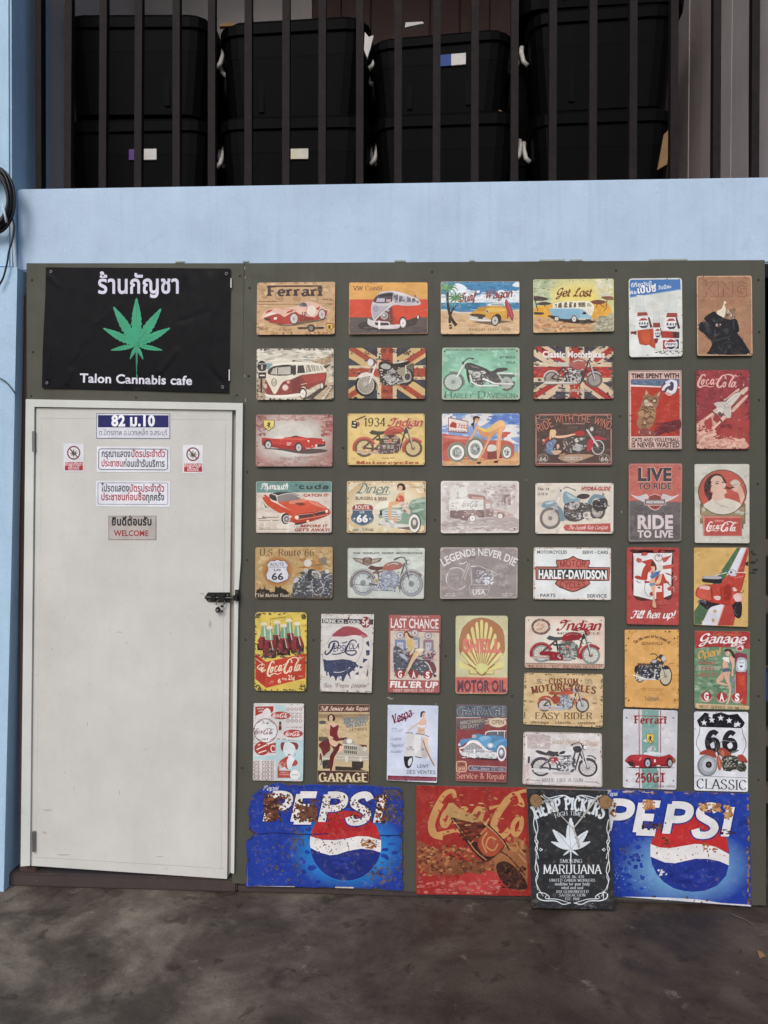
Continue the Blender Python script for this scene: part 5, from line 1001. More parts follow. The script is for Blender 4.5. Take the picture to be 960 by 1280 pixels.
s.part('truck_picture'); s.p('e8e6de', '110,225 220,215 520,225 525,350 300,360 110,380'); s.p('8a7472', '120,355 340,350 520,350 535,440 460,440 450,420 380,400 340,450 330,480 250,470 120,440'); s.p('a48a82', '~280,400 340,360 460,370 500,420 440,420 380,395 320,430'); s.p('c8aca2', '530,225 610,240 630,340 720,350 800,370 870,400 880,420 770,430 720,390 680,440 530,440'); s.p('9c8880', '545,340 640,350 640,430 545,435'); s.p('e2ded6', '550,275 600,270 610,330 550,335'); s.l('8a7670', 7, '528,225 530,440', '530,225 620,235'); s.l('dcd4cc', 7, '130,455 250,462', '550,440 640,438'); s.p('8a7c78', '690,375 760,380 780,420 760,440 690,430')
wheel(s, 388, 452, 42, 44, '8a7a76', 'efece6', 'a89a94', .82); wheel(s, 722, 425, 36, 38, '8a7a76', 'e8e2da', 'a89a94', .8); s.fl(['dcd4ce', 'c0b2ac'], 50, 120, 240, 870, 440, 22, 8); coke(s, 268, 318, 200, 'b4aaa4', 80); s.part('picture').e('3a3634', 890, 577, 10, 10, n=10); s.done()

s = Sign('cream tin sign with a pale blue motorcycle facing left above a red ribbon', (668, 602, 768, 668), LS, [669.3, 603.9, 767.2, 603.7, 766.4, 667, 669, 667], 'ded4c4', edge=('eae2d4', .8), rad=3)  # print colours lightened to carry a veil of sky glare
s.fl(['e4dccc', 'd4c8b8'], 60, 30, 30, 930, 600, 50, 30); s.part('motorcycle_picture'); wheel(s, 755, 350, 96, 110, '5e5854', 'b4aca4', '6a6460', .7, 10); wheel(s, 190, 440, 128, 132, '7a7270', 'd4c8bc', '8a8078', .72, 14, 'b8a898'); s.ring('a89e96', 190, 440, 96, 100, 7)
s.p('8aa2aa', '~85,300 110,250 180,230 250,240 290,300 330,360 360,460 310,460 290,340 220,300 150,320'); s.p('c4d2d4', '~130,260 200,238 240,250 160,275'); s.p('7c949e', '~280,300 330,330 365,440 350,470 310,460'); s.p('8ca4ac', '~345,150 375,115 430,140 545,215 520,250 380,270 345,230'); s.p('b8cacc', '~380,140 440,165 500,205 430,200'); s.p('7a929c', '~630,260 690,170 760,150 850,185 840,210 740,200 700,230 680,280 640,310'); s.p('4a403e', '~505,180 560,148 640,150 665,175 620,205 550,205'); s.l('d8d2cc', 9, '~520,205 590,220 650,215')
s.p('5c5654', '~370,270 480,240 560,250 640,260 700,300 640,370 600,440 500,480 400,465 360,420 350,340'); s.p('c0bab4', '~400,290 470,260 500,310 440,340', '~480,250 530,240 540,290 490,330'); s.fl(['a8a29e', '3c3836', 'd4cec8', '7a7472'], 100, 360, 250, 640, 460, 15, 10); s.p('4a4446', '~710,230 850,200 880,270 850,340 740,350 700,300'); s.fl(['2e2a2c', '6a6466', 'c8c4c0'], 34, 710, 220, 870, 330, 14, 7); s.e('dcd6cc', 620, 402, 38, 40); s.e('a8a098', 620, 402, 22, 24); s.e('c8c2ba', 545, 415, 18, 20)
s.l('e4ded8', 24, '320,110 275,260'); s.l('c8c0ba', 10, '270,270 210,420', '250,280 195,420'); s.l('6a6462', 8, '~350,90 380,65 420,75 500,105'); s.e('d0c8c2', 300, 130, 22, 60); s.e('4a4442', 318, 108, 10, 14); s.l('5a5452', 10, '455,90 495,105'); s.l('6a6260', 9, '870,280 900,295'); s.e('8a8270', 825, 155, 14, 18)
s.part('ribbon').p('bc5a52', '345,550 375,518 910,500 912,605 370,588'); s.t('The Superb Ride Comfort', 640, 572, 44, 'f0dcd4', 470, 'c'); s.t('HYDRA-GLIDE', 735, 105, 44, 'b04840', 345, 'H', sl=.25); s.t('The 74', 108, 102, 28, '5a5450', 140, 'd'); s.t('O.H.V.', 105, 162, 28, '5a5450', 130, 'd'); nail4(s, '6a625a', 7, .03); s.done()

# ---- fifth row
def shield(S, x0, y0, w, h, col, line=None, lw=6):
    P = '.04,.22 .2,.05 .36,.07 .5,0 .64,.07 .8,.05 .96,.22 .9,.42 1,.66 .96,.84 .7,.95 .5,1 .3,.95 .04,.84 0,.66 .1,.42'
    q = [(x0+float(a.split(',')[0])*w, y0+float(a.split(',')[1])*h) for a in P.split()]
    if col: S.p(col, q)
    if line: S.l(line, lw, q + [q[0]])
s = Sign('tan tin sign with a white route shield, grey motorcycle and dark skyline', (318, 683, 418, 749), LS, [319.1, 684.1, 415.9, 683.6, 415.4, 748, 318.9, 747.6], 'b89868', rad=3)
s.fl(['c4a674', 'a88654', 'c8ac7c', 'b4905c', 'ccb284'], 170, 10, 10, 950, 620, 40, 26); s.glow('b48a54', 'a8642e', 278, 300, 190, 190, .7, 5); s.fl(['b07a42', 'a86e38'], 30, 560, 150, 800, 280, 40, 16); s.part('shield'); shield(s, 136, 152, 282, 292, '4a4a50'); shield(s, 143, 160, 268, 276, 'cfced4'); s.l('3a3a40', 4, '165,250 395,250')
s.t('ROUTE', 275, 238, 42, '4a4a52', 155, 'b'); s.t('US', 275, 296, 26, '33333a', 86, 'B'); s.t('66', 278, 400, 80, '33333a', 140, 'B'); s.t('U.S. Route 66', 388, 112, 80, '46301e', 650, 's', out=('d0b080', .25))
s.part('skyline').p('2e241e', '20,560 30,520 60,510 70,480 78,510 110,512 125,478 135,515 180,525 190,550 245,545 250,490 262,465 270,495 300,490 312,470 325,500 380,520 400,545 430,560 440,640 20,640'); s.p('5a5048', '440,560 940,560 940,640 440,640')
s.part('motorcycle_picture'); s.p('4e4e52', '~470,440 520,380 590,340 620,300 700,270 760,300 850,330 940,340 940,580 820,600 700,580 620,640 500,640 460,560'); s.p('c0c0c0', '~470,430 490,380 560,350 600,360 540,400 490,440', '~690,300 760,300 800,340 790,380 720,375'); s.e('8a8068', 740, 345, 40, 30); s.l('b8bcbe', 8, '~700,390 690,460 720,570 800,570 830,500 790,410', '~840,380 900,340 940,340'); s.l('9ca0a4', 6, '600,310 600,430', '690,480 700,610', '~480,590 530,450 600,370', '~830,560 850,420 930,380'); s.e('d0ccc4', 640, 200, 46, 46); s.e('c0bab2', 622, 288, 30, 28); s.e('4a4a4c', 575, 320, 40, 16); s.fl(['b4b8ba', '2e2e32', '7a7e82', '5e6266', '9a9ea0'], 170, 470, 320, 935, 610, 16, 9); s.p('3e3e42', '640,290 690,270 690,400 640,420'); s.l('6a5a4c', 8, '690,240 800,215', '850,215 910,245'); s.p('7e7c74', '~790,160 820,130 860,160 850,215 810,215'); s.p('6a6a6c', '~790,310 840,285 900,300 880,330'); s.e('c4c4c0', 875, 300, 26, 24)
s.t('"The Mother Road"', 228, 605, 40, 'e0d4c0', 420, 's'); s.done()

s = Sign('pale grey-green tin sign with a line drawn vintage motorcycle and a winged emblem', (433, 684, 533, 750), LS, [434.6, 685, 531.1, 685, 529.9, 748.6, 434.6, 747.6], 'ccd2c8', edge=('b8a898', .5))
s.fl(['d4dad0', 'c4cac0'], 60, 20, 20, 940, 610, 60, 30); s.part('motorcycle_picture'); moto(s, (200, 430), (780, 440), (135, 142), (135, 148), 'a86a5e', '6a6660', 'aab0b8', 'a4a6ae', 'c4cac4', '6a4a40', 'deep', hi='c8ccca', spokes=12, sc='8a8c90', k=500, fcol='8a807a', hub='7a7c82', t=.8, engine='8a90a0')
for x, y in ((200, 430), (780, 440)): s.ring('62626a', x, y, 137, 148, 5); s.ring('62626a', x, y, 104, 114, 5); s.e('c4cac8', x, y, 72, 78); s.e('8a8c90', x, y, 34, 36)
s.l('6e6a66', 7, '~640,540 650,420 720,350 800,330', '60,445 300,460', '320,515 560,520', '~500,210 560,185 620,190 660,250', '710,290 770,440'); s.p('8c5a50', '315,290 360,300 440,275 435,290 370,322 335,310'); s.fl(['9aa0b4', 'b8bed0', '6a6e80', 'c8ccd4'], 90, 360, 350, 600, 530, 14, 12); s.p('c09a50', '345,380 380,385 375,430 345,425')
s.part('badge'); s.p('6a5448', '70,125 190,138 225,122 290,122 310,138 432,128 400,170 300,200 255,225 200,205 120,170'); s.p('b4a494', '95,136 190,148 200,195 130,165', '410,140 310,148 300,190 370,170'); s.e('9a8474', 252, 172, 38, 44); s.t('HD', 252, 190, 38, '5a4438', 60, 'G'); s.t("THE  WORLD'S  FINEST  MOTORCYCLE", 495, 80, 20, '5e645e', 830, 'B'); s.done()

s = Sign('dull mauve-grey tin sign with a ghostly pale chopper under arched white letters', (549, 683, 649, 749), LS, [550.3, 684, 647.5, 684.3, 647, 748, 549.8, 748.4], '9a908e', edge=('b8aca0', .9))  # reflected sky haze is painted into these pale greys
s.fl(['a49a96', '908684', 'a89c98', '988c8a'], 120, 30, 30, 930, 610, 50, 30); s.part('motorcycle_picture')
for x, y, rx, ry in ((215, 390, 130, 132), (740, 355, 92, 112)):
    s.ring('c4c0bc', x, y, rx, ry, 6, 60, 330); s.ring('b4aeac', x, y, rx*.82, ry*.82, 5); s.e('a8a2a0', x, y, rx*.16, ry*.16)
    for k in range(8): s.l('b0aaa8', 3, [(x, y), (x+rx*.8*math.cos(k*.785), y+ry*.8*math.sin(k*.785))])
s.ring('d8d6d2', 215, 390, 130, 130, 14, 150, 200); s.l('d4d2ce', 12, '~120,275 180,255 260,265 300,300', '~230,520 280,500 310,470'); s.l('ccc8c4', 8, '350,190 270,390', '370,200 300,400', '~380,240 480,235 560,270 660,310 700,330', '640,360 750,325', '380,290 390,450', '450,290 460,400'); s.p('8a8284', '~400,260 560,280 620,330 600,440 440,450'); s.fl(['d8d8d8', 'b4b0b4', 'c8c8cc'], 70, 440, 290, 650, 450, 14, 9); s.fl(['e4e4e8'], 24, 540, 370, 650, 460, 16, 10); s.l('d8d4d0', 14, '380,240 440,238'); s.l('e0dcd8', 10, '~240,210 290,205 330,180', '480,320 530,310'); s.ring('c0bcb8', 740, 355, 120, 132, 5, 40, 150)
s.part('shield'); s.l('d0ccc8', 6, '370,460 590,460 600,500 580,580 480,608 380,580 362,500 370,460', '380,515 585,515'); s.t('USA', 478, 578, 62, 'dcdad6', 160, 'H'); s.sp('c0b8b4', 400, 502, 160, 18); s.t('LEGENDS NEVER DIE', 478, 240, 84, 'e2e0dc', 850, 'B', arc=132); s.sp('d4d0cc', 80, 572, 100, 16); s.sp('d4d0cc', 60, 595, 145, 16); s.sp('d4d0cc', 740, 575, 145, 16); s.sp('d4d0cc', 755, 598, 110, 16); s.part('picture'); s.p('c4b8aa', '15,25 60,25 15,60', '900,25 945,25 945,60'); s.done()

s = Sign('white tin sign with a red and black bar and shield motorcycle emblem', (666, 684, 766, 750), LS, [667.3, 684.3, 764, 684.8, 763.7, 750, 666.3, 748.7], 'e4e6e4', edge=('c8a080', .5))
s.part('badge'); s.p('4e2a28', '30,230 280,232 295,220 278,205 280,150 350,150 430,135 485,103 540,135 620,155 685,152 688,205 668,222 680,238 928,242 920,405 680,405 692,440 640,480 530,528 478,540 430,528 320,485 262,440 285,398 32,392')
s.p('c06a60', '290,160 360,160 435,147 485,117 535,147 615,167 675,164 678,200 655,222 665,250 300,250 310,222 290,205', '300,400 665,402 680,438 630,470 525,516 478,527 435,516 325,472 278,438'); s.p('c2766a', '42,242 918,252 910,394 44,382'); s.p('3c3a3c', '58,256 902,265 896,382 60,370'); s.t('HARLEY-DAVIDSON', 478, 372, 98, 'f2f2f0', 820, 'H', dy=-8); s.t('MOTOR', 482, 244, 72, '8a342e', 300, 'G', arc=14); s.t('CYCLES', 478, 470, 68, '8a342e', 320, 'G', arc=-18)
s.t('MOTORCYCLES', 232, 76, 36, '585c5e', 360, 'B'); s.t('SERVI - CARS', 752, 80, 38, '585c5e', 310, 'B'); s.t('· PARTS', 160, 596, 38, '585c5e', 220, 'B'); s.t('SERVICE', 768, 604, 40, '585c5e', 240, 'B'); s.part('picture').wear(['a0643c', 'b88458', '8a5a3c'], 60, 11); s.done()

# ---- sixth block, landscape
s = Sign('cream tin sign with a red vintage motorcycle under red script and a round seal', (655, 770, 757, 837), (960, 631), [656.8, 770.5, 755.7, 770.5, 755.4, 835.8, 656, 834.6], 'e0d2c2', rad=3.2, edge=('d0b8a8', .7))
s.glow('dcc4b4', 'e6e0d2', 480, 320, 500, 330, .5, 7); s.p('c8a692', '0,555 960,568 960,640 0,640'); s.l('4a3430', 6, '20,555 940,568'); s.part('motorcycle_picture'); moto(s, (205, 440), (785, 460), (115, 110), (112, 108), '9a2a34', '5a3a38', 'b4b8b0', '8a948e', 'd4d0c4', '4a5654', 'deep', hi='c46a68', spokes=12, sc='7a7a76', k=500, hub='8a4a48', t=.74, engine='5a6a66')
s.p('922834', '~200,420 330,415 420,440 460,490 440,520 300,520 300,470 200,460'); s.l('4a5a58', 8, '260,520 560,520'); s.l('a83a42', 24, '~640,500 640,400 680,350'); s.l('3c4442', 9, '~525,290 590,255 650,280 700,330'); s.e('3a3c3c', 700, 248, 24, 24); s.l('5a4644', 6, '~720,330 740,315 780,310 790,330'); s.fl(['a8b0a8', '5a6462', 'd0d4cc', '8a2a30'], 60, 400, 380, 620, 500, 14, 10); s.p('3c4846', '~330,325 400,330 480,318 440,345 360,350')
s.part('badge'); s.ring('7a5a50', 198, 125, 100, 82, 26); s.e('e4c0a4', 195, 125, 74, 62); s.fl(['dcd0c4'], 50, 85, 35, 310, 215, 6, 6); s.e('e0cab4', 195, 125, 72, 60); s.fl(['c88a6a', 'b87a5a'], 16, 150, 90, 245, 165, 12, 10)
s.t('Indian', 645, 168, 118, 'a02a34', 500, 'C'); s.t('MOTORCYCLE', 645, 214, 22, '4e4440', 500, 'd'); s.t('MODEL "101" INDIAN SCOUT', 480, 608, 38, '8a5a50', 840, 's', dy=-6); nail4(s, '6a5048', 7, .055); s.done()

s = Sign('tan tin sign with ragged edges and an orange-red cruiser between brown slab lettering', (654, 841, 754, 909), (960, 653), [655.3, 841, 753.6, 842.7, 753.3, 909.3, 654, 905.3], 'd8bc90', rad=3)
s.fl(['dec49a', 'ccae80', 'd4b688'], 90, 20, 20, 940, 630, 50, 30); s.part('motorcycle_picture'); moto(s, (255, 390), (710, 392), (82, 76), (82, 84), 'b8604a', '4e4640', 'b0b4b8', '5e5048', 'c4c2bc', 'a85842', 'slim', hi='d89a80', spokes=10, k=400, hub='7a7670', t=.78, engine='7a8088', fcol='b05a48')
s.p('b05a48', '~180,320 230,280 310,278 350,310 340,340 260,300 200,330'); s.l('d8d4d0', 8, '~270,300 320,320 345,360'); s.p('a4503e', '~350,290 430,285 440,340 380,375 350,340'); s.l('aab4bc', 22, '300,400 440,418 540,425'); s.l('d4d8dc', 7, '330,395 540,415'); s.fl(['9aa4b4', 'd0d4d8', '5a5e68'], 50, 450, 300, 590, 410, 13, 10); s.l('c8ccd0', 12, '600,270 690,390'); s.p('c0685a', '600,340 640,300 640,340 612,400'); s.l('8a8e94', 8, '~540,185 590,200 640,190 650,150'); s.e('a8acb0', 620, 215, 24, 26)
s.t('CUSTOM', 482, 132, 64, '7e4434', 345, 'S'); s.t('MOTORCYCLES', 485, 252, 82, '7e4434', 750, 'S', arc=38); s.part('picture'); star(s, 272, 90, 12, '5a3e30'); star(s, 695, 95, 12, '5a3e30'); s.fl(['a49c84', '8a8470'], 30, 160, 70, 235, 130, 12, 5); s.fl(['a49c84', '8a8470'], 30, 740, 80, 830, 140, 12, 5); s.t('EASY RIDER', 485, 552, 76, '5e402e', 680, 's'); s.t('vintage . classic . custom', 475, 606, 32, '5e402e', 770, 'd', dy=-8); s.t('EST', 105, 355, 18, '6a5a44', 50, 'B'); s.t('1967', 855, 372, 18, '6a5a44', 54, 'B'); s.part('picture').wear(['6a5c4a', '4e4438', '8a7658', '5e5446'], 150, 11); s.done()

s = Sign('white tin sign with a silver and black motorcycle and a faded pink flag', (653, 914, 753, 984), (960, 672), [654.4, 914.7, 752.4, 917, 752.9, 984, 653, 979.8], 'dcd6d4', rad=3.4, edge=('b89a90', .8))
s.fl(['e4e0de', 'd4cccc'], 60, 30, 30, 930, 640, 50, 30); s.fl(['d8bcb8'], 30, 20, 400, 80, 620, 16, 20); s.part('flag'); s.p('bcb0ae', '60,35 335,50 335,215 60,205'); s.l('d4bcb8', 20, '60,120 335,130'); s.l('d0b4b0', 20, '200,42 205,210'); s.l('ccc0be', 9, '60,40 335,210', '335,52 60,204'); s.fl(['c8bab8', 'b0a2a2'], 30, 65, 40, 330, 205, 20, 10)
s.part('motorcycle_picture'); moto(s, (225, 430), (785, 440), (120, 110), (118, 108), 'e2e2e2', '46404a', 'd2d2d2', '42404a', 'cfcac8', '4a4448', 'slim', hi='f0f0f0', spokes=12, k=470, hub='7a767a', t=.8, fcol='5a565c', engine='5e5a60')
s.p('4e484c', '~155,235 200,228 300,260 430,262 430,300 300,290 200,270'); s.l('d8d6d6', 22, '105,450 350,470'); s.p('bcb8ba', '360,480 580,480 570,520 370,515'); s.p('dedede', '~430,255 470,215 560,205 630,230 620,270 520,290 440,280'); s.p('3a363a', '~440,262 470,240 515,238 500,268 450,276'); s.p('a83a40', '~335,320 400,310 430,340 400,390 340,370'); s.fl(['c8c6c8', '3a363a', 'e8e6e6', '7a767a'], 70, 290, 300, 590, 470, 14, 10); s.l('46424a', 18, '640,220 610,340', '690,260 720,330'); s.p('423e46', '~610,190 690,180 700,230 660,260 620,240'); s.l('d4d4d6', 16, '720,330 760,420'); s.l('4a464c', 14, '~780,295 840,300 885,335'); s.p('4a4448', '65,300 90,300 85,380 62,380')
s.t('Good British Classic', 628, 145, 60, 'c8a88e', 570, 'c', dy=-30); s.t('MADE LIKE A GUN', 480, 605, 44, '8a8688', 490, 's'); s.part('picture').l('5a5458', 5, '50,580 210,585', '750,605 900,610'); s.p('5a5458', '45,580 62,570 62,590', '905,610 888,600 888,620'); s.wear(['8a5a4c', 'a8786a', '6a4a42'], 50, 10); nail4(s, '5a4a46', 7, .05); s.done()
# ---- upright signs, right hand columns
s = Sign('white tin sign with three cola bottles in snow under a slanted blue band', (785, 346, 854, 447), (874, 1280), [785.8, 348.1, 852.9, 347, 853.2, 445.8, 786.4, 446.8], 'dcdcd4', rad=4.5)
s.fl(['e4e4dc', 'd0d2cc'], 60, 30, 330, 840, 1240, 60, 40); s.p('4a78b4', '30,60 60,45 832,35 838,195 30,325'); s.p('7aa0cc', '30,318 838,188 838,202 30,332'); s.part('bottle_picture')
for x, y0, top, wd, nk in ((190, 1150, 290, 1.0, 50), (700, 980, 270, 1.05, 48), (450, 1060, 545, .5, 40)):
    w2 = 130*wd; s.p('d4d8d2', [(x-nk, top), (x+nk, top), (x+nk*1.6, 560 if wd > .6 else 730), (x-nk*1.6, 560 if wd > .6 else 730)]); s.l('b8bcb8', 4, [(x-nk, top), (x-nk*1.4, 560 if wd > .6 else 730)], [(x+nk, top), (x+nk*1.4, 560 if wd > .6 else 730)])
s.p('9a4438', '150,565 300,560 315,610 145,625', '620,570 780,572 785,640 605,640', '395,730 505,728 512,800 395,802'); s.p('b84a30', '145,850 395,820 435,1060 430,1140 350,1100 180,1070 150,930'); s.p('c85a34', '~200,880 340,860 330,1060 240,1040'); s.p('b03a34', '530,860 810,870 815,975 525,965'); s.p('7a2e2a', '400,960 480,980 460,1050 430,1060', '40,870 135,860 130,920 45,935'); s.p('4a3634', '700,870 815,880 812,970 720,965')
for x, y, rx, ry in ((245, 735, 110, 92), (685, 745, 110, 100), (470, 895, 60, 80)):
    s.p('e8e6e2', [(x-rx*1.1, y-ry), (x+rx*.75, y-ry*1.05), (x+rx*1.25, y+ry*.75), (x-rx*1.1, y+ry*1.1)]); s.p('5a3a3e', [(x+rx*.6, y-ry*1.02), (x+rx*.85, y-ry*1.02), (x+rx*1.3, y+ry*.7), (x+rx*.95, y+ry*.8)]); s.p('b04440', [(x-rx*.72, y-ry*.4), (x-rx*.3, y-ry*.85), (x+rx*.3, y-ry*.85), (x+rx*.65, y-ry*.5), (x, y-ry*.45)]); s.p('33364a', [(x-rx*.72, y+ry*.45), (x, y+ry*.5), (x+rx*.78, y+ry*.3), (x+rx*.4, y+ry*.8), (x-rx*.3, y+ry*.85)]); s.sp('5a5e74', x-rx*.7, y+ry*.25, rx*1.4, ry*.5)
s.p('f0eeea', '530,985 822,972 822,1150 530,1165'); s.p('b04440', '548,1005 640,1000 640,1150 548,1150'); s.p('3a4058', '700,995 805,990 805,1140 700,1145'); s.e('f0eeea', 680, 1070, 105, 86); s.p('b04440', '~600,1035 680,990 760,1030'); s.p('33364a', '~600,1115 680,1110 760,1105 680,1150'); s.t('PEPSI', 680, 1088, 36, '3a4058', 170, 'B')
s.part('picture').p('e6e6e0', '~30,940 130,930 170,1060 260,1100 330,1080 385,1150 440,1180 530,1170 600,1200 840,1180 850,1260 30,1260'); s.fl(['5a5650', '3a3836', '8a8680'], 24, 430, 1165, 820, 1230, 18, 12)
s.t('ดีที่สุดวันนี้', 215, 148, 58, 'e8eef4', 330, 'B', rot=-6); s.t('คือ', 85, 275, 52, 'e8eef4', 100, 'B', rot=-6); s.t('เป๊ปซี่', 305, 245, 96, 'f0f2f6', 300, 'H', rot=-7, out=('2e3a6a', .5)); s.t('วันนี้คะ', 585, 190, 56, 'e8eef4', 210, 'B', rot=-6); s.part('picture').wear(['6a5a4c', '8a7a6a', 'a89a8a'], 50, 10); s.done()

s = Sign('brown tin sign with a black pug wearing a small crown', (870, 344, 941, 446), (891, 1280), [871, 344.6, 940.9, 343.7, 940.5, 444.8, 870.6, 445.2], 'a87c5e', edge=('d8c0a0', .6), rad=3)
s.fl(['b08464', 'a07456', 'ac8062'], 90, 40, 40, 850, 1220, 50, 40); s.t('KING', 450, 322, 210, 'a4785c', 690, 'H', out=('7a5244', .35)); s.t('THE', 140, 100, 44, '8a5e4c', 90, 'B'); s.part('crown_picture'); s.p('8a6e5a', '~440,640 470,560 560,560 600,500 620,610 600,700 530,700'); s.p('e6dcc2', '330,560 400,530 445,440 470,540 460,600 440,670 330,610'); s.e('e8dcc0', 455, 428, 20, 22); s.l('8a6a50', 8, '340,500 360,410', '470,560 600,520', '660,570 620,640', '480,440 500,490'); s.fl(['b8a080', '5a463a', 'd0c0a0'], 26, 450, 540, 620, 690, 16, 14)
s.part('dog_picture'); s.p('1c1a1c', '~130,670 200,610 290,570 340,620 440,670 530,700 600,690 640,760 660,850 640,900 720,1000 780,1100 840,1200 830,1246 210,1246 200,1180 240,1100 225,1030 150,950 90,900 50,870 35,820 60,750 120,720'); s.p('121114', '~600,680 650,720 675,870 620,900 580,850 585,740'); s.p('2c2a2e', '~110,760 170,740 220,800 240,900 200,930 150,880'); s.p('3a383c', '~140,780 190,760 210,850 190,910', '~290,830 310,900 295,990 275,950', '~420,860 500,830 500,900 460,930'); s.fl(['2a282e', '141317', '302e34', '1a181c'], 60, 170, 690, 580, 920, 16, 14, True); s.fl(['262428', '141216', '2c2a30'], 50, 260, 1030, 660, 1230, 20, 22)
s.e('3a2420', 360, 790, 44, 38); s.e('b8a8a4', 325, 785, 22, 24); s.e('5a3430', 360, 792, 26, 28); s.e('e0d0cc', 378, 775, 10, 10); s.p('8a5a5a', '~95,720 130,700 150,725 110,745'); s.l('4a484c', 10, '~140,960 240,1020 420,1000 540,950'); s.l('5a5a5e', 7, '~600,700 590,780 600,860'); s.p('a87c5e', '840,1180 860,1180 860,1246 838,1246'); s.part('picture').wear(['e0d0b4', 'c8b090', '6a5040'], 60, 10); s.done()

s = Sign('red tin sign with a standing tabby cat and a volleyball', (785, 462, 853, 562), (870, 1280), [785.8, 463.1, 851.9, 462.9, 851.9, 561.4, 785.8, 562], 'd8b8ac', edge=('7a6a5c', .7), rad=1.5)
s.p('b43a2c', '50,150 824,148 826,1062 50,1070'); s.p('5e7088', '50,155 824,150 824,250 560,262 50,240'); s.fl(['52627a', '7084a0', '6a7a92'], 40, 60, 160, 560, 235, 50, 10); s.p('ecdcd4', '50,240 530,265 530,285 50,268', '790,280 824,278 824,298 795,300'); s.fl(['bc4432', 'a8342a', 'c04a38', 'b03c34'], 110, 60, 290, 815, 1050, 60, 14); s.p('6e2e30', '~380,1050 440,960 560,870 820,800 824,960 560,1020 480,1062'); s.fl(['5e282c', '7c363a'], 40, 460, 850, 810, 1010, 60, 14)
s.part('volleyball_picture'); s.e('4a4450', 670, 285, 125, 128); s.l('d8d4de', 46, '~600,215 680,180 740,190', '~560,330 590,270 670,230'); s.l('e4dce4', 56, '~745,180 760,250 740,340 690,370'); s.l('e0a8a0', 40, '~600,360 650,400 700,390'); s.l('e8e0e0', 44, '~620,330 680,360 730,360'); s.p('3e4460', '~680,200 720,210 720,310 690,300'); s.l('f0ecf0', 10, '~550,340 580,280 640,240')
s.part('cat_picture'); s.p('9a7454', '~280,330 300,318 345,400 420,420 470,370 525,345 490,450 480,560 440,640 440,760 400,880 340,960 370,1000 330,1040 260,980 200,960 150,900 140,830 170,760 150,690 190,620 230,500 260,420'); s.p('d8a088', '~290,340 320,380 280,400', '~470,400 515,360 490,430'); s.p('d4bca0', '~250,520 290,480 340,520 330,560 290,580', '~390,500 440,480 430,520', '~300,540 380,540 390,590 330,600'); s.e('7a3c34', 375, 495, 22, 16); s.l('2e221c', 7, '~265,460 330,440 400,440 470,470', '~420,470 460,490 455,530 410,520'); s.ring('3a2c24', 290, 500, 44, 40, 6); s.ring('3a2c24', 425, 500, 40, 36, 6)
for k in range(26): x, y = random.uniform(170, 400), random.uniform(600, 930); s.l(random.choice(['5a4030', '6e5240', 'c09a74', '4a3426']), random.uniform(8, 15), '~%d,%d %d,%d %d,%d' % (x, y, x+40, y-16, x+80, y+6))
s.e('b08864', 215, 700, 48, 56); s.e('b48a68', 300, 740, 44, 40); s.l('3a281e', 10, '~160,670 230,640 290,670', '~250,760 300,780 350,740'); s.e('c8ac8c', 265, 850, 20, 22); s.p('8a4a44', '~160,1020 240,930 340,960 420,1000 440,1050 300,1062 180,1050'); s.p('c8a08c', '~165,1010 180,970 185,1020', '~335,1020 350,980 360,1030'); s.l('b04038', 12, '~440,700 490,700 500,690')
s.t('TIME SPENT WITH', 435, 132, 72, '4e3030', 760, 'H'); s.t('CATS AND VOLLEYBALL', 438, 1150, 56, '584444', 760, 'B'); s.t('IS NEVER WASTED', 438, 1242, 78, '4e3834', 760, 'B'); s.done()

s = Sign('dark red tin sign with a space shuttle climbing on pink smoke', (870, 462, 938, 562), (870, 1280), [870.2, 462.6, 937.2, 462.2, 936.7, 561.4, 870.2, 561.4], '9a3c40', rad=3)
s.glow('8c3a40', 'a84440', 600, 900, 620, 800, .3, 7); s.fl(['8a383e', 'a24246', '7c3236'], 90, 30, 30, 840, 1000, 50, 30); s.p('d4a090', '~15,850 100,800 250,690 300,700 270,800 330,870 210,1030 290,1110 300,1160 420,1110 560,1120 620,1140 700,1110 770,1120 790,1260 15,1260'); s.fl(['dcae9c', 'c88e80', 'e0b8a4'], 90, 25, 900, 300, 1240, 40, 26); s.fl(['dcae9c', 'c88e80', 'e0b4a0'], 60, 300, 1120, 780, 1240, 40, 26); s.fl(['a04044', '8c363a'], 40, 40, 890, 260, 990, 26, 14); s.fl(['d4a090'], 24, 240, 1050, 620, 1140, 18, 14); s.p('a84440', '~130,830 230,760 260,900 200,960 150,920')
s.part('shuttle_picture'); s.p('d8b0a0', '440,500 660,310 700,300 700,330 500,520', '560,670 600,600 800,410 835,400 830,440 600,680'); s.p('5a4440', '450,510 640,360 700,350 720,390 600,560 480,600'); s.p('e0bca8', '710,340 800,280 842,272 832,330 760,400 720,395'); s.p('d0c6ba', '~470,520 600,400 700,360 715,400 640,500 540,600 470,640 440,580'); s.p('c8c0b6', '280,545 330,520 470,512 520,560 560,580 565,700 555,770 500,780 440,700 400,620 330,600'); s.p('d8cec4', '330,600 440,630 420,700 380,760 330,700 300,690'); s.p('5a524c', '340,700 380,670 430,720 420,760 370,750'); s.l('8a8078', 7, '~480,560 600,450 690,380', '440,620 540,600', '~560,590 640,520 720,440'); s.p('dcb4a4', '255,660 320,620 350,650 290,715', '380,790 440,730 490,760 420,840'); s.p('4a2a2a', '250,665 262,655 300,700 290,715', '372,795 385,785 425,830 415,842'); s.l('e8c4b0', 30, '270,700 160,790', '390,830 270,950'); s.l('e8dcd0', 8, '~500,530 600,440 690,375'); s.fl(['e0d8ce', 'a89c92'], 24, 450, 420, 660, 680, 14, 10); s.p('3a2c2c', '590,590 640,540 630,570')
s.part('picture')
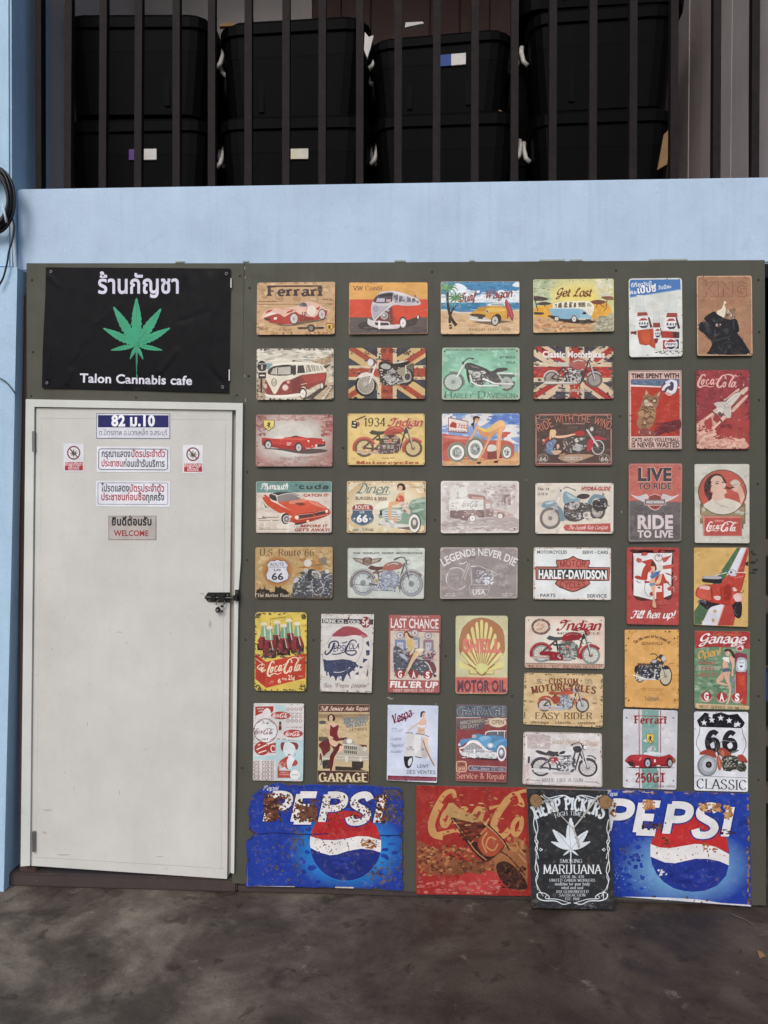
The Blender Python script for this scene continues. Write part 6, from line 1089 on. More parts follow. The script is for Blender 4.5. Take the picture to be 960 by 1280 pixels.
for x, y, r in ((408, 435, 16), (690, 805, 16), (762, 240, 26), (25, 720, 16), (185, 530, 8)): s.p('e8bcb0', [(x-r*.7, y), (x, y-r*.25), (x, y-r*1.3), (x+r*.25, y), (x+r*.8, y), (x+r*.2, y+r*.3), (x, y+r*1.4), (x-r*.25, y+r*.2)])
coke(s, 18, 288, 690, 'e8b4a8', 215, wd=1.05); s.sp('9a5a50', 180, 1245, 310, 26); s.part('picture').wear(['4a2c2a', '6a4a44', 'b89484', '3a3028'], 110, 12); s.done()

s = Sign('tin sign split red over dark grey with riding motto and winged shield', (785, 578, 853, 678), (870, 1280), [785.8, 579.2, 853.6, 578.9, 851.9, 676.9, 785, 677.5], '6a6464', rad=3)
s.p('c06c60', '0,0 870,0 870,632 0,610'); s.fl(['c87468', 'b46256'], 60, 30, 40, 840, 600, 50, 30); s.fl(['726c6c', '605a5a'], 60, 30, 650, 840, 1240, 50, 30); s.l('a84e48', 8, '15,622 200,605', '650,632 855,640'); s.frame('a89890', .5, ins=.9); s.part('badge')
for sg in (-1, 1):
    X = lambda x: 432 + sg*(432-x); s.p('d0c8c8', cat([(X(40), 512), (X(150), 545), (X(240), 520), (X(300), 505), (X(330), 560), (X(300), 590), (X(270), 640), (X(200), 610), (X(130), 580), (X(40), 512)], 3)); s.l('a89c9c', 5, [(X(130), 570), (X(290), 545)], [(X(180), 595), (X(290), 575)])
s.p('e0b8ac', '320,545 430,495 540,545 600,590 600,680 540,690 500,740 430,772 360,740 310,690 258,680 262,590'); s.p('8a4a44', '330,548 430,508 530,548 528,590 330,590', '330,690 530,690 495,730 430,758 370,730'); s.p('5a4e4e', '268,590 596,592 590,676 268,676'); s.p('8a8080', '280,600 584,602 580,665 280,665'); s.t('HARLEY-DAVIDSON', 432, 652, 36, 'e0d8d4', 280, 'H')
s.t('LIVE', 432, 290, 200, '4a4446', 540, 'H', out=('e0b4aa', .42)); s.t('TO RIDE', 432, 430, 100, '5a4a4a', 540, 'B', out=('e0b4aa', .4)); s.t('RIDE', 435, 1056, 208, 'dccccc', 570, 'H'); s.t('TO LIVE', 432, 1198, 108, 'dccccc', 570, 'H'); nail4(s, '5a4a46', 9); s.done()

s = Sign('cream tin sign with a woman drinking in a red circle above a red block', (868, 579, 937, 679), (883, 1280), [868.7, 580, 936.9, 580, 936.1, 678.9, 868.3, 678.5], 'cdc9bc', rad=2)
s.fl(['d6d2c6', 'c2beb0', 'bcb8aa'], 70, 30, 30, 860, 1240, 60, 40); s.p('7c6c50', '90,640 815,640 810,970 780,970 780,1050 130,1050 130,965 90,965'); s.p('a08c6c', '110,700 800,700 770,960 760,840 140,840 110,950'); s.e('6e5844', 450, 465, 392, 368); s.e('bc5c50', 450, 465, 372, 352)
s.part('woman_picture'); s.p('d8d0c0', '~145,670 250,600 310,560 480,560 620,590 740,650 720,700 640,770 520,812 420,815 300,790 200,730'); s.p('d8b09c', '~720,360 760,400 800,530 790,570 745,650 720,540 690,470 640,450 560,385 600,370'); s.p('dcb8a4', '~285,560 300,470 270,440 262,280 330,205 430,210 480,290 510,340 490,380 500,420 520,470 480,500 480,560 380,600'); s.p('4a3430', '~165,460 165,330 230,220 330,170 430,185 510,290 510,330 470,290 430,215 340,200 270,260 265,400 250,470 285,480 280,540 245,600 200,540'); s.fl(['5e463e', '382622'], 26, 170, 300, 270, 560, 18, 24); s.e('4a3a34', 365, 325, 24, 10); s.l('5a4038', 8, '~340,305 375,290 400,300'); s.e('4a3a34', 460, 305, 18, 10); s.p('9a3c38', '~460,400 500,390 530,400 500,415'); s.p('6a3a30', '~500,360 560,380 620,360 680,330 640,390 540,420'); s.p('c8bca8', '~580,300 660,260 730,310 720,360 640,380 590,340'); s.l('8a6a58', 8, '~560,350 640,350 710,320'); s.l('b89484', 8, '~400,700 480,690 560,720', '~310,560 360,640 470,680')
s.part('name_block'); s.p('d48a7c', '135,850 745,850 758,1165 135,1165'); s.p('b4524a', '162,872 738,872 738,1150 155,1150'); s.l('8a3a36', 8, '160,1160 750,1162', '748,880 752,1155'); s.t('DRINK', 400, 936, 30, 'e0a89c', 150, 'B'); coke(s, 188, 1092, 510, 'f0e0d8', 160, wd=1.1); s.part('picture').wear(['a8a294', 'e0dccf', '8a8474'], 30, 9); s.done()

s = Sign('red tin sign with a woman at a fuel pump before a white panel and script', (783, 683, 850, 782), (866, 1280), [783.5, 684, 849.4, 684.5, 848.4, 781.6, 783.1, 780], 'b44c48', edge=('8a4a44', .6))
s.fl(['bc5450', 'a8423e'], 70, 30, 30, 840, 1240, 60, 40); s.p('5a2a2c', '~95,98 100,98 745,98 760,110 740,800 600,850 400,872 110,800'); s.p('e6e4e2', '108,112 745,106 728,300 725,780 605,828 410,862 115,790 118,180'); s.part('horse_picture'); s.p('b84438', '~240,250 320,225 400,205 440,230 430,330 400,400 350,430 330,540 240,530 240,470 270,360 310,290'); s.p('b84438', '~130,500 180,470 300,520 300,545 180,530'); s.p('c05a50', '570,190 740,140 640,250 600,260', '590,310 845,275 720,360 590,370', '600,420 700,440 760,480'); s.p('b84438', '460,470 600,440 640,540 700,590 600,600 605,860 480,860 480,640 460,600'); s.l('b84438', 12, '~100,560 60,610 30,640', '~650,570 720,640 760,720'); s.l('d8b0a4', 10, '~740,520 790,480 810,520 780,550', '~730,660 770,660 765,730'); s.l('4a3a38', 9, '~640,440 720,470 760,500', '~660,590 710,630', '~160,550 200,585 230,590')
s.part('pump_picture'); s.e('5a3a3a', 520, 185, 66, 58); s.e('e8e0dc', 520, 185, 56, 50); s.p('5a4444', '500,150 540,140 545,160 510,165'); s.p('f0e4e0', '470,250 590,250 590,295 470,295'); s.p('e0d8d0', '500,300 590,300 570,400 500,390'); s.p('f0d8d0', '475,640 575,635 575,735 475,740'); s.p('5a4444', '500,660 545,650 545,680 510,680'); s.l('4a4a50', 7, '~310,545 295,700 330,790 380,812 400,800')
s.part('woman_picture'); s.p('e0b090', '~385,390 470,380 480,450 460,560 470,650 455,760 460,860 480,960 470,990 420,960 430,800 400,680 375,600 400,480'); s.p('5a78a8', '~390,470 450,420 540,395 550,410 500,470 430,520 390,500'); s.fl(['3e588a', '7e98c0'], 20, 390, 410, 540, 510, 14, 10); s.p('8090b0', '~370,600 460,590 470,620 390,640'); s.e('e4b898', 430, 330, 32, 38); face(s, 428, 332, 28); s.p('5a3424', '~400,320 410,240 440,240 480,300 490,370 460,390 455,320'); s.p('e4b090', '~460,600 540,600 580,440 540,470 500,540'); s.e('e8c09c', 520, 565, 36, 26); s.l('8a2a2a', 10, '~480,960 580,950 680,945', '430,1000 560,995'); s.t('Fill her up!', 420, 1158, 120, 'f0ece8', 700, 'C', sl=.05); s.done()

s = Sign('yellow tin sign with a red scooter on green, white and red stripes', (867, 684, 936, 783), (892, 1280), [867.9, 684.5, 935.7, 684.5, 934.5, 783.5, 867.3, 781], 'd4ae6c', rad=2)
s.fl(['dab676', 'cca462'], 60, 30, 30, 860, 1240, 60, 40); s.p('4e6c50', '700,10 765,10 235,1010 120,1270 10,1270 10,1040 60,960 430,410'); s.p('dcdce4', '765,10 860,10 380,1265 120,1265 270,960 600,340'); s.p('e4a8a0', '845,10 862,10 500,930 385,1265 370,1265 480,930'); s.p('b4443c', '862,10 892,10 892,60 840,260 760,660 640,1265 390,1265 500,930'); s.part('scooter_picture'); s.p('2a2428', '~60,870 200,860 420,880 480,910 300,960 230,1005 150,960', '~600,900 640,870 760,880 780,960 770,1090 730,1150 660,1110 635,1000'); s.l('6a6468', 12, '~650,1000 665,1060 700,1100'); s.fl(['8a868c', '4a464a'], 20, 70, 850, 200, 910, 16, 12)
s.p('bc4438', '~30,770 60,660 150,610 280,600 440,590 470,530 560,450 640,470 830,420 800,560 760,700 700,720 780,800 770,880 680,880 600,940 440,920 300,890 230,870 100,830'); s.p('b03a30', '~440,640 600,640 620,780 580,930 450,910 440,780'); s.p('cc5a48', '~60,680 150,620 270,640 290,740 280,860 120,830 40,790'); s.p('e8c8c0', '~80,650 160,610 260,640 250,690 180,680', '~320,800 380,785 440,800 420,850 360,850', '~620,660 660,650 700,700 650,710'); s.p('dcc0c0', '~640,780 720,740 770,790 775,860 700,880 660,850'); s.l('8a2a24', 8, '~285,650 300,760 290,870', '~440,640 440,880', '620,480 640,760'); s.l('d87060', 8, '~470,560 560,460 620,480', '~600,640 640,760 600,880'); s.l('7a2620', 7, '~45,790 60,690 140,620 270,640 285,760 280,860 120,830', '~470,530 560,450 640,470 690,470', '~800,560 760,700 700,720', '~600,940 440,920 300,890', '~830,420 810,520 790,590'); s.l('e8a090', 6, '~90,690 150,640 230,650', '~660,500 740,480 800,470', '~650,800 720,760 760,800'); s.p('9a2e26', '~500,640 560,600 610,640 600,780 560,860 500,840')
s.p('2a2628', '~145,500 180,470 440,490 455,510 445,580 300,580 150,560'); s.p('b8b4b8', '~150,485 220,465 430,475 440,510 300,515 160,505'); s.e('d0d0d8', 620, 410, 66, 48); s.e('3c4664', 605, 405, 18, 18); s.ring('5a6068', 620, 410, 66, 48, 7); s.l('e0dcd0', 12, '340,458 540,410', '690,408 845,408'); s.l('c06a58', 10, '720,370 840,290'); s.p('2e2a26', '~830,270 860,235 892,230 892,290 860,300'); s.l('5a5650', 12, '~740,740 800,720 805,690'); s.p('c8c4c8', '600,450 690,440 680,470 610,468'); s.part('picture'); nail4(s, '8a7040', 8); s.done()

s = Sign('orange-yellow tin sign with a black motorcycle seen from the front right', (780, 787, 849, 886), (892, 1280), [781, 787.3, 849.2, 787.3, 848, 885.8, 780.6, 883], 'dca864', rad=2)
s.fl(['e2b070', 'd49e58', 'e0ac6a'], 80, 30, 30, 860, 1230, 60, 50); s.part('motorcycle_picture'); moto(s, (255, 745), (670, 745), (80, 110), (108, 168), '3e3e46', '2e2e34', 'c4c4c8', '38342f', 'd0c4a8', '5e4a3c', 'none', hi='e4e0d8', spokes=12, k=480, hub='8a8478', t=.84, engine='3a3c46', lean=-.02); s.p('34343a', '~185,590 240,570 430,560 540,520 570,640 580,790 520,810 400,790 300,760 200,700 170,670'); s.fl(['9a9ca4', '54565e', 'd0d0d4', '26262a', '6a6c78'], 120, 210, 580, 570, 800, 18, 12); s.p('6a503c', '215,540 400,550 430,570 410,590 220,580'); s.p('46484e', '~425,530 480,480 540,490 555,540 500,560 430,560'); s.p('b8b8be', '~440,520 490,490 530,500 500,540'); s.l('e8e0d4', 22, '140,730 330,790'); s.l('d8d4cc', 18, '~500,640 500,720 480,790', '330,790 520,810'); s.p('2e2c2e', '~175,600 230,590 190,680 168,680', '~600,620 660,600 740,620 700,640 640,640'); s.l('3a3638', 12, '~420,400 500,392 560,450 590,470'); s.e('3e3c40', 600, 440, 40, 40); s.e('c8c4be', 640, 470, 34, 40); s.l('6a6460', 6, '~650,490 690,520', '730,550 810,545'); s.e('4a4648', 625, 540, 20, 30); s.l('c4c0b8', 12, '580,560 640,720'); s.l('8a8478', 5, '650,760 740,750')
s.t('The bike every lad has dreamt of', 455, 235, 44, '6a4430', 560, 'd', arc=105); s.t('BONNEVILLE', 460, 250, 52, '7a563c', 340, 'b'); s.t('Triumph', 445, 1130, 54, '7a7268', 240, 's'); s.part('picture').l('7a7268', 7, '~380,1125 450,1150 540,1130'); s.p('4a3830', '450,315 470,312 465,322'); s.sp('b48850', 260, 955, 380, 14); s.sp('b48850', 290, 980, 330, 14); s.sp('b48850', 330, 1200, 230, 12); nail4(s, '4a3828', 13, .08); s.wear(['5a4428', '6a5030', 'e8c898', '4a3822'], 90, 11); s.done()

s = Sign('green and red tin sign with a woman in shorts leaning on a red fuel pump', (868, 788, 938, 888), (896, 1280), [868.5, 788.5, 937.6, 788.9, 936.5, 887.5, 867.9, 886], '6a8468', rad=3)
s.p('6e8c6e', '0,280 900,280 900,1280 0,1280'); s.fl(['7e9c7c', '56785c', '8aa488', '64846a', '9aae94'], 130, 20, 290, 650, 1150, 50, 24); s.p('a83a3c', '0,0 900,0 900,300 640,270 300,262 20,290'); s.fl(['b44244', '983236', 'b04a3c'], 50, 20, 20, 880, 260, 60, 20); s.p('9aa892', '40,560 440,570 400,640 30,640'); s.part('pump_picture'); s.p('8a3a4c', '645,370 700,350 840,380 845,700 830,1190 760,1180 660,1010 655,700'); s.p('b84034', '670,680 810,690 830,1195 770,1185 660,1000'); s.p('c85038', '700,720 800,730 800,880 710,860'); s.e('c8b0ac', 725, 275, 66, 64); s.e('a83a3c', 725, 275, 50, 48); s.p('e8dcd8', '~680,290 700,250 750,240 780,270 770,310 745,260 710,270'); s.p('b0b8c0', '~680,470 740,430 830,470 825,640 670,650'); s.p('e0e6ea', '~695,500 740,480 800,485 800,620 740,640 695,610'); s.sp('4a5060', 715, 525, 60, 24); s.p('3e4a6a', '725,560 770,560 765,590 730,590'); s.l('d8b8b4', 8, '680,650 820,660', '650,700 655,1000')
s.part('woman_picture'); s.p('dcae98', '~460,490 520,500 540,600 460,620', '~460,660 570,660 560,740 570,860 590,920 580,1010 550,1140 500,1190 540,1080 550,940 520,840 470,740', '~450,690 460,780 400,820 440,830 520,860 520,885 440,870 350,830 370,760 420,700'); s.p('e0b4a0', '~560,430 630,430 640,560 620,640 620,720 590,720 600,560'); s.p('ece6e2', '445,450 470,425 555,430 560,520 470,475'); s.p('53687e', '450,610 540,595 570,655 500,660 450,670'); s.e('e0b8a4', 530, 360, 36, 44); face(s, 524, 362, 30, -1); s.p('4e2a26', '~480,310 530,295 590,310 640,380 650,430 620,440 590,370 540,330 500,345'); s.p('8a8a98', '580,760 650,780 650,830 600,860', '600,900 650,940 640,1000 610,980'); s.part('picture').p('d0b48c', '20,1165 870,1205 865,1260 20,1250'); 
for x, y, ch in ((190, 1055, 'G'), (435, 1065, 'A'), (680, 1070, 'S')): s.part('letter_disc#'+ch); s.e('e0b4ac', x, y+12, 86, 78); s.e('a83a3c', x, y-4, 84, 76); s.t(ch, x, y+54, 116, 'f4ecea', 74, 'H', dy=-4)
s.t('Garage', 445, 205, 150, 'f0e4e2', 730, 'C', sl=-.1); s.t('Self Service', 500, 84, 46, 'd07a50', 480, 'c'); s.t('Open!', 240, 420, 120, 'e0ae60', 370, 'C', rot=-10, sl=-.1); s.t('When', 200, 540, 56, 'a86a5c', 280, 'B'); s.t('I FEEL', 195, 635, 60, 'a86a5c', 300, 'B'); s.t('LIKE IT', 205, 735, 60, 'a86a5c', 330, 'B', dy=-8); s.t('NEXT SERVICE 100 MILES', 440, 1236, 40, '4e4038', 720, 'd', dy=-26); s.part('picture').wear(['6a5448', '4a3c36', 'a88a78'], 40, 10); s.done()

s = Sign('white tin sign with a teal centre stripe, a yellow crest and a red racing car', (778, 886, 847, 987), (874, 1280), [779, 886.4, 847, 888, 845.1, 987, 778.7, 984.6], 'd4d2d6', rad=3)
s.fl(['dadade', 'cecace'], 60, 20, 20, 850, 1240, 60, 50); s.p('7fa69e', '310,10 575,10 570,1265 310,1265'); s.fl(['8cb2aa', '729a92'], 40, 320, 20, 560, 1240, 40, 30); s.l('9a5a60', 14, '264,10 272,1260', '605,10 600,1262'); s.l('e8c4c4', 7, '285,10 290,1260', '588,10 584,1262'); s.part('car_picture'); s.p('3a302e', '50,935 300,945 860,935 700,920 200,915'); s.p('d8dce0', '~330,710 380,690 560,685 640,720 560,740 400,735'); s.p('a42c34', '~40,830 70,780 130,735 250,725 400,730 540,760 660,745 740,720 800,760 840,810 830,850 780,870 760,910 700,915 560,905 440,920 240,930 140,910 90,870'); s.p('b83a42', '~110,770 250,735 400,745 330,800 260,840 150,800'); s.p('8a2028', '440,880 700,870 690,912 450,915'); s.p('d88a8a', '~260,810 290,765 305,780 280,820'); s.p('3c2c2c', '90,830 180,835 200,900 130,915 80,860'); s.p('e8dcd8', '500,800 525,800 530,845 500,848', '210,905 265,905 265,925 210,925', '540,890 600,890 600,908 545,908'); s.p('8a6a48', '~800,770 840,800 835,850 800,860'); s.e('2e2426', 402, 855, 62, 84); wheel(s, 400, 862, 42, 66, '6a6466', 'b8b8c4', '5a5660', .82, 6); s.e('2e2426', 745, 850, 52, 76); wheel(s, 750, 856, 34, 58, '6a6466', 'b8b8c4', '5a5660', .82, 6)
s.part('badge'); crest(s, 440, 475, 118, 160, 'e6c85a'); s.t('Ferrari', 443, 232, 118, '9a2c34', 490, 'S'); s.part('picture').p('9a2c34', '190,105 690,118 690,128 190,116'); s.t('automobili', 440, 335, 52, 'a8b8b8', 420, 'i'); s.t('250GT', 440, 1160, 140, '8e2e38', 470, 'S'); s.t('Testa rossa', 665, 1240, 44, '7a7478', 320, 'b'); s.part('picture'); nail4(s, '3a3836', 12, .08); s.done()

s = Sign('white tin sign with a black starred route shield and a red motorcycle', (867, 889, 936, 990), (874, 1280), [867.5, 889.4, 935.7, 890.2, 934.9, 990, 867.5, 987.7], 'dddfe3', rad=3)
s.fl(['e4e6ea', 'd4d6dc'], 50, 20, 20, 850, 1240, 60, 50); s.part('shield'); s.p('1c1a22', '52,145 175,22 300,50 430,20 560,60 700,42 815,185 775,272 92,248'); s.fl(['2c2a34', '14121a'], 40, 110, 60, 760, 245, 30, 14); s.l('3a3840', 8, '~95,250 90,350 50,450 45,530 90,620 110,650', '~770,272 785,370 825,460 830,540 800,630 770,690')
for x, y in ((165, 182), (290, 140), (430, 108), (565, 150), (705, 208)): star(s, x, y, 54, 'e4e4ea')
s.t('66', 440, 622, 300, '24222a', 490, 'g', dy=-14); s.part('motorcycle_picture'); s.e('7c8086', 215, 860, 160, 172); s.e('a4a8ae', 222, 855, 136, 150); s.e('c8ccd0', 230, 850, 92, 106)
for k in range(12): s.l('8a8e94', 5, [(230, 850), (230+90*math.cos(k*.524), 850+104*math.sin(k*.524))])
s.e('2c2628', 238, 845, 50, 52); s.e('6a4a48', 240, 845, 22, 24); s.p('9c4434', '~90,665 150,620 240,605 330,640 360,740 300,720 200,690 110,690'); s.p('b85a40', '~360,740 390,700 430,760 445,860 430,930 390,920 370,830'); s.p('a44c3a', '~400,600 460,575 560,640 600,690 560,720 470,730 410,690'); s.p('c87a64', '~430,640 470,620 490,690 460,715'); s.p('a44a3a', '~700,700 780,690 840,760 850,820 760,800 690,790'); s.p('3a3a34', '~450,740 600,700 700,740 690,900 640,940 520,950 460,900'); s.fl(['6a6c60', '26261f', 'a8a898', '4e5048', 'd0d0c4'], 100, 455, 720, 690, 940, 18, 12); s.e('5a5a4c', 760, 890, 80, 70); s.e('3a3a32', 765, 880, 44, 40); s.fl(['7a7a68', '2e2e26'], 30, 690, 800, 840, 950, 16, 12); s.p('5a7068', '560,655 700,610 725,625 640,660'); s.l('3a3638', 26, '330,480 400,700'); s.l('7a8080', 12, '~420,500 480,465 580,480 650,480', '~340,470 360,560 350,640'); s.e('3a363a', 370, 540, 40, 44); s.l('c8b8b0', 6, '390,720 430,930')
s.t('CLASSIC', 440, 1215, 150, '2a3038', 790, 's', dy=-30); s.part('picture').l('5a6064', 5, '20,1018 860,1055'); s.wear(['6a5a4c', '8a7a6a'], 20, 8); s.done()

# ---- upright signs, lower left block
s = Sign('yellow tin sign with a red carton of six cola bottles', (318, 765, 384, 864), (853, 1280), [318.9, 765.3, 383.5, 765.6, 382.8, 863.8, 318.4, 863], 'dcc05c', rad=5)
s.fl(['e4ca6a', 'd0b24e'], 60, 30, 30, 830, 1240, 50, 40); s.part('bottle_picture'); s.l('6a5a34', 10, '255,240 255,115 580,70 610,130')
for x, y, b in ((150, 200, 620), (365, 170, 640), (560, 140, 600), (690, 195, 660), (470, 225, 700), (245, 255, 740)):
    s.p('2e2624', [(x-32, y+10), (x+40, y+10), (x+62, y+200), (x+112, b-130), (x+105, b), (x-100, b), (x-112, b-130), (x-60, y+200)]); s.p('7fa282', [(x-34, y+18), (x+38, y+18), (x+60, y+200), (x-58, y+200)]); s.p('8a3238', [(x-56, y+200), (x+58, y+200), (x+104, b-130), (x+60, b-30), (x-70, b-30), (x-106, b-130)]); s.p('4a2a28', [(x-20, y+230), (x+30, y+220), (x+70, b-60), (x-10, b-60)]); s.l('c8d4c0', 20, [(x+12, y+40), (x+20, y+200)]); s.l('d0b8a8', 15, [(x+24, y+210), (x+56, b-120)]); s.e('e4d8c0', x, y, 52, 34); s.l('8a7a60', 5, [(x-44, y+22), (x+44, y+22)])
s.fl(['3a3030', '5a4a44', '8a7a6a', '241c1c'], 90, 40, 590, 810, 760, 26, 14); s.part('carton_picture'); s.p('b03a2c', '15,670 190,805 195,1225 20,1080'); s.p('bc4030', '190,805 380,770 600,715 830,670 825,1065 195,1222'); s.l('d86a50', 6, '190,805 192,1222', '190,805 825,672', '20,672 188,805'); s.l('e8c8a8', 12, '30,755 170,860'); coke(s, 205, 1045, 600, 'f0d8b8', 240, dy=-105, wd=1.15)
s.t('6', 405, 1142, 70, 'f0d8b8', 52, 'B', dy=-4); s.t('FOR', 490, 1095, 34, 'f0d8b8', 78, 'B', dy=-6); s.t('25¢', 600, 1090, 76, 'f0d8b8', 110, 'B', dy=-12); s.t('Coke', 88, 935, 90, 'f0d8b8', 130, 'C', rot=40); s.sp('e8c8a8', 250, 1125, 60, 16); s.sp('e8c8a8', 250, 1150, 60, 16); s.sp('e8c8a8', 700, 1040, 80, 16); s.part('picture').wear(['3e3a34', '57534a', '2e2b28', '6a6048'], 110, 13); s.fl(['3e3a34', '4a463c', '6a6048'], 26, 20, 20, 90, 90, 12); s.fl(['3e3a34', '4a463c'], 26, 760, 20, 830, 110, 12); s.fl(['3e3a34', '6a6048'], 26, 20, 1170, 110, 1250, 12); s.fl(['3e3a34', '6a6048'], 26, 730, 1170, 830, 1250, 12); s.done()

s = Sign('white distressed tin sign with a large red, white and blue bottle cap', (400, 767, 468, 866), (879, 1280), [401.5, 767.5, 467.6, 768, 464.5, 865.5, 400, 863.8], 'd4cec6', rad=1)
s.fl(['dcd6ce', 'c8c0b8', 'ccc6be'], 80, 20, 20, 840, 1240, 40, 40); s.l('b0a8a0', 4, *['%d,%d %d,%d' % (x, random.randint(180, 600), x-8, random.randint(800, 1230)) for x in (80, 200, 380, 560, 700, 790)]); s.p('3c4048', '30,82 858,96 858,180 30,155'); s.part('cap_picture'); s.p('d6d0cb', '~50,740 50,600 100,480 190,365 330,240 450,205 600,235 740,310 800,420 810,600 790,730 700,870 600,970 480,1060 370,1080 230,1080 120,1000 70,900'); s.p('9c4850', '~190,365 260,290 380,215 480,208 600,235 700,300 745,330 770,372 700,395 660,365 540,348 400,372 300,372'); s.p('b87078', '~640,350 700,340 760,370 710,392')
s.p('3e4460', '50,735 120,755 230,750 370,735 480,748 560,785 630,850 560,900 520,920 480,960 500,1055 450,1030 420,1000 380,1095 330,1070 290,1010 255,1090 230,1020 200,1000 165,1040 150,990 100,1000 95,930 70,930'); s.p('d6d0cb', '590,850 630,930 540,985 510,940', '440,965 490,1040 400,1050', '300,1020 345,1005 350,1070', '200,1005 230,1040 195,1060', '110,960 140,940 145,1010'); s.p('3e4460', '740,460 790,440 800,540 755,500', '740,590 805,590 800,670 750,680', '700,720 780,740 690,800', '640,840 710,860 640,890', '560,975 630,930 620,990'); s.l('5a5e6a', 5, '~190,370 100,500', '~690,400 690,560 620,740 580,780', '~50,640 48,720 80,900'); s.l('d6d0cb', 11, '~220,945 330,945 440,900 550,800'); s.fl(['4a5070', '343a54'], 30, 80, 770, 560, 930, 30, 18)
s.part('emblem'); s.e('8a3a3c', 735, 140, 80, 92); s.t('5¢', 735, 185, 110, 'e8ded4', 110, 'B'); s.t('DRINK ICE - COLD', 345, 142, 54, 'd8d4cc', 590, 'H', dy=-28); s.t('Say "Pepsi please"', 415, 1188, 62, '6a4446', 720, 'i'); c1 = '3a425e'; s.part('lettering#script')
s.l(c1, (26, 18), '~140,560 160,480 230,445 290,465 290,540 220,570'); s.l(c1, (34, 20), '~235,470 200,560 160,620 110,660 80,640 95,600'); s.t('EPSI', 305, 612, 88, c1, 190, 'G', sl=.25, dy=14); s.l(c1, (14, 32), '~590,470 560,430 500,440 440,530 420,590'); s.l(c1, (26, 16), '~420,560 410,610 440,650 520,670 580,640 575,600 500,600 430,605 300,650 190,655'); s.t('OLA', 545, 575, 88, c1, 160, 'G', sl=.2, dy=8); s.l(c1, 16, '~350,475 400,470 440,450'); s.part('picture').wear(['8a5a50', '5a4a44', '7a4a42', 'a89a90'], 60, 13); s.p('7a4240', '440,100 470,30 475,80 455,110', '750,1000 770,870 778,960 765,1020', '430,1240 460,1230 450,1275'); s.done()

s = Sign('faded red and cream tin sign with a woman on a motorcycle before three pumps', (485, 768, 551, 866), (862, 1280), [486.1, 768.9, 551, 769, 549.3, 866, 484.9, 865.5], 'a8605c', rad=2)
s.p('d0c4b4', '40,270 835,300 830,1075 35,1065'); s.fl(['d8ccbc', 'c4b8a8'], 50, 50, 300, 820, 1050, 40, 30); s.part('pump_picture')
for x, y, w2, c1 in ((200, 420, 90, '7e8aa8'), (440, 380, 80, '8e8e98'), (660, 420, 84, '9a7e88')):
    s.p(c1, [(x-w2, y+10), (x-w2*.8, y-10), (x+w2*.8, y-10), (x+w2, y+10), (x+w2, y+320), (x-w2, y+320)]); s.p('c4c4cc', [(x-w2*.55, y+40), (x+w2*.55, y+40), (x+w2*.55, y+170), (x-w2*.55, y+170)]); s.l('6a6a78', 6, [(x-20, y+60), (x-20, y+120)], [(x+20, y+60), (x+20, y+120)], [(x-20, y+90), (x+20, y+90)]); s.e('8a7a80', x-2, y-75, 62, 58); s.e('d4c8c8', x-2, y-75, 50, 46); s.p('6a5a64', [(x-20, y-60), (x, y-100), (x+18, y-60)])
s.p('b87478', '600,600 740,600 740,730 600,740'); s.e('d4b8b4', 655, 640, 54, 60); s.p('6a5060', '635,660 655,610 676,660')
s.part('motorcycle_picture'); s.p('5a5a62', '~90,560 160,520 300,620 430,700 560,740 700,750 780,850 770,950 640,1000 480,980 300,960 180,1000 110,960 90,800'); s.fl(['8e8e98', '3e3c44', 'b0b0b8', '6a6270', '4a4a54'], 190, 90, 560, 780, 1000, 26, 16); s.p('b4b8c4', '~180,650 260,650 320,740 250,720'); s.p('7a4a48', '~330,620 420,660 330,720', '~600,760 720,780 790,880 760,950 700,860 620,800'); s.l('dcd4d0', 18, '~600,770 660,820 720,960'); s.l('9a9aa4', 12, '760,770 690,765')
s.part('woman_picture'); s.p('d8b490', '~460,600 520,570 560,600 470,700 400,800 340,920 270,1040 260,1000 320,860 380,720 420,640'); s.p('d8b890', '~330,390 400,400 440,470 420,600 370,660 350,650 400,560 400,500 350,440'); s.p('d0b474', '~310,400 380,420 400,500 390,600 340,560 300,480'); s.p('dcc0a0', '~300,600 340,550 350,570 270,620 230,610', '460,560 560,550 580,600 540,640 470,600'); s.e('dcb89c', 296, 340, 34, 42); face(s, 292, 344, 28); s.p('6e4638', '~255,330 270,285 320,280 370,340 420,370 380,390 330,350 310,300 275,320 270,400'); s.p('e8dcc8', '~430,590 500,560 580,560 560,600 480,590'); s.l('ecd0b0', 10, '~520,600 420,740 330,900')
for x, y, ch in ((195, 975, 'G'), (420, 985, 'A'), (648, 990, 'S')): s.part('letter_disc#'+ch); s.e('d8c8c0', x, y+14, 80, 76); s.e('9a3e44', x, y-4, 78, 74); s.t(ch, x, y+50, 104, 'f0e4e0', 66, 'H')
s.t('LAST CHANCE', 435, 216, 150, 'ecdcd8', 780, 'B', dy=-14); s.t("FILL'ER UP", 420, 1185, 96, 'f0e4e0', 780, 'H', sl=.15, dy=-12); s.t('- NEXT SERVICE 100 MILES -', 420, 1258, 42, 'e0b8b0', 740, 'B'); s.sp('e0b8b0', 220, 50, 440, 24); s.sp('e8c8c0', 60, 262, 260, 26); s.sp('e8c8c0', 560, 274, 260, 26); s.part('picture').wear(['6a4a46', 'b08a84', '8a5a56'], 40, 10); s.done()

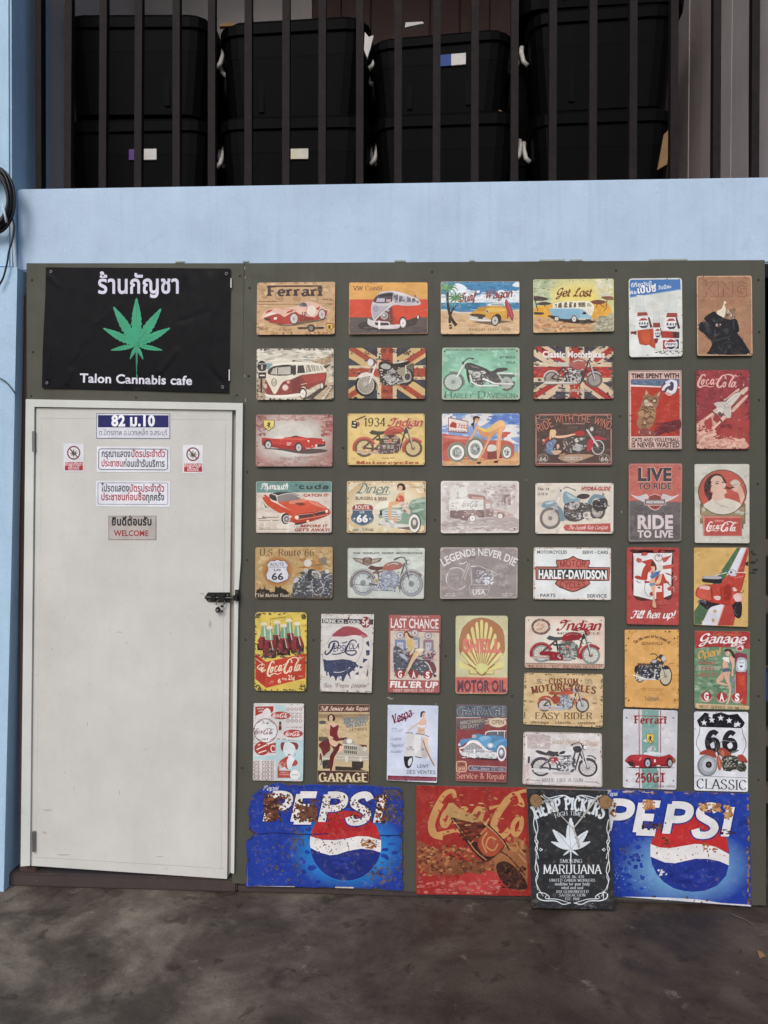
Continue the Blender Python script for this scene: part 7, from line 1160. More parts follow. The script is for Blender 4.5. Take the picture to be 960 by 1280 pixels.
s = Sign('pale yellow tin sign with a large scallop shell above a pink-red band', (569, 769, 635, 867), (862, 1280), [569.6, 769.7, 635, 769.7, 634, 867.2, 569.4, 867], 'cdc69c', rad=4, edge=('c4c4b0', .5))  # whitish sky glare mixed into the print colours
s.glow('c8c8a0', 'dcc89c', 430, 620, 460, 640, .4, 7); s.p('c86e64', '0,1010 870,1018 870,1290 0,1290'); s.fl(['d07a70', 'b85e58'], 30, 20, 1030, 840, 1240, 60, 20); s.l('d89a80', 10, '20,1008 850,1018'); s.part('shell_picture'); s.p('8a8450', '210,795 645,795 630,965 500,968 440,990 380,968 230,965'); s.p('dcd490', '225,810 370,955 240,950', '632,815 620,955 495,950'); S_ = '~65,560 70,400 120,220 200,130 270,80 330,55 430,45 540,60 610,90 700,150 770,230 800,350 805,480 800,600 640,780 470,968 400,968 220,780 80,620'
s.p('b07a58', S_); C0 = (432, 1000)
for k in range(-6, 7):
    a = k*13.2; L = 1.0; ta = math.atan2(math.sin(R(a))*430, 1); e = lambda t, d: (432 + (math.sin(R(a+d*4.6)))*(370)*t*(1.0), 940 - (math.cos(R(a+d*4.6))*870 if abs(k) < 5 else math.cos(R(a+d*4.6))*870)*t*(1-.02*abs(k)))
    s.p('dcd28c' if k % 2 == 0 else 'e0d89a', [e(.08, 0), e(.8, -1), e(.97, -.8), e(1.0, 0), e(.97, .8), e(.8, 1)]); s.p('c89468', [e(.1, .8), e(.8, 1.15), e(.94, .95), e(.8, .85)])
s.l('9a6a50', 7, S_.lstrip('~').replace(' ', ' ')); s.p('d8d890', '~330,840 430,780 540,840 470,940 430,962 390,940'); s.t('SHELL', 435, 600, 205, 'd88474', 630, 'H', out=('c86a5c', .12)); s.t('MOTOR OIL', 430, 1240, 175, '6a4450', 790, 'H'); s.part('picture').wear(['b8b8a8', 'd0ccb4', '9a9880'], 40, 12); s.done()

s = Sign('collage tin sign of small red and white soft drink adverts on pale blue', (316, 879, 381, 977), (849, 1280), [316.8, 879.1, 380.1, 879.5, 378.8, 976.3, 316, 975.2], 'd6d2d0', rad=2)
s.p('b4ced0', '375,600 835,600 830,1240 375,1240', '360,30 540,30 540,130 360,120', '20,860 370,860 370,930 20,920'); s.part('advert_picture'); s.p('a83c36', '38,60 340,50 335,130 300,160 230,200 190,90 120,220 40,250'); s.p('e0d8d4', '~190,150 210,90 250,85 290,140 280,240 190,240', '~40,220 110,180 170,170 90,260'); s.sp('e8dcd8', 65, 100, 110, 24); s.sp('e8dcd8', 75, 140, 80, 24); s.p('a83c36', '260,670 375,640 370,810 260,810'); s.e('a83c36', 145, 740, 122, 112); s.l('e8d0c8', 20, '~60,760 140,720 230,680', '~90,815 160,790 225,770', '~80,690 120,670'); s.l('e8dcd8', 16, '~365,710 320,690 295,740 320,790 365,780'); s.e('8a4a48', 208, 450, 198, 200); s.e('e0dede', 208, 450, 186, 188); s.l('8a7a7a', 12, '~60,330 130,295 170,285', '~260,285 310,310 345,345', '~60,570 110,600 150,605', '~280,605 330,580 350,560'); s.fl(['6a6266'], 16, 160, 310, 255, 340, 10); s.fl(['6a6266'], 16, 150, 570, 255, 600, 10)
s.part('lozenge'); s.e('8a3c38', 455, 200, 158, 64); s.e('b44a42', 455, 200, 146, 54); s.part('lozenge#2'); s.e('8a3c38', 660, 495, 160, 66); s.e('b44a42', 660, 495, 148, 56); s.part('bottle_picture').p('6a3030', '430,320 465,320 470,440 420,440'); s.p('3a2a2a', '432,300 462,300 465,345 430,345'); s.p('c87a70', '425,350 468,350 468,370 425,370')
s.part('woman_picture'); s.p('8a3a38', '~460,650 520,640 500,700 490,780 460,740', '~600,640 700,640 745,690 730,750 700,750 670,690'); s.p('dce2e4', '~520,650 600,640 680,690 690,780 640,860 680,900 650,1000 600,1080 560,1000 560,900 540,850 500,780'); s.p('b04a42', '~430,960 500,900 570,860 580,890 555,940 560,1040 590,1080 540,1060 450,1000', '~690,920 735,960 710,1010 640,1020'); s.l('5a4a4c', 6, '530,745 555,752', '625,735 650,740', '690,860 700,820'); s.e('b0848a', 595, 840, 28, 16); s.p('b04a42', '405,1020 430,1020 430,1100 620,1100 620,1215 405,1215'); s.fl(['d88a7c'], 30, 415, 960, 540, 1050, 14); s.p('e8dcd8', '440,1080 520,1030 560,1090'); s.e('e4e4e4', 690, 1165, 82, 78); s.sp('a8a8b0', 635, 1175, 110, 30); s.sp('e8c8c0', 440, 1135, 140, 20); s.sp('e8c8c0', 440, 1170, 150, 20); s.sp('5a4a4c', 395, 592, 125, 20); s.sp('a88a7a', 580, 610, 110, 20)
coke(s, 30, 510, 320, '8a5a58', 100); coke(s, 322, 235, 262, 'f0dcd8', 78, wd=1.2); coke(s, 535, 535, 250, 'f0dcd8', 78, wd=1.2)
for i in range(5): s.t('ICE COLD', 175, 992+i*62, 50, '9a7672' if i % 2 == 0 else 'a07a74', 330, 'G')
for j, yy in enumerate((95, 150, 215, 285, 375)):
    s.part('ring_pattern')
    for i in range(4): s.ring('8e7672' if j % 2 else 'a8807a', 575+i*68, yy, 22, 22, 7, 180 if j in (1, 4) else 0, 360, 10)
s.part('picture').wear(['a89a94', '8a7468', '6a5a50'], 40, 10); s.done()

s = Sign('tan tin sign with a woman in a dark red dress seated on a classic car', (397, 880, 463, 978), (862, 1280), [398.3, 880.4, 462.1, 881.3, 460.9, 977.9, 397, 976.6], 'cbb48c', rad=2)
s.p('5e3c38', '0,0 870,0 870,140 0,132'); s.p('4a3430', '0,1080 870,1100 870,1290 0,1290'); s.p('a8906e', '20,140 840,150 840,260 20,250'); s.l('cdb690', 9, '20,150 830,158', '20,240 400,235'); s.l('8a6a54', 10, '20,190 830,185', '20,215 400,210'); s.fl(['d4be98', 'bea47c'], 70, 30, 270, 830, 560, 50, 20); s.p('5e584c', '20,530 160,540 150,620 20,600'); s.part('car_picture'); s.p('3e3430', '70,920 200,900 210,1050 90,1050', '560,930 750,930 740,1040 640,1080 560,1020', '290,1010 600,1030 800,1090 290,1080'); s.p('6e2e30', '~20,660 140,580 200,640 200,760 110,860 60,740'); s.p('5e2a2c', '330,560 480,540 470,590 340,600', '650,660 800,670 810,790 700,800'); s.p('b8b0a0', '~80,880 200,760 300,760 420,640 560,620 700,680 820,790 820,920 500,930 100,900'); s.p('9a9284', '~420,600 480,560 560,570 590,640 420,650')
for i in range(7): s.p('4a4440', [(440+i*30, 675+i*3), (458+i*30, 677+i*3), (456+i*30, 730+i*3), (438+i*30, 728+i*3)], [(440+i*30, 752+i*3), (458+i*30, 754+i*3), (456+i*30, 800+i*3), (438+i*30, 798+i*3)])
s.l('e0d8c8', 10, '80,880 820,905', '330,840 820,860', '420,660 650,690'); s.p('dcd4c4', '445,850 495,850 495,945 460,945', '680,870 720,870 720,935 690,940'); s.e('d0c8b8', 770, 735, 38, 40); s.e('cfc4b0', 50, 895, 32, 130); s.e('6a3a38', 52, 895, 22, 100); s.e('b8b0a0', 45, 940, 14, 40); s.e('e0dcd0', 520, 605, 50, 40)
s.part('woman_picture'); s.p('e0b89c', '~180,310 260,300 330,360 320,400 250,380 200,400 170,360'); s.p('7a2c32', '~210,340 260,380 335,340 340,400 320,480 350,570 320,610 240,570 200,500 205,400'); s.p('5e262a', '~150,540 200,600 260,680 360,640 400,700 300,820 230,1080 205,1090 200,860 260,740 180,640'); s.p('e4bca0', '~190,580 260,590 330,640 300,690 240,680 200,640', '~180,520 230,530 260,560 210,560', '~370,680 430,700 400,760 330,790 350,740'); s.p('d8b090', '~270,880 300,830 320,840 280,940 280,1060 260,1000'); s.e('e4bca4', 212, 220, 32, 44); face(s, 212, 224, 28); s.p('4a3028', '~165,270 165,200 210,165 270,190 285,260 245,280 250,210 215,185 190,210 185,270'); s.l('dcb090', 16, '185,320 165,430 190,520'); s.l('b89468', 8, '~70,420 90,450 130,440 140,400 100,390'); s.e('5a5a58', 80, 300, 60, 30)
s.t('Full Service Auto Repair', 432, 108, 66, 'e0c4b0', 780, 'C', sl=-.05); s.t('MECHANIC', 625, 290, 76, '8a9290', 400, 'H', rot=-7, out=('4e5a60', .5)); s.t('ON DUTY', 635, 365, 62, '8a9290', 350, 'H', rot=-6, out=('4e5a60', .5)); s.t('24 Hours', 650, 440, 52, '6a5a48', 300, 'i', rot=-8); s.t('GARAGE', 425, 1255, 135, 'e0cca4', 790, 'S', dy=-8); s.part('picture').wear(['3e302c', '57453c', '8a7058'], 60, 11); s.done()

s = Sign('pale blue-white tin sign with a woman behind a cream scooter', (483, 881, 549, 978), (871, 1280), [484.6, 881.3, 548, 882.4, 546.2, 977.9, 483.5, 974.8], 'd2d8e8', rad=1.5)
s.glow('ccd4e8', 'd8dcea', 500, 500, 460, 620, .4, 6); s.p('7e2c40', '20,1160 830,1185 825,1250 20,1240'); s.fl(['8a3a4e', '6c2236'], 40, 30, 1172, 815, 1238, 26, 10); s.part('scooter_picture'); s.p('26262c', '~290,850 350,840 435,850 430,950 390,1030 340,1040 300,980'); s.p('d8d8d8', '~370,900 420,870 415,950 375,1005 355,960'); s.p('d6d2d0', '~330,490 420,475 560,480 650,540 690,640 740,740 710,800 670,860 600,885 470,850 440,840 300,845 320,750 340,740 350,640'); s.p('c2bcba', '~330,700 400,690 430,745 340,750', '~540,560 610,560 640,700 680,840 600,880 560,700'); s.p('e2e0e0', '~460,520 560,520 560,700 480,800 450,700'); s.l('6a6a6c', 14, '~310,470 380,462 440,470', '~480,480 560,482 640,500 705,530'); s.l('5a5a5e', 16, '470,852 580,872'); s.p('3a3638', '390,700 415,680 415,710', '410,730 450,735 450,750', '580,700 620,740 600,750')
s.part('woman_picture'); s.p('dcb8a0', '~560,250 640,220 660,330 630,420 640,480 540,470 520,440 530,330'); s.p('e0c0a8', '~640,540 690,560 680,680 720,820 780,950 800,1010 770,985 700,850 640,700 610,560'); s.l('5a2e2c', 12, '~610,590 650,720 720,870 790,1000'); s.l('dcb8a0', 20, '~540,290 480,340 420,380 350,440'); s.p('e8e2e0', '~520,310 580,330 640,320 640,370 580,380 530,360'); s.e('e0c0ac', 610, 170, 34, 50); face(s, 614, 176, 28); s.p('4a4448', '~560,200 565,130 610,105 648,130 600,140 580,210'); s.l('9a7a68', 6, '~520,310 580,335 640,320', '~530,420 580,425 620,410', '~520,440 500,480')
s.t('Vespa', 270, 255, 140, '7e3048', 350, 'C', rot=-24); s.part('picture').l('7e3048', (16, 9), '130,300 300,215 460,135'); s.t('125 cc', 168, 445, 62, '8a8ea0', 190, 'i'); s.t('Confort', 148, 582, 48, '8a8ea4', 190, 'c'); s.t('Elegance', 160, 688, 52, '8a8ea4', 220, 'c'); s.t('Securité'.replace('é', 'e'), 148, 788, 48, '8a8ea4', 200, 'c'); s.t('LENT', 600, 1030, 48, '4e545e', 190, 'G'); s.t('DES VENTES', 570, 1125, 54, '4e545e', 470, 'G', dy=-8); s.t('LOCATION VENTE REPARATION', 425, 1228, 34, 'a86a78', 760, 'B', dy=-6); nail4(s, '5a5a58', 7, .04); s.done()

s = Sign('dark red tin sign with a light blue classic car, chrome grille towards the left', (569, 880, 635, 978), (862, 1280), [569.9, 880.6, 634.6, 881.5, 633.1, 978.1, 569.3, 976.3], '8a4446', rad=2.5, edge=('8a7a70', .5))
s.p('5e646e', '0,0 870,0 870,215 400,225 0,240'); s.fl(['6a707a', '525862'], 30, 20, 20, 840, 200, 50, 16); s.p('c8bcae', '20,220 420,218 420,230 20,235', '520,238 840,230 840,250 520,262', '440,318 840,322 840,334 440,330'); s.p('6a6068', '20,250 540,240 420,420 20,430'); s.fl(['8a5058', '944a4c', '7c3a3e'], 70, 20, 340, 840, 900, 50, 20); s.e('d8c8b0', 695, 302, 140, 78); s.l('d8c8b0', 10, '480,270 600,275', '500,295 600,298'); s.part('car_picture'); s.p('4a2e34', '~100,860 300,900 680,920 840,900 500,880'); s.p('5a8cb4', '~60,660 100,580 260,560 290,500 380,490 520,510 700,515 830,560 840,700 700,700 680,770 560,760 400,640 260,590 160,640 80,700'); s.p('6ea4cc', '~370,560 500,520 600,560 500,720 420,650', '~620,640 720,580 830,580 700,660 640,720'); s.p('8abcdc', '~400,540 500,525 560,550 440,600'); s.l('e4e0e0', 16, '~490,500 520,455 640,440 830,440'); s.p('5e6a72', '~510,490 560,460 700,452 800,465 800,520 640,505'); s.l('e4e0e0', 10, '690,450 700,500', '805,440 805,550'); s.p('eceae8', '~60,720 150,690 220,610 300,588 380,610 460,690 540,750 620,765 500,770 400,690 310,640 240,650 160,710 90,735'); s.p('a8a8aa', '~140,720 230,660 320,650 420,720 500,770 480,800 200,800 140,790'); s.l('6a6c72', 5, *['%d,%d %d,%d' % (x, 680, x-10, 800) for x in (200, 240, 280, 350, 390, 430)]); s.l('e4e4e4', 9, '~150,770 300,750 460,745'); s.p('dcdcdc', '~70,740 130,780 300,800 480,780 680,790 680,860 640,890 480,880 280,860 140,850 80,800'); s.fl(['b0b0b4', 'f0eef0', '8e9096'], 40, 130, 780, 660, 880, 30, 8); s.p('f0f0f0', '300,740 328,740 326,885 304,885'); s.e('b8c4cc', 575, 675, 52, 44); s.e('e8ecee', 572, 675, 32, 28); s.e('e8e8e8', 68, 665, 18, 22); s.e('b0b4b8', 310, 530, 40, 28); wheel(s, 755, 800, 76, 132, 'ece8e8', '6a6e74', 'd8d4d4', .72); s.e('c4c4c8', 752, 790, 36, 56); s.e('f0eef0', 750, 780, 22, 30)
s.part('badge'); s.p('d8b49c', '~15,960 40,930 150,930 185,960 185,1080 150,1108 40,1108 15,1080'); s.p('a86a58', '~30,965 50,945 145,945 170,965 170,1075 140,1095 50,1095 30,1075'); s.t('OPEN', 100, 1008, 40, '6e3c36', 110, 'H'); s.t('24 H', 100, 1075, 44, 'd8b49c', 110, 'H'); s.p('c8a8a4', '200,1045 235,1000 832,1020 832,1105 235,1088'); s.p('55526a', '215,1045 245,1012 822,1032 822,1095 245,1078'); s.t('Next Service 100 miles', 530, 1068, 48, 'c8bcc0', 540, 'c', dy=-14); s.t('GARAGE', 440, 190, 140, '5a606a', 780, 'S', out=('b4b4b6', .4)); s.t('MECHANIC', 285, 315, 56, 'a8a090', 400, 'H', rot=-7); s.t('ON DUTY', 240, 390, 50, 'a8a090', 320, 'H', rot=-6); s.t('OPEN', 695, 330, 72, '9a7a64', 200, 'B'); s.t('Service & Repair', 420, 1210, 92, 'dca890', 790, 's', dy=-12); s.done()
# ---------------------------------------------------------------- the four large boards at the foot
RUST = ['6a3a24', '8a5232', '4a2c20', '5a3422', '3a2620']
rg = random.Random(3)
OUT = '50,160 62,120 78,98 96,84 120,66 150,52 176,44 200,38 232,40 262,52 300,46 330,52 372,46 420,45 470,50 520,48 560,52 600,45 650,52 700,50 760,55 800,62 830,60 868,66 880,76 884,120 892,150 882,190 890,230 880,262 890,300 876,318 884,330 886,360 878,400 890,440 880,480 888,520 882,560 890,590 885,626 840,624 790,620 760,612 700,616 640,610 600,614 500,606 400,610 300,604 200,606 100,602 33,604 37,560 33,500 40,460 36,420 33,370 38,350 52,340 62,326 76,322 90,314 76,306 60,300 48,288 46,260 52,230 44,200'
OUTP = [(300+float(a.split(',')[0])*220/960, 970+float(a.split(',')[1])*150/655) for a in OUT.split()]
s = Sign('rust eaten blue enamel sign with ragged edges and a red, white and blue ball', (300, 970, 520, 1120), (960, 655), [311.5, 980, 502.8, 984, 503.3, 1112, 308.2, 1107.5], '223c98', Y=-.008, rad=1, outline=OUTP, th=.002, name='enamel_sign', cat='enamel sign', group='old blue enamel signs at the foot of the panel')
s.glow('223c98', '2a86cc', 585, 400, 330, 235, .55, 16); s.fl(['2442a2', '1f378e', '2a46a6'], 110, 70, 80, 860, 590, 20, 14); s.fl(['3a62b4', '3a56b0'], 40, 80, 300, 340, 590, 6, 4); s.fl(['4a4a6a', '4a4658', '5a5450'], 46, 80, 360, 340, 580, 8, 8); s.fl(['343a6a', '4a4a58', '5c5248', '3a3a48', '6a4a38'], 130, 770, 70, 875, 260, 11, 9); s.fl(['4a4a60', '5c5248', '3c4470', '6a5a50'], 70, 690, 460, 865, 600, 9, 8); s.fl(['46466a', '5a5058'], 40, 280, 280, 350, 400, 7, 7)
s.part('ball_emblem'); s.e('243c94', 577, 378, 194, 194); s.p('b82e30', '384,335 395,290 420,245 480,205 560,188 640,195 700,225 745,275 765,330 768,348 700,330 640,328 580,340 510,348 450,345'); s.p('a8262a', '~420,300 520,240 640,230 720,290 600,300 500,320'); s.p('e8e4e0', '382,328 450,348 510,350 580,342 640,328 700,330 770,350 770,418 720,402 660,396 590,408 530,428 490,432 430,415 381,390'); s.p('22307c', '385,395 430,417 490,434 530,430 590,410 660,398 720,404 768,418 755,465 720,520 660,558 590,570 520,562 450,525 405,465'); s.fl(['2a3c92', '1c2a70'], 24, 470, 440, 690, 530, 26, 12, True); s.ring('2e7cc4', 577, 378, 196, 196, 5, 180, 360)
s.fl(['7a4a30', '8a5a3a', '5a3826'], 64, 390, 335, 765, 425, 4.5); s.fl(['9a5a30', 'b07840', '7a4426'], 36, 665, 345, 740, 395, 9, 7); s.fl(RUST, 10, 420, 220, 740, 320, 6)
s.t('PEPSI', 448, 246, 150, 'e6e2de', 640, 'g', sl=.22, out=('1e2c84', .45), dy=-8); s.t('Pepsi', 165, 78, 24, 'c8ccd8', 84, 'C', dy=2)
s.part('rust'); s.fl(RUST, 150, 132, 96, 225, 246, 8); s.fl(RUST, 60, 150, 120, 205, 225, 15, 11); s.fl(RUST, 50, 225, 100, 300, 200, 6); s.fl(RUST, 130, 295, 130, 425, 250, 8); s.fl(['5a3a2c', '6a4a3a', '7a4a30'], 60, 330, 165, 415, 245, 15, 10); s.fl(RUST, 110, 430, 105, 570, 240, 5); s.fl(RUST, 90, 590, 130, 720, 250, 5.5); s.fl(RUST, 80, 735, 105, 800, 250, 8)
for a, b in zip(OUTP, OUTP[1:] + OUTP[:1]):
    for k in range(3):
        t = random.random(); x, y = a[0]+(b[0]-a[0])*t, a[1]+(b[1]-a[1])*t; x += (400-x)*random.uniform(.004, .03); y += (1046-y)*random.uniform(.008, .05)
        q = [(x+random.uniform(.4, 1.5)*math.cos(u), y+random.uniform(.3, 1.1)*math.sin(u)) for u in (0, 1, 2.1, 3.1, 4.2, 5.2)]; s.n += (k == 0); s.add(q, random.choice(['3a2a26', '4a3228', '5a3a2c', '2c2422', '6a4630']), k, px=True)
s.l('1a2460', 5, '90,316 200,308 330,318 480,314', '760,322 880,324'); s.l('c8c0bc', 8, '44,602 300,604', '520,606 620,608'); s.l('b8a8a0', 6, '40,420 38,598'); s.l('8a7060', 5, '884,330 886,600'); s.done()

s = Sign('blue enamel sign with a slanted white wordmark, fairly clean, behind the hanging black board', (750, 970, 960, 1145), (960, 800), [741, 986, 936.3, 991.9, 939.3, 1133.5, 741, 1118.5], '233d9a', Y=-.006, rad=.6, th=.002, name='enamel_sign', cat='enamel sign', group='old blue enamel signs at the foot of the panel')
s.glow('233d9a', '6c9cc8', 490, 520, 400, 240, .5, 18); s.fl(['2442a2', '1f378e', '2a46a6'], 70, 80, 90, 840, 300, 24, 14); s.fl(['2442a2', '1f378e'], 70, 70, 350, 250, 680, 16, 13); s.fl(['3a62b4', '6a98c8'], 60, 80, 480, 300, 660, 7, 4)
s.part('ball_emblem'); s.e('24388c', 513, 440, 226, 220); s.p('bc2e30', '290,390 305,340 340,290 400,250 480,225 560,228 640,260 700,310 728,370 735,440 660,405 600,390 540,388 470,400 400,412 340,408'); s.p('e6e2e0', '288,388 340,408 400,412 470,400 540,388 600,390 660,405 738,446 736,510 680,486 620,474 550,472 490,484 430,498 370,494 288,460'); s.p('23348a', '292,465 370,496 430,500 490,486 550,474 620,476 680,488 735,512 720,570 670,625 600,655 520,662 430,640 350,590 310,530'); s.fl(['1e2c78', '2a3e98'], 24, 400, 525, 640, 620, 30, 14, True); s.fl(['d8d8e0'], 8, 335, 530, 385, 570, 9); s.fl(['a86a40', 'b88a60', '8a5a3a'], 38, 320, 400, 730, 490, 5, 5); s.fl(['a86a40', '8a5a3a'], 14, 590, 385, 670, 440, 10, 8)
s.fl(RUST, 10, 350, 350, 390, 390, 9); s.t('PEPSI', 382, 312, 168, 'e4e2e2', 720, 'g', sl=.2, out=('20307e', .45), dy=-34); s.t('Pepsi', 68, 112, 24, 'c8ccd8', 60, 'C')
s.part('rust'); s.fl(['b88a58', 'a8744a', 'c89a68', '8a5a38'], 60, 570, 160, 690, 205, 11, 9); s.fl(['b88a58', 'a06a40', 'c89a68'], 30, 710, 170, 755, 240, 10); s.fl(['a86a40', 'b88050', 'c89a68'], 36, 245, 140, 310, 185, 10); s.fl(['4a2c20', '2e1e1c', '6a4028'], 36, 240, 268, 375, 305, 9, 7); s.fl(['4a2c20', '2e1e1c'], 20, 680, 305, 775, 330, 10, 5); s.fl(['9a6a48', '6a4028'], 20, 55, 140, 90, 230, 9); s.fl(['6a4a3c', '8a6a54', '4a3630', 'a07a5c'], 90, 842, 110, 866, 735, 8, 12); s.fl(['a88a7c', '6a4a40', 'c8b0a4'], 50, 0, 80, 850, 102, 16, 5); s.fl(['5a5a60', '3a4a7a'], 16, 110, 400, 180, 450, 10, 4)
s.p('d8d6d8', '~60,690 200,690 400,695 560,705 700,725 850,735 860,748 700,742 540,722 380,708 200,704 60,704'); s.fl(['3a2c28', '5a4038'], 14, 100, 685, 660, 730, 8); s.done()

s = Sign('worn red painted sign with a brown bottle and a big cream wordmark', (510, 970, 780, 1145), (960, 622), [520.4, 981.8, 719, 985.5, 719, 1121, 520.4, 1117.8], '9c2e2a', Y=-.0085, rad=.5, th=.003, name='painted_sign', cat='painted sign', group=None)
s.fl(['a2322d', '942b27', '982f2a', 'a4362f'], 160, 45, 60, 520, 500, 22, 22); coke(s, 92, 272, 620, 'c4925c', 212, wd=1.15); s.part('picture'); s.fl(['9c2e2a', 'a86a48', 'b07a50'], 60, 95, 80, 520, 260, 9, 5)
s.p('8a5038', '~40,290 90,310 150,345 220,375 300,380 360,360 420,330 525,300 525,420 420,430 300,420 200,440 100,430 40,400'); s.fl(['a86a44', '6a3826', '8a4a30', 'b47c50', '5a3024', '96543a'], 420, 45, 310, 520, 440, 11, 7); s.p('b43a3a', '~240,440 330,420 420,440 400,500 300,520 220,490'); s.fl(['b85a54', 'a84a46', 'c07068'], 120, 45, 460, 420, 520, 12, 6); s.p('9a6440', '~385,345 425,300 470,320 525,360 525,500 470,500 420,470 390,420'); s.p('3c2420', '~392,395 440,380 500,430 525,470 525,502 460,500 410,460'); s.fl(['2c1a18', '5a3226', '4a2a20', '6a3a28'], 70, 405, 400, 520, 500, 8, 7); s.l('c08a5c', 6, '~430,300 480,335 524,385', '~470,280 500,330 524,350'); s.l('3a2018', 5, '~400,330 450,360 520,440'); s.fl(['b08050', '9a6a44'], 30, 430, 275, 525, 340, 9, 12); s.fl(['5a3424', '7a4a30'], 40, 200, 370, 330, 430, 20, 10)
s.part('bottle_picture'); s.p('b8905c', '160,165 180,120 200,118 235,150 335,200 350,212 330,225 200,190'); s.p('3c2220', '~190,185 260,200 345,215 400,270 430,310 370,370 330,375 270,310 225,240'); s.p('6a3024', '~230,200 330,220 290,290 250,250'); s.p('a44a34', '~345,225 410,275 430,300 390,350 350,355 320,330 310,290'); s.l('c08a58', 7, '~352,250 330,290 350,340', '~392,282 362,272 347,310 380,330 400,300'); s.l('b07c50', 5, '~196,190 250,262 300,332 350,374'); s.l('c08a58', 5, '350,230 275,302'); s.l('c09868', 5, '~330,205 400,262 438,312'); s.fl(['8a3a2a', '4a2420', '5c2c22'], 40, 230, 205, 330, 290, 12, 8); s.l('2c1a18', 6, '~350,210 420,280 450,330'); s.fl(['c8a070', '8a5a3c'], 24, 170, 120, 350, 220, 12, 5); s.part('picture').wear(['5a4034', '7a5a44', '8a4a3c', '3a2a24'], 70, 9); s.done()

# the black board that leans out at the bottom, hung from two corks
s = Sign('black board with white hemp leaf and ornate border, hanging from two corks', (650, 980, 780, 1145), (960, 1218), [658.3, 985.5, 759.2, 988.4, 769.2, 1137, 664.9, 1135], '2a2b2e', rad=.8, th=.009, name='hanging_board', cat='board', group=None, lean=(.0, -.076, .52, -.022))
s.fl(['303236', '242528', '34363a'], 70, 100, 60, 850, 1120, 40, 26); W_ = 'd4dade'
s.part('border')
for sg in (0, 1):
    X = lambda x: x if not sg else 966-x
    for wd, pts in ((11, '445,120 400,105 330,115 260,130 215,100'), (9, '400,108 320,140 240,150 205,165'), (11, '150,195 128,250 140,320 150,330'), (9, '135,290 125,370 150,460 150,520'), (8, '150,330 165,420 140,500 150,560'), (10, '150,510 165,540 140,600 160,640 170,690'), (9, '135,520 160,570 150,640 150,700'), (8, '150,690 140,780 165,850 150,900 165,980'), (9, '145,700 170,800 145,880 170,960 215,1035'), (12, '160,1010 165,1050 220,1075 330,1080 400,1110 470,1095'), (9, '170,1000 230,1010 270,1040 250,1060 232,1045 250,1025'), (8, '260,1060 340,1062 420,1085 470,1100')):
        s.l(W_, (wd, wd*.6), cat([(X(float(a.split(',')[0])), float(a.split(',')[1])) for a in pts.split()], 5))
    s.p(W_, [(X(175), 605), (X(190), 588), (X(212), 605), (X(190), 622)]); s.e('2a2b2e', X(190), 605, 8, 8, n=8)
s.part('leaf_emblem'); leaf(s, 468, 605, 295, W_, asp=1.01, ser=.95); s.l('8a9094', 4, '466,600 452,340', '470,600 340,440', '470,600 600,450')
s.t('HEMP PICKERS', 458, 322, 114, W_, 600, 'S', arc=82); s.t('HIGH TIMES', 462, 312, 38, W_, 270, 's', arc=24); s.t('SMOKING', 470, 726, 34, W_, 205, 's'); s.t('MARIJUANA', 482, 828, 84, 'e0e4e6', 530, 's')
for txt, y, w_, h in (('LOCAL No. 420', 866, 215, 24), ('UNITED GANJA WORKERS', 900, 420, 26), ('medicine for your body', 934, 320, 28), ('mind and soul', 968, 200, 26), ('100%GUARANTEED', 1004, 300, 25), ('SATISFACTION', 1036, 240, 24), ('EST. 1968', 1070, 130, 24)): s.t(txt, 482, y, h, W_, w_, 's')
s.part('scuff'); s.l('c8ccd0', (12, 6), '768,985 770,1065'); s.fl(['8a8c90', '6a6c70'], 24, 530, 1100, 700, 1150, 9, 4); s.fl(['6a6c70'], 18, 120, 1120, 860, 1150, 9, 3); root = s.done()
def disc(cx, cy, r, nm):
    P0 = s.W(650+cx*130/960, 980+cy*165/1218); rr = r*130/960*D_CAM/F_PX; mb = MB()
    mb.tube([P0+Vector((0, -.001, 0)), P0+Vector((0, -.022, 0)), P0+Vector((0, -.025, 0))], [rr*.86, rr, rr*.93], 20); return mb.build(nm, M_CORK, root)
disc(142, 138, 56, 'cork'); disc(778, 150, 60, 'cork')
def bw_(u, v, off): return s.W(650+u*130/960, 980+v*165/1218) + Vector((0, -off, 0))
MB().tube([bw_(u, v, o) for u, v, o in cat([(0, 0), (1, 1)], 1) and [(185, 95, .012), (230, 130, .008), (300, 205, .006), (390, 300, .006), (470, 385, .007), (495, 405, .008)]], .0021, 6).build('cord', M_ROPE, root, smooth=True)
MB().tube([bw_(u, v, o) for u, v, o in [(715, 95, .014), (690, 135, .01), (620, 235, .007), (555, 320, .007), (500, 385, .009), (490, 405, .008), (510, 460, .007), (535, 540, .006), (540, 575, .006)]], [.003, .0042, .0034, .003, .0026, .0026, .0036, .0042, .003], 6).build('cord', M_ROPE, root, smooth=True)
for k in range(10):
    a = random.random()*6.28; p0 = bw_(700+random.uniform(-14, 14), 115+random.uniform(-20, 40), .013); MB().tube([p0, p0+Vector((.008*math.cos(a), -.003, .008*math.sin(a)))], .0007, 4).build('cord_strand', M_ROPE, root)

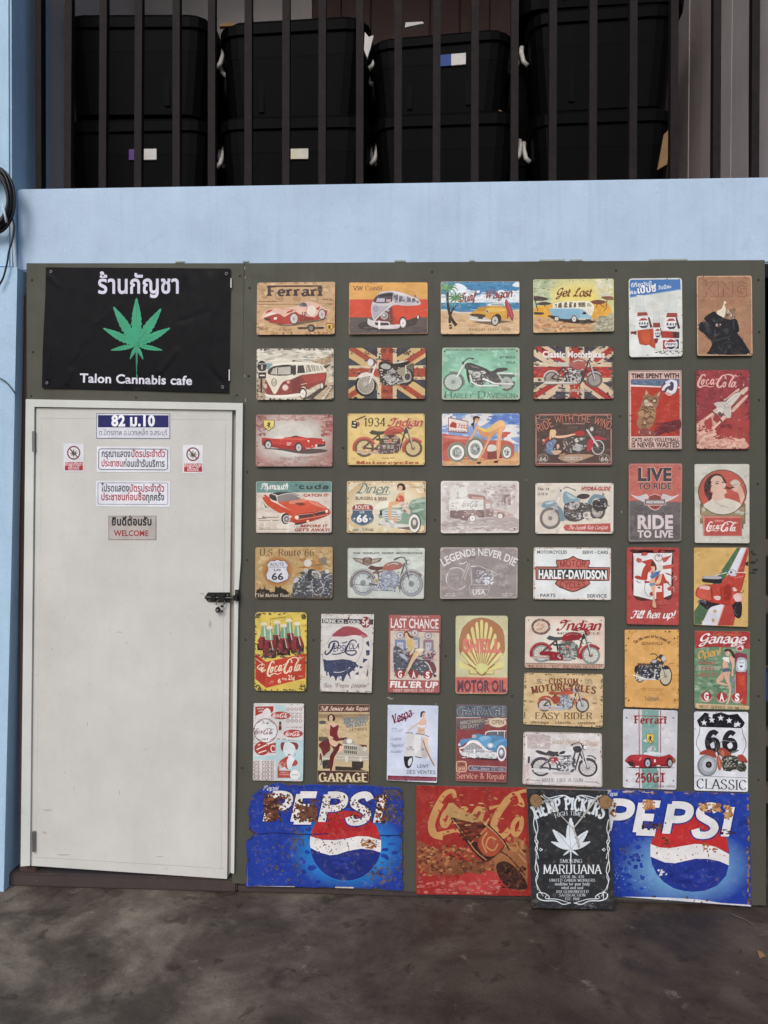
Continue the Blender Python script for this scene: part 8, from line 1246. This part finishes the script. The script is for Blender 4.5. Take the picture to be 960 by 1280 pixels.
# ---------------------------------------------------------------- banner
MV = print_mat('vinyl_banner', .45, .2, .04, .04)
def wr(x, z):
    """creases of the vinyl"""
    o = .0012*math.sin(x*9+z*3) + .0005*math.sin(x*26-z*11+1.3)
    for cx, cz, dx, dz, L, a in WR_: 
        t = max(0, min(L, (x-cx)*dx+(z-cz)*dz)); d2 = (x-cx-dx*t)**2 + (z-cz-dz*t)**2; o += a*math.exp(-d2/5e-5)*(1-.6*t/L)
    return o
WR_ = []
for (x0, y0), (x1, y1), a in (((62, 474), (72, 430), -.004), (((84), 480), (98, 440), -.004), ((90, 460), (110, 430), .003), ((200, 466), (222, 438), -.004), ((190, 480), (195, 455), .003), ((232, 350), (230, 480), .0018), ((262, 345), (262, 485), -.0018), ((250, 345), (256, 480), .001), ((160, 480), (163, 462), -.003), ((172, 484), (174, 470), .003), ((226, 402), (262, 390), .0018), ((120, 405), (150, 380), -.0015), ((276, 478), (262, 460), .003), ((62, 346), (76, 360), -.0025)):
    A, B = at(x0, y0, 0), at(x1, y1, 0); d_ = B-A; L = d_.length; WR_.append((A.x, A.z, d_.x/L, d_.z/L, L, a))
s = Sign('black vinyl banner with a green cannabis leaf and white Thai lettering above the door', (50, 332, 290, 492), (960, 640), [57.3, 334, 288.3, 335.7, 286, 491, 52.3, 485], '151318', Y=-.006, rad=.3, name='vinyl_banner', cat='banner', group=None, mat=MV, bend=wr)
vs, fs = [], []; NX, NZ = 90, 60; q = [(57.3, 334), (288.3, 335.7), (286, 491), (52.3, 485)]
for j in range(NZ+1):
    for i in range(NX+1):
        u, v = i/NX, j/NZ; x = (q[0][0]*(1-u)+q[1][0]*u)*(1-v) + (q[3][0]*(1-u)+q[2][0]*u)*v; y = (q[0][1]*(1-u)+q[1][1]*u)*(1-v) + (q[3][1]*(1-u)+q[2][1]*u)*v
        x += .5*math.sin(v*7)*(1-u)*.8; p = at(x, y, -.006); p.y += wr(p.x, p.z); vs.append(p)
for j in range(NZ):
    for i in range(NX): a = j*(NX+1)+i; fs.append([a, a+1, a+NX+2, a+NX+1])
ML = N('banner_vinyl', .42, .09); ML.col(ML.mix(ML.ramp(ML.noise(9, 5), [(.4, 0.0), (.7, .5)]), '0c0b0f', '121014')); ML.rough(ML.ramp(ML.noise(20, 4), [(.3, .36), (.7, .55)]))
mesh_obj('cloth', vs, fs, ML.m, s.root, smooth=True); s.n = 60
s.part('leaf_picture'); leaf(s, 483, 398, 236, '3fa079', vein='2f8262', ser=.8); s.l('4a7a68', 3, '483,400 484,530')
s.t('ร้านกัญชา', 492, 138, 88, 'd8d4e4', 405, 'B'); s.t('Talon Cannabis cafe', 480, 590, 44, 'dad8e2', 562, 'B', rot=1.4); s.done()
for cx, cy in ((56, 31), (933, 42), (37, 587), (914, 608)):
    x, y = 50+cx*.25, 332+cy*.25; p = at(x, y, -.006); p.y += wr(p.x, p.z) - .0035; g = MB(); r0 = .0062; n = 16; rings = []
    for rr, yy in ((r0*.5, .0012), (r0*.62, -.0008), (r0*.85, -.0012), (r0, .0014)): rings.append([g.b.verts.new((p.x+rr*math.cos(6.2832*k/n), p.y+yy, p.z+rr*math.sin(6.2832*k/n))) for k in range(n)])
    for A, B in zip(rings, rings[1:]):
        for k in range(n): g.b.faces.new((A[k], A[(k+1) % n], B[(k+1) % n], B[k]))
    g.build('grommet', M_STEEL, s.root, smooth=True)
for cx, y0, y1 in ((288.6, 348, 360), (286.4, 462, 476)):
    a, b = at(cx, y0, -.006), at(cx, y1, -.006); MB().box(a.x-.001, a.x+.003, -.0085, -.0015, b.z, a.z).build('tape', M_LABEL, s.root)

# ---------------------------------------------------------------- plates and stickers on the door
RG, WH = (70, 510, 260, 600), (960, 455)
def sq(x0, y0, x1, y1, rg=RG, wh=WH, tl=0):
    kx, ky = (rg[2]-rg[0])/wh[0], (rg[3]-rg[1])/wh[1]; f = lambda x, y: (rg[0]+x*kx, rg[1]+y*ky)
    return [v for p in ((x0, y0), (x1, y0+tl), (x1, y1+tl), (x0, y1)) for v in f(*p)]
DY = -.0052
s = Sign('white and navy house number plate reading 82 at the top of the door', RG, WH, sq(253, 32, 722, 193, tl=2), 'dcdce2', Y=DY, rad=.3, th=.0008, name='house_number_plate', cat='number plate', group=None, mat=MPS)
s.frame('3a3c5c', .7, ins=0); s.part('band').p('1c1c60', '265,45 711,46 711,123 265,122'); s.t('82 ม.10', 487, 113, 66, 'f0f0f4', 275, 'H'); s.t('ต.มิตรภาพ อ.มวกเหล็ก จ.สระบุรี', 488, 172, 34, '5a5c68', 430, 'b'); s.done()
def notice(lab, rg, wh, qd, bx, parts, h):
    s = Sign(lab, rg, wh, qd, 'e2e2e8', Y=DY, rad=.2, th=.0005, name='notice_sticker', cat='sticker', group='white notice stickers on the door', mat=MPS); s.part('border')
    x0, y0, x1, y1 = bx; r = 14; s.l('4e5264', 5, [(x0+r, y0), (x1-r, y0+2), (x1-4, y0+6), (x1, y0+r), (x1, y1-r), (x1-4, y1-4), (x1-r, y1), (x0+r, y1-2), (x0+4, y1-6), (x0, y1-r), (x0, y0+r), (x0+4, y0+4), (x0+r, y0)])
    for tx, xa, xb, y, c in parts: s.t(tx, (xa+xb)/2, y, h, c, xb-xa, 'B')
    s.done()
GY, RD = '3c4046', 'a83440'
notice('upper white notice sticker with black and red Thai text', RG, WH, sq(258, 243, 722, 405, tl=2), (270, 258, 705, 391), [('กรุณาแสดง', 288, 470, 309, GY), ('บัตรประจำตัว', 476, 688, 309, RD), ('ประชาชน', 288, 421, 369, RD), ('ก่อนเข้ารับบริการ', 426, 686, 371, GY)], 42)
R2, W2 = (110, 594, 230, 684), (960, 720)
notice('lower white notice sticker with black and red Thai text', R2, W2, sq(80, 55, 822, 312, R2, W2, 6), (100, 76, 798, 292), [('โปรดแสดง', 133, 410, 162, GY), ('บัตรประจำตัว', 415, 762, 164, RD), ('ประชาชนก่อนซื้อ', 133, 576, 250, RD), ('ทุกครั้ง', 582, 762, 252, GY)], 68)
s = Sign('small grey metal welcome plate on the door', R2, W2, sq(202, 404, 684, 648, R2, W2, 0), 'b6aea8', Y=DY, rad=.3, th=.0012, name='welcome_plate', cat='plate', group=None, mat=MPS)
s.frame('8f8680', .8, ins=.1); s.t('ยินดีต้อนรับ', 436, 500, 76, '2a2a2e', 400, 'H'); s.t('WELCOME', 431, 608, 56, '9a3436', 344, 'B'); s.done()
for lab, x0, y0 in (('small prohibition sticker with crossed-out leaf on the hinge side of the door', 48, 224), ('small prohibition sticker with crossed-out leaf nearer the door bolt', 801, 233)):
    s = Sign(lab, RG, WH, sq(x0, y0, x0+128, y0+178, tl=1), 'dedee2', Y=DY, rad=.5, th=.0005, name='prohibition_sticker', cat='sticker', group='prohibition stickers on the door', mat=MPS)
    s.part('red_block'); s.p('b03038', [(x0+8, y0+118), (x0+122, y0+118), (x0+122, y0+170), (x0+8, y0+170)]); s.t('ห้ามสูบกัญชา', x0+64, y0+140, 22, 'ecd8d8', 108, 'B'); s.t('บริเวณนี้', x0+64, y0+164, 22, 'ecd8d8', 70, 'B')
    s.part('leaf_picture'); leaf(s, x0+64, y0+72, 38, '4a6040'); s.part('prohibition_ring'); s.ring('7a3434', x0+64, y0+59, 38, 40, 8); s.l('7a3434', 7, [(x0+38, y0+32), (x0+90, y0+88)]); s.done()
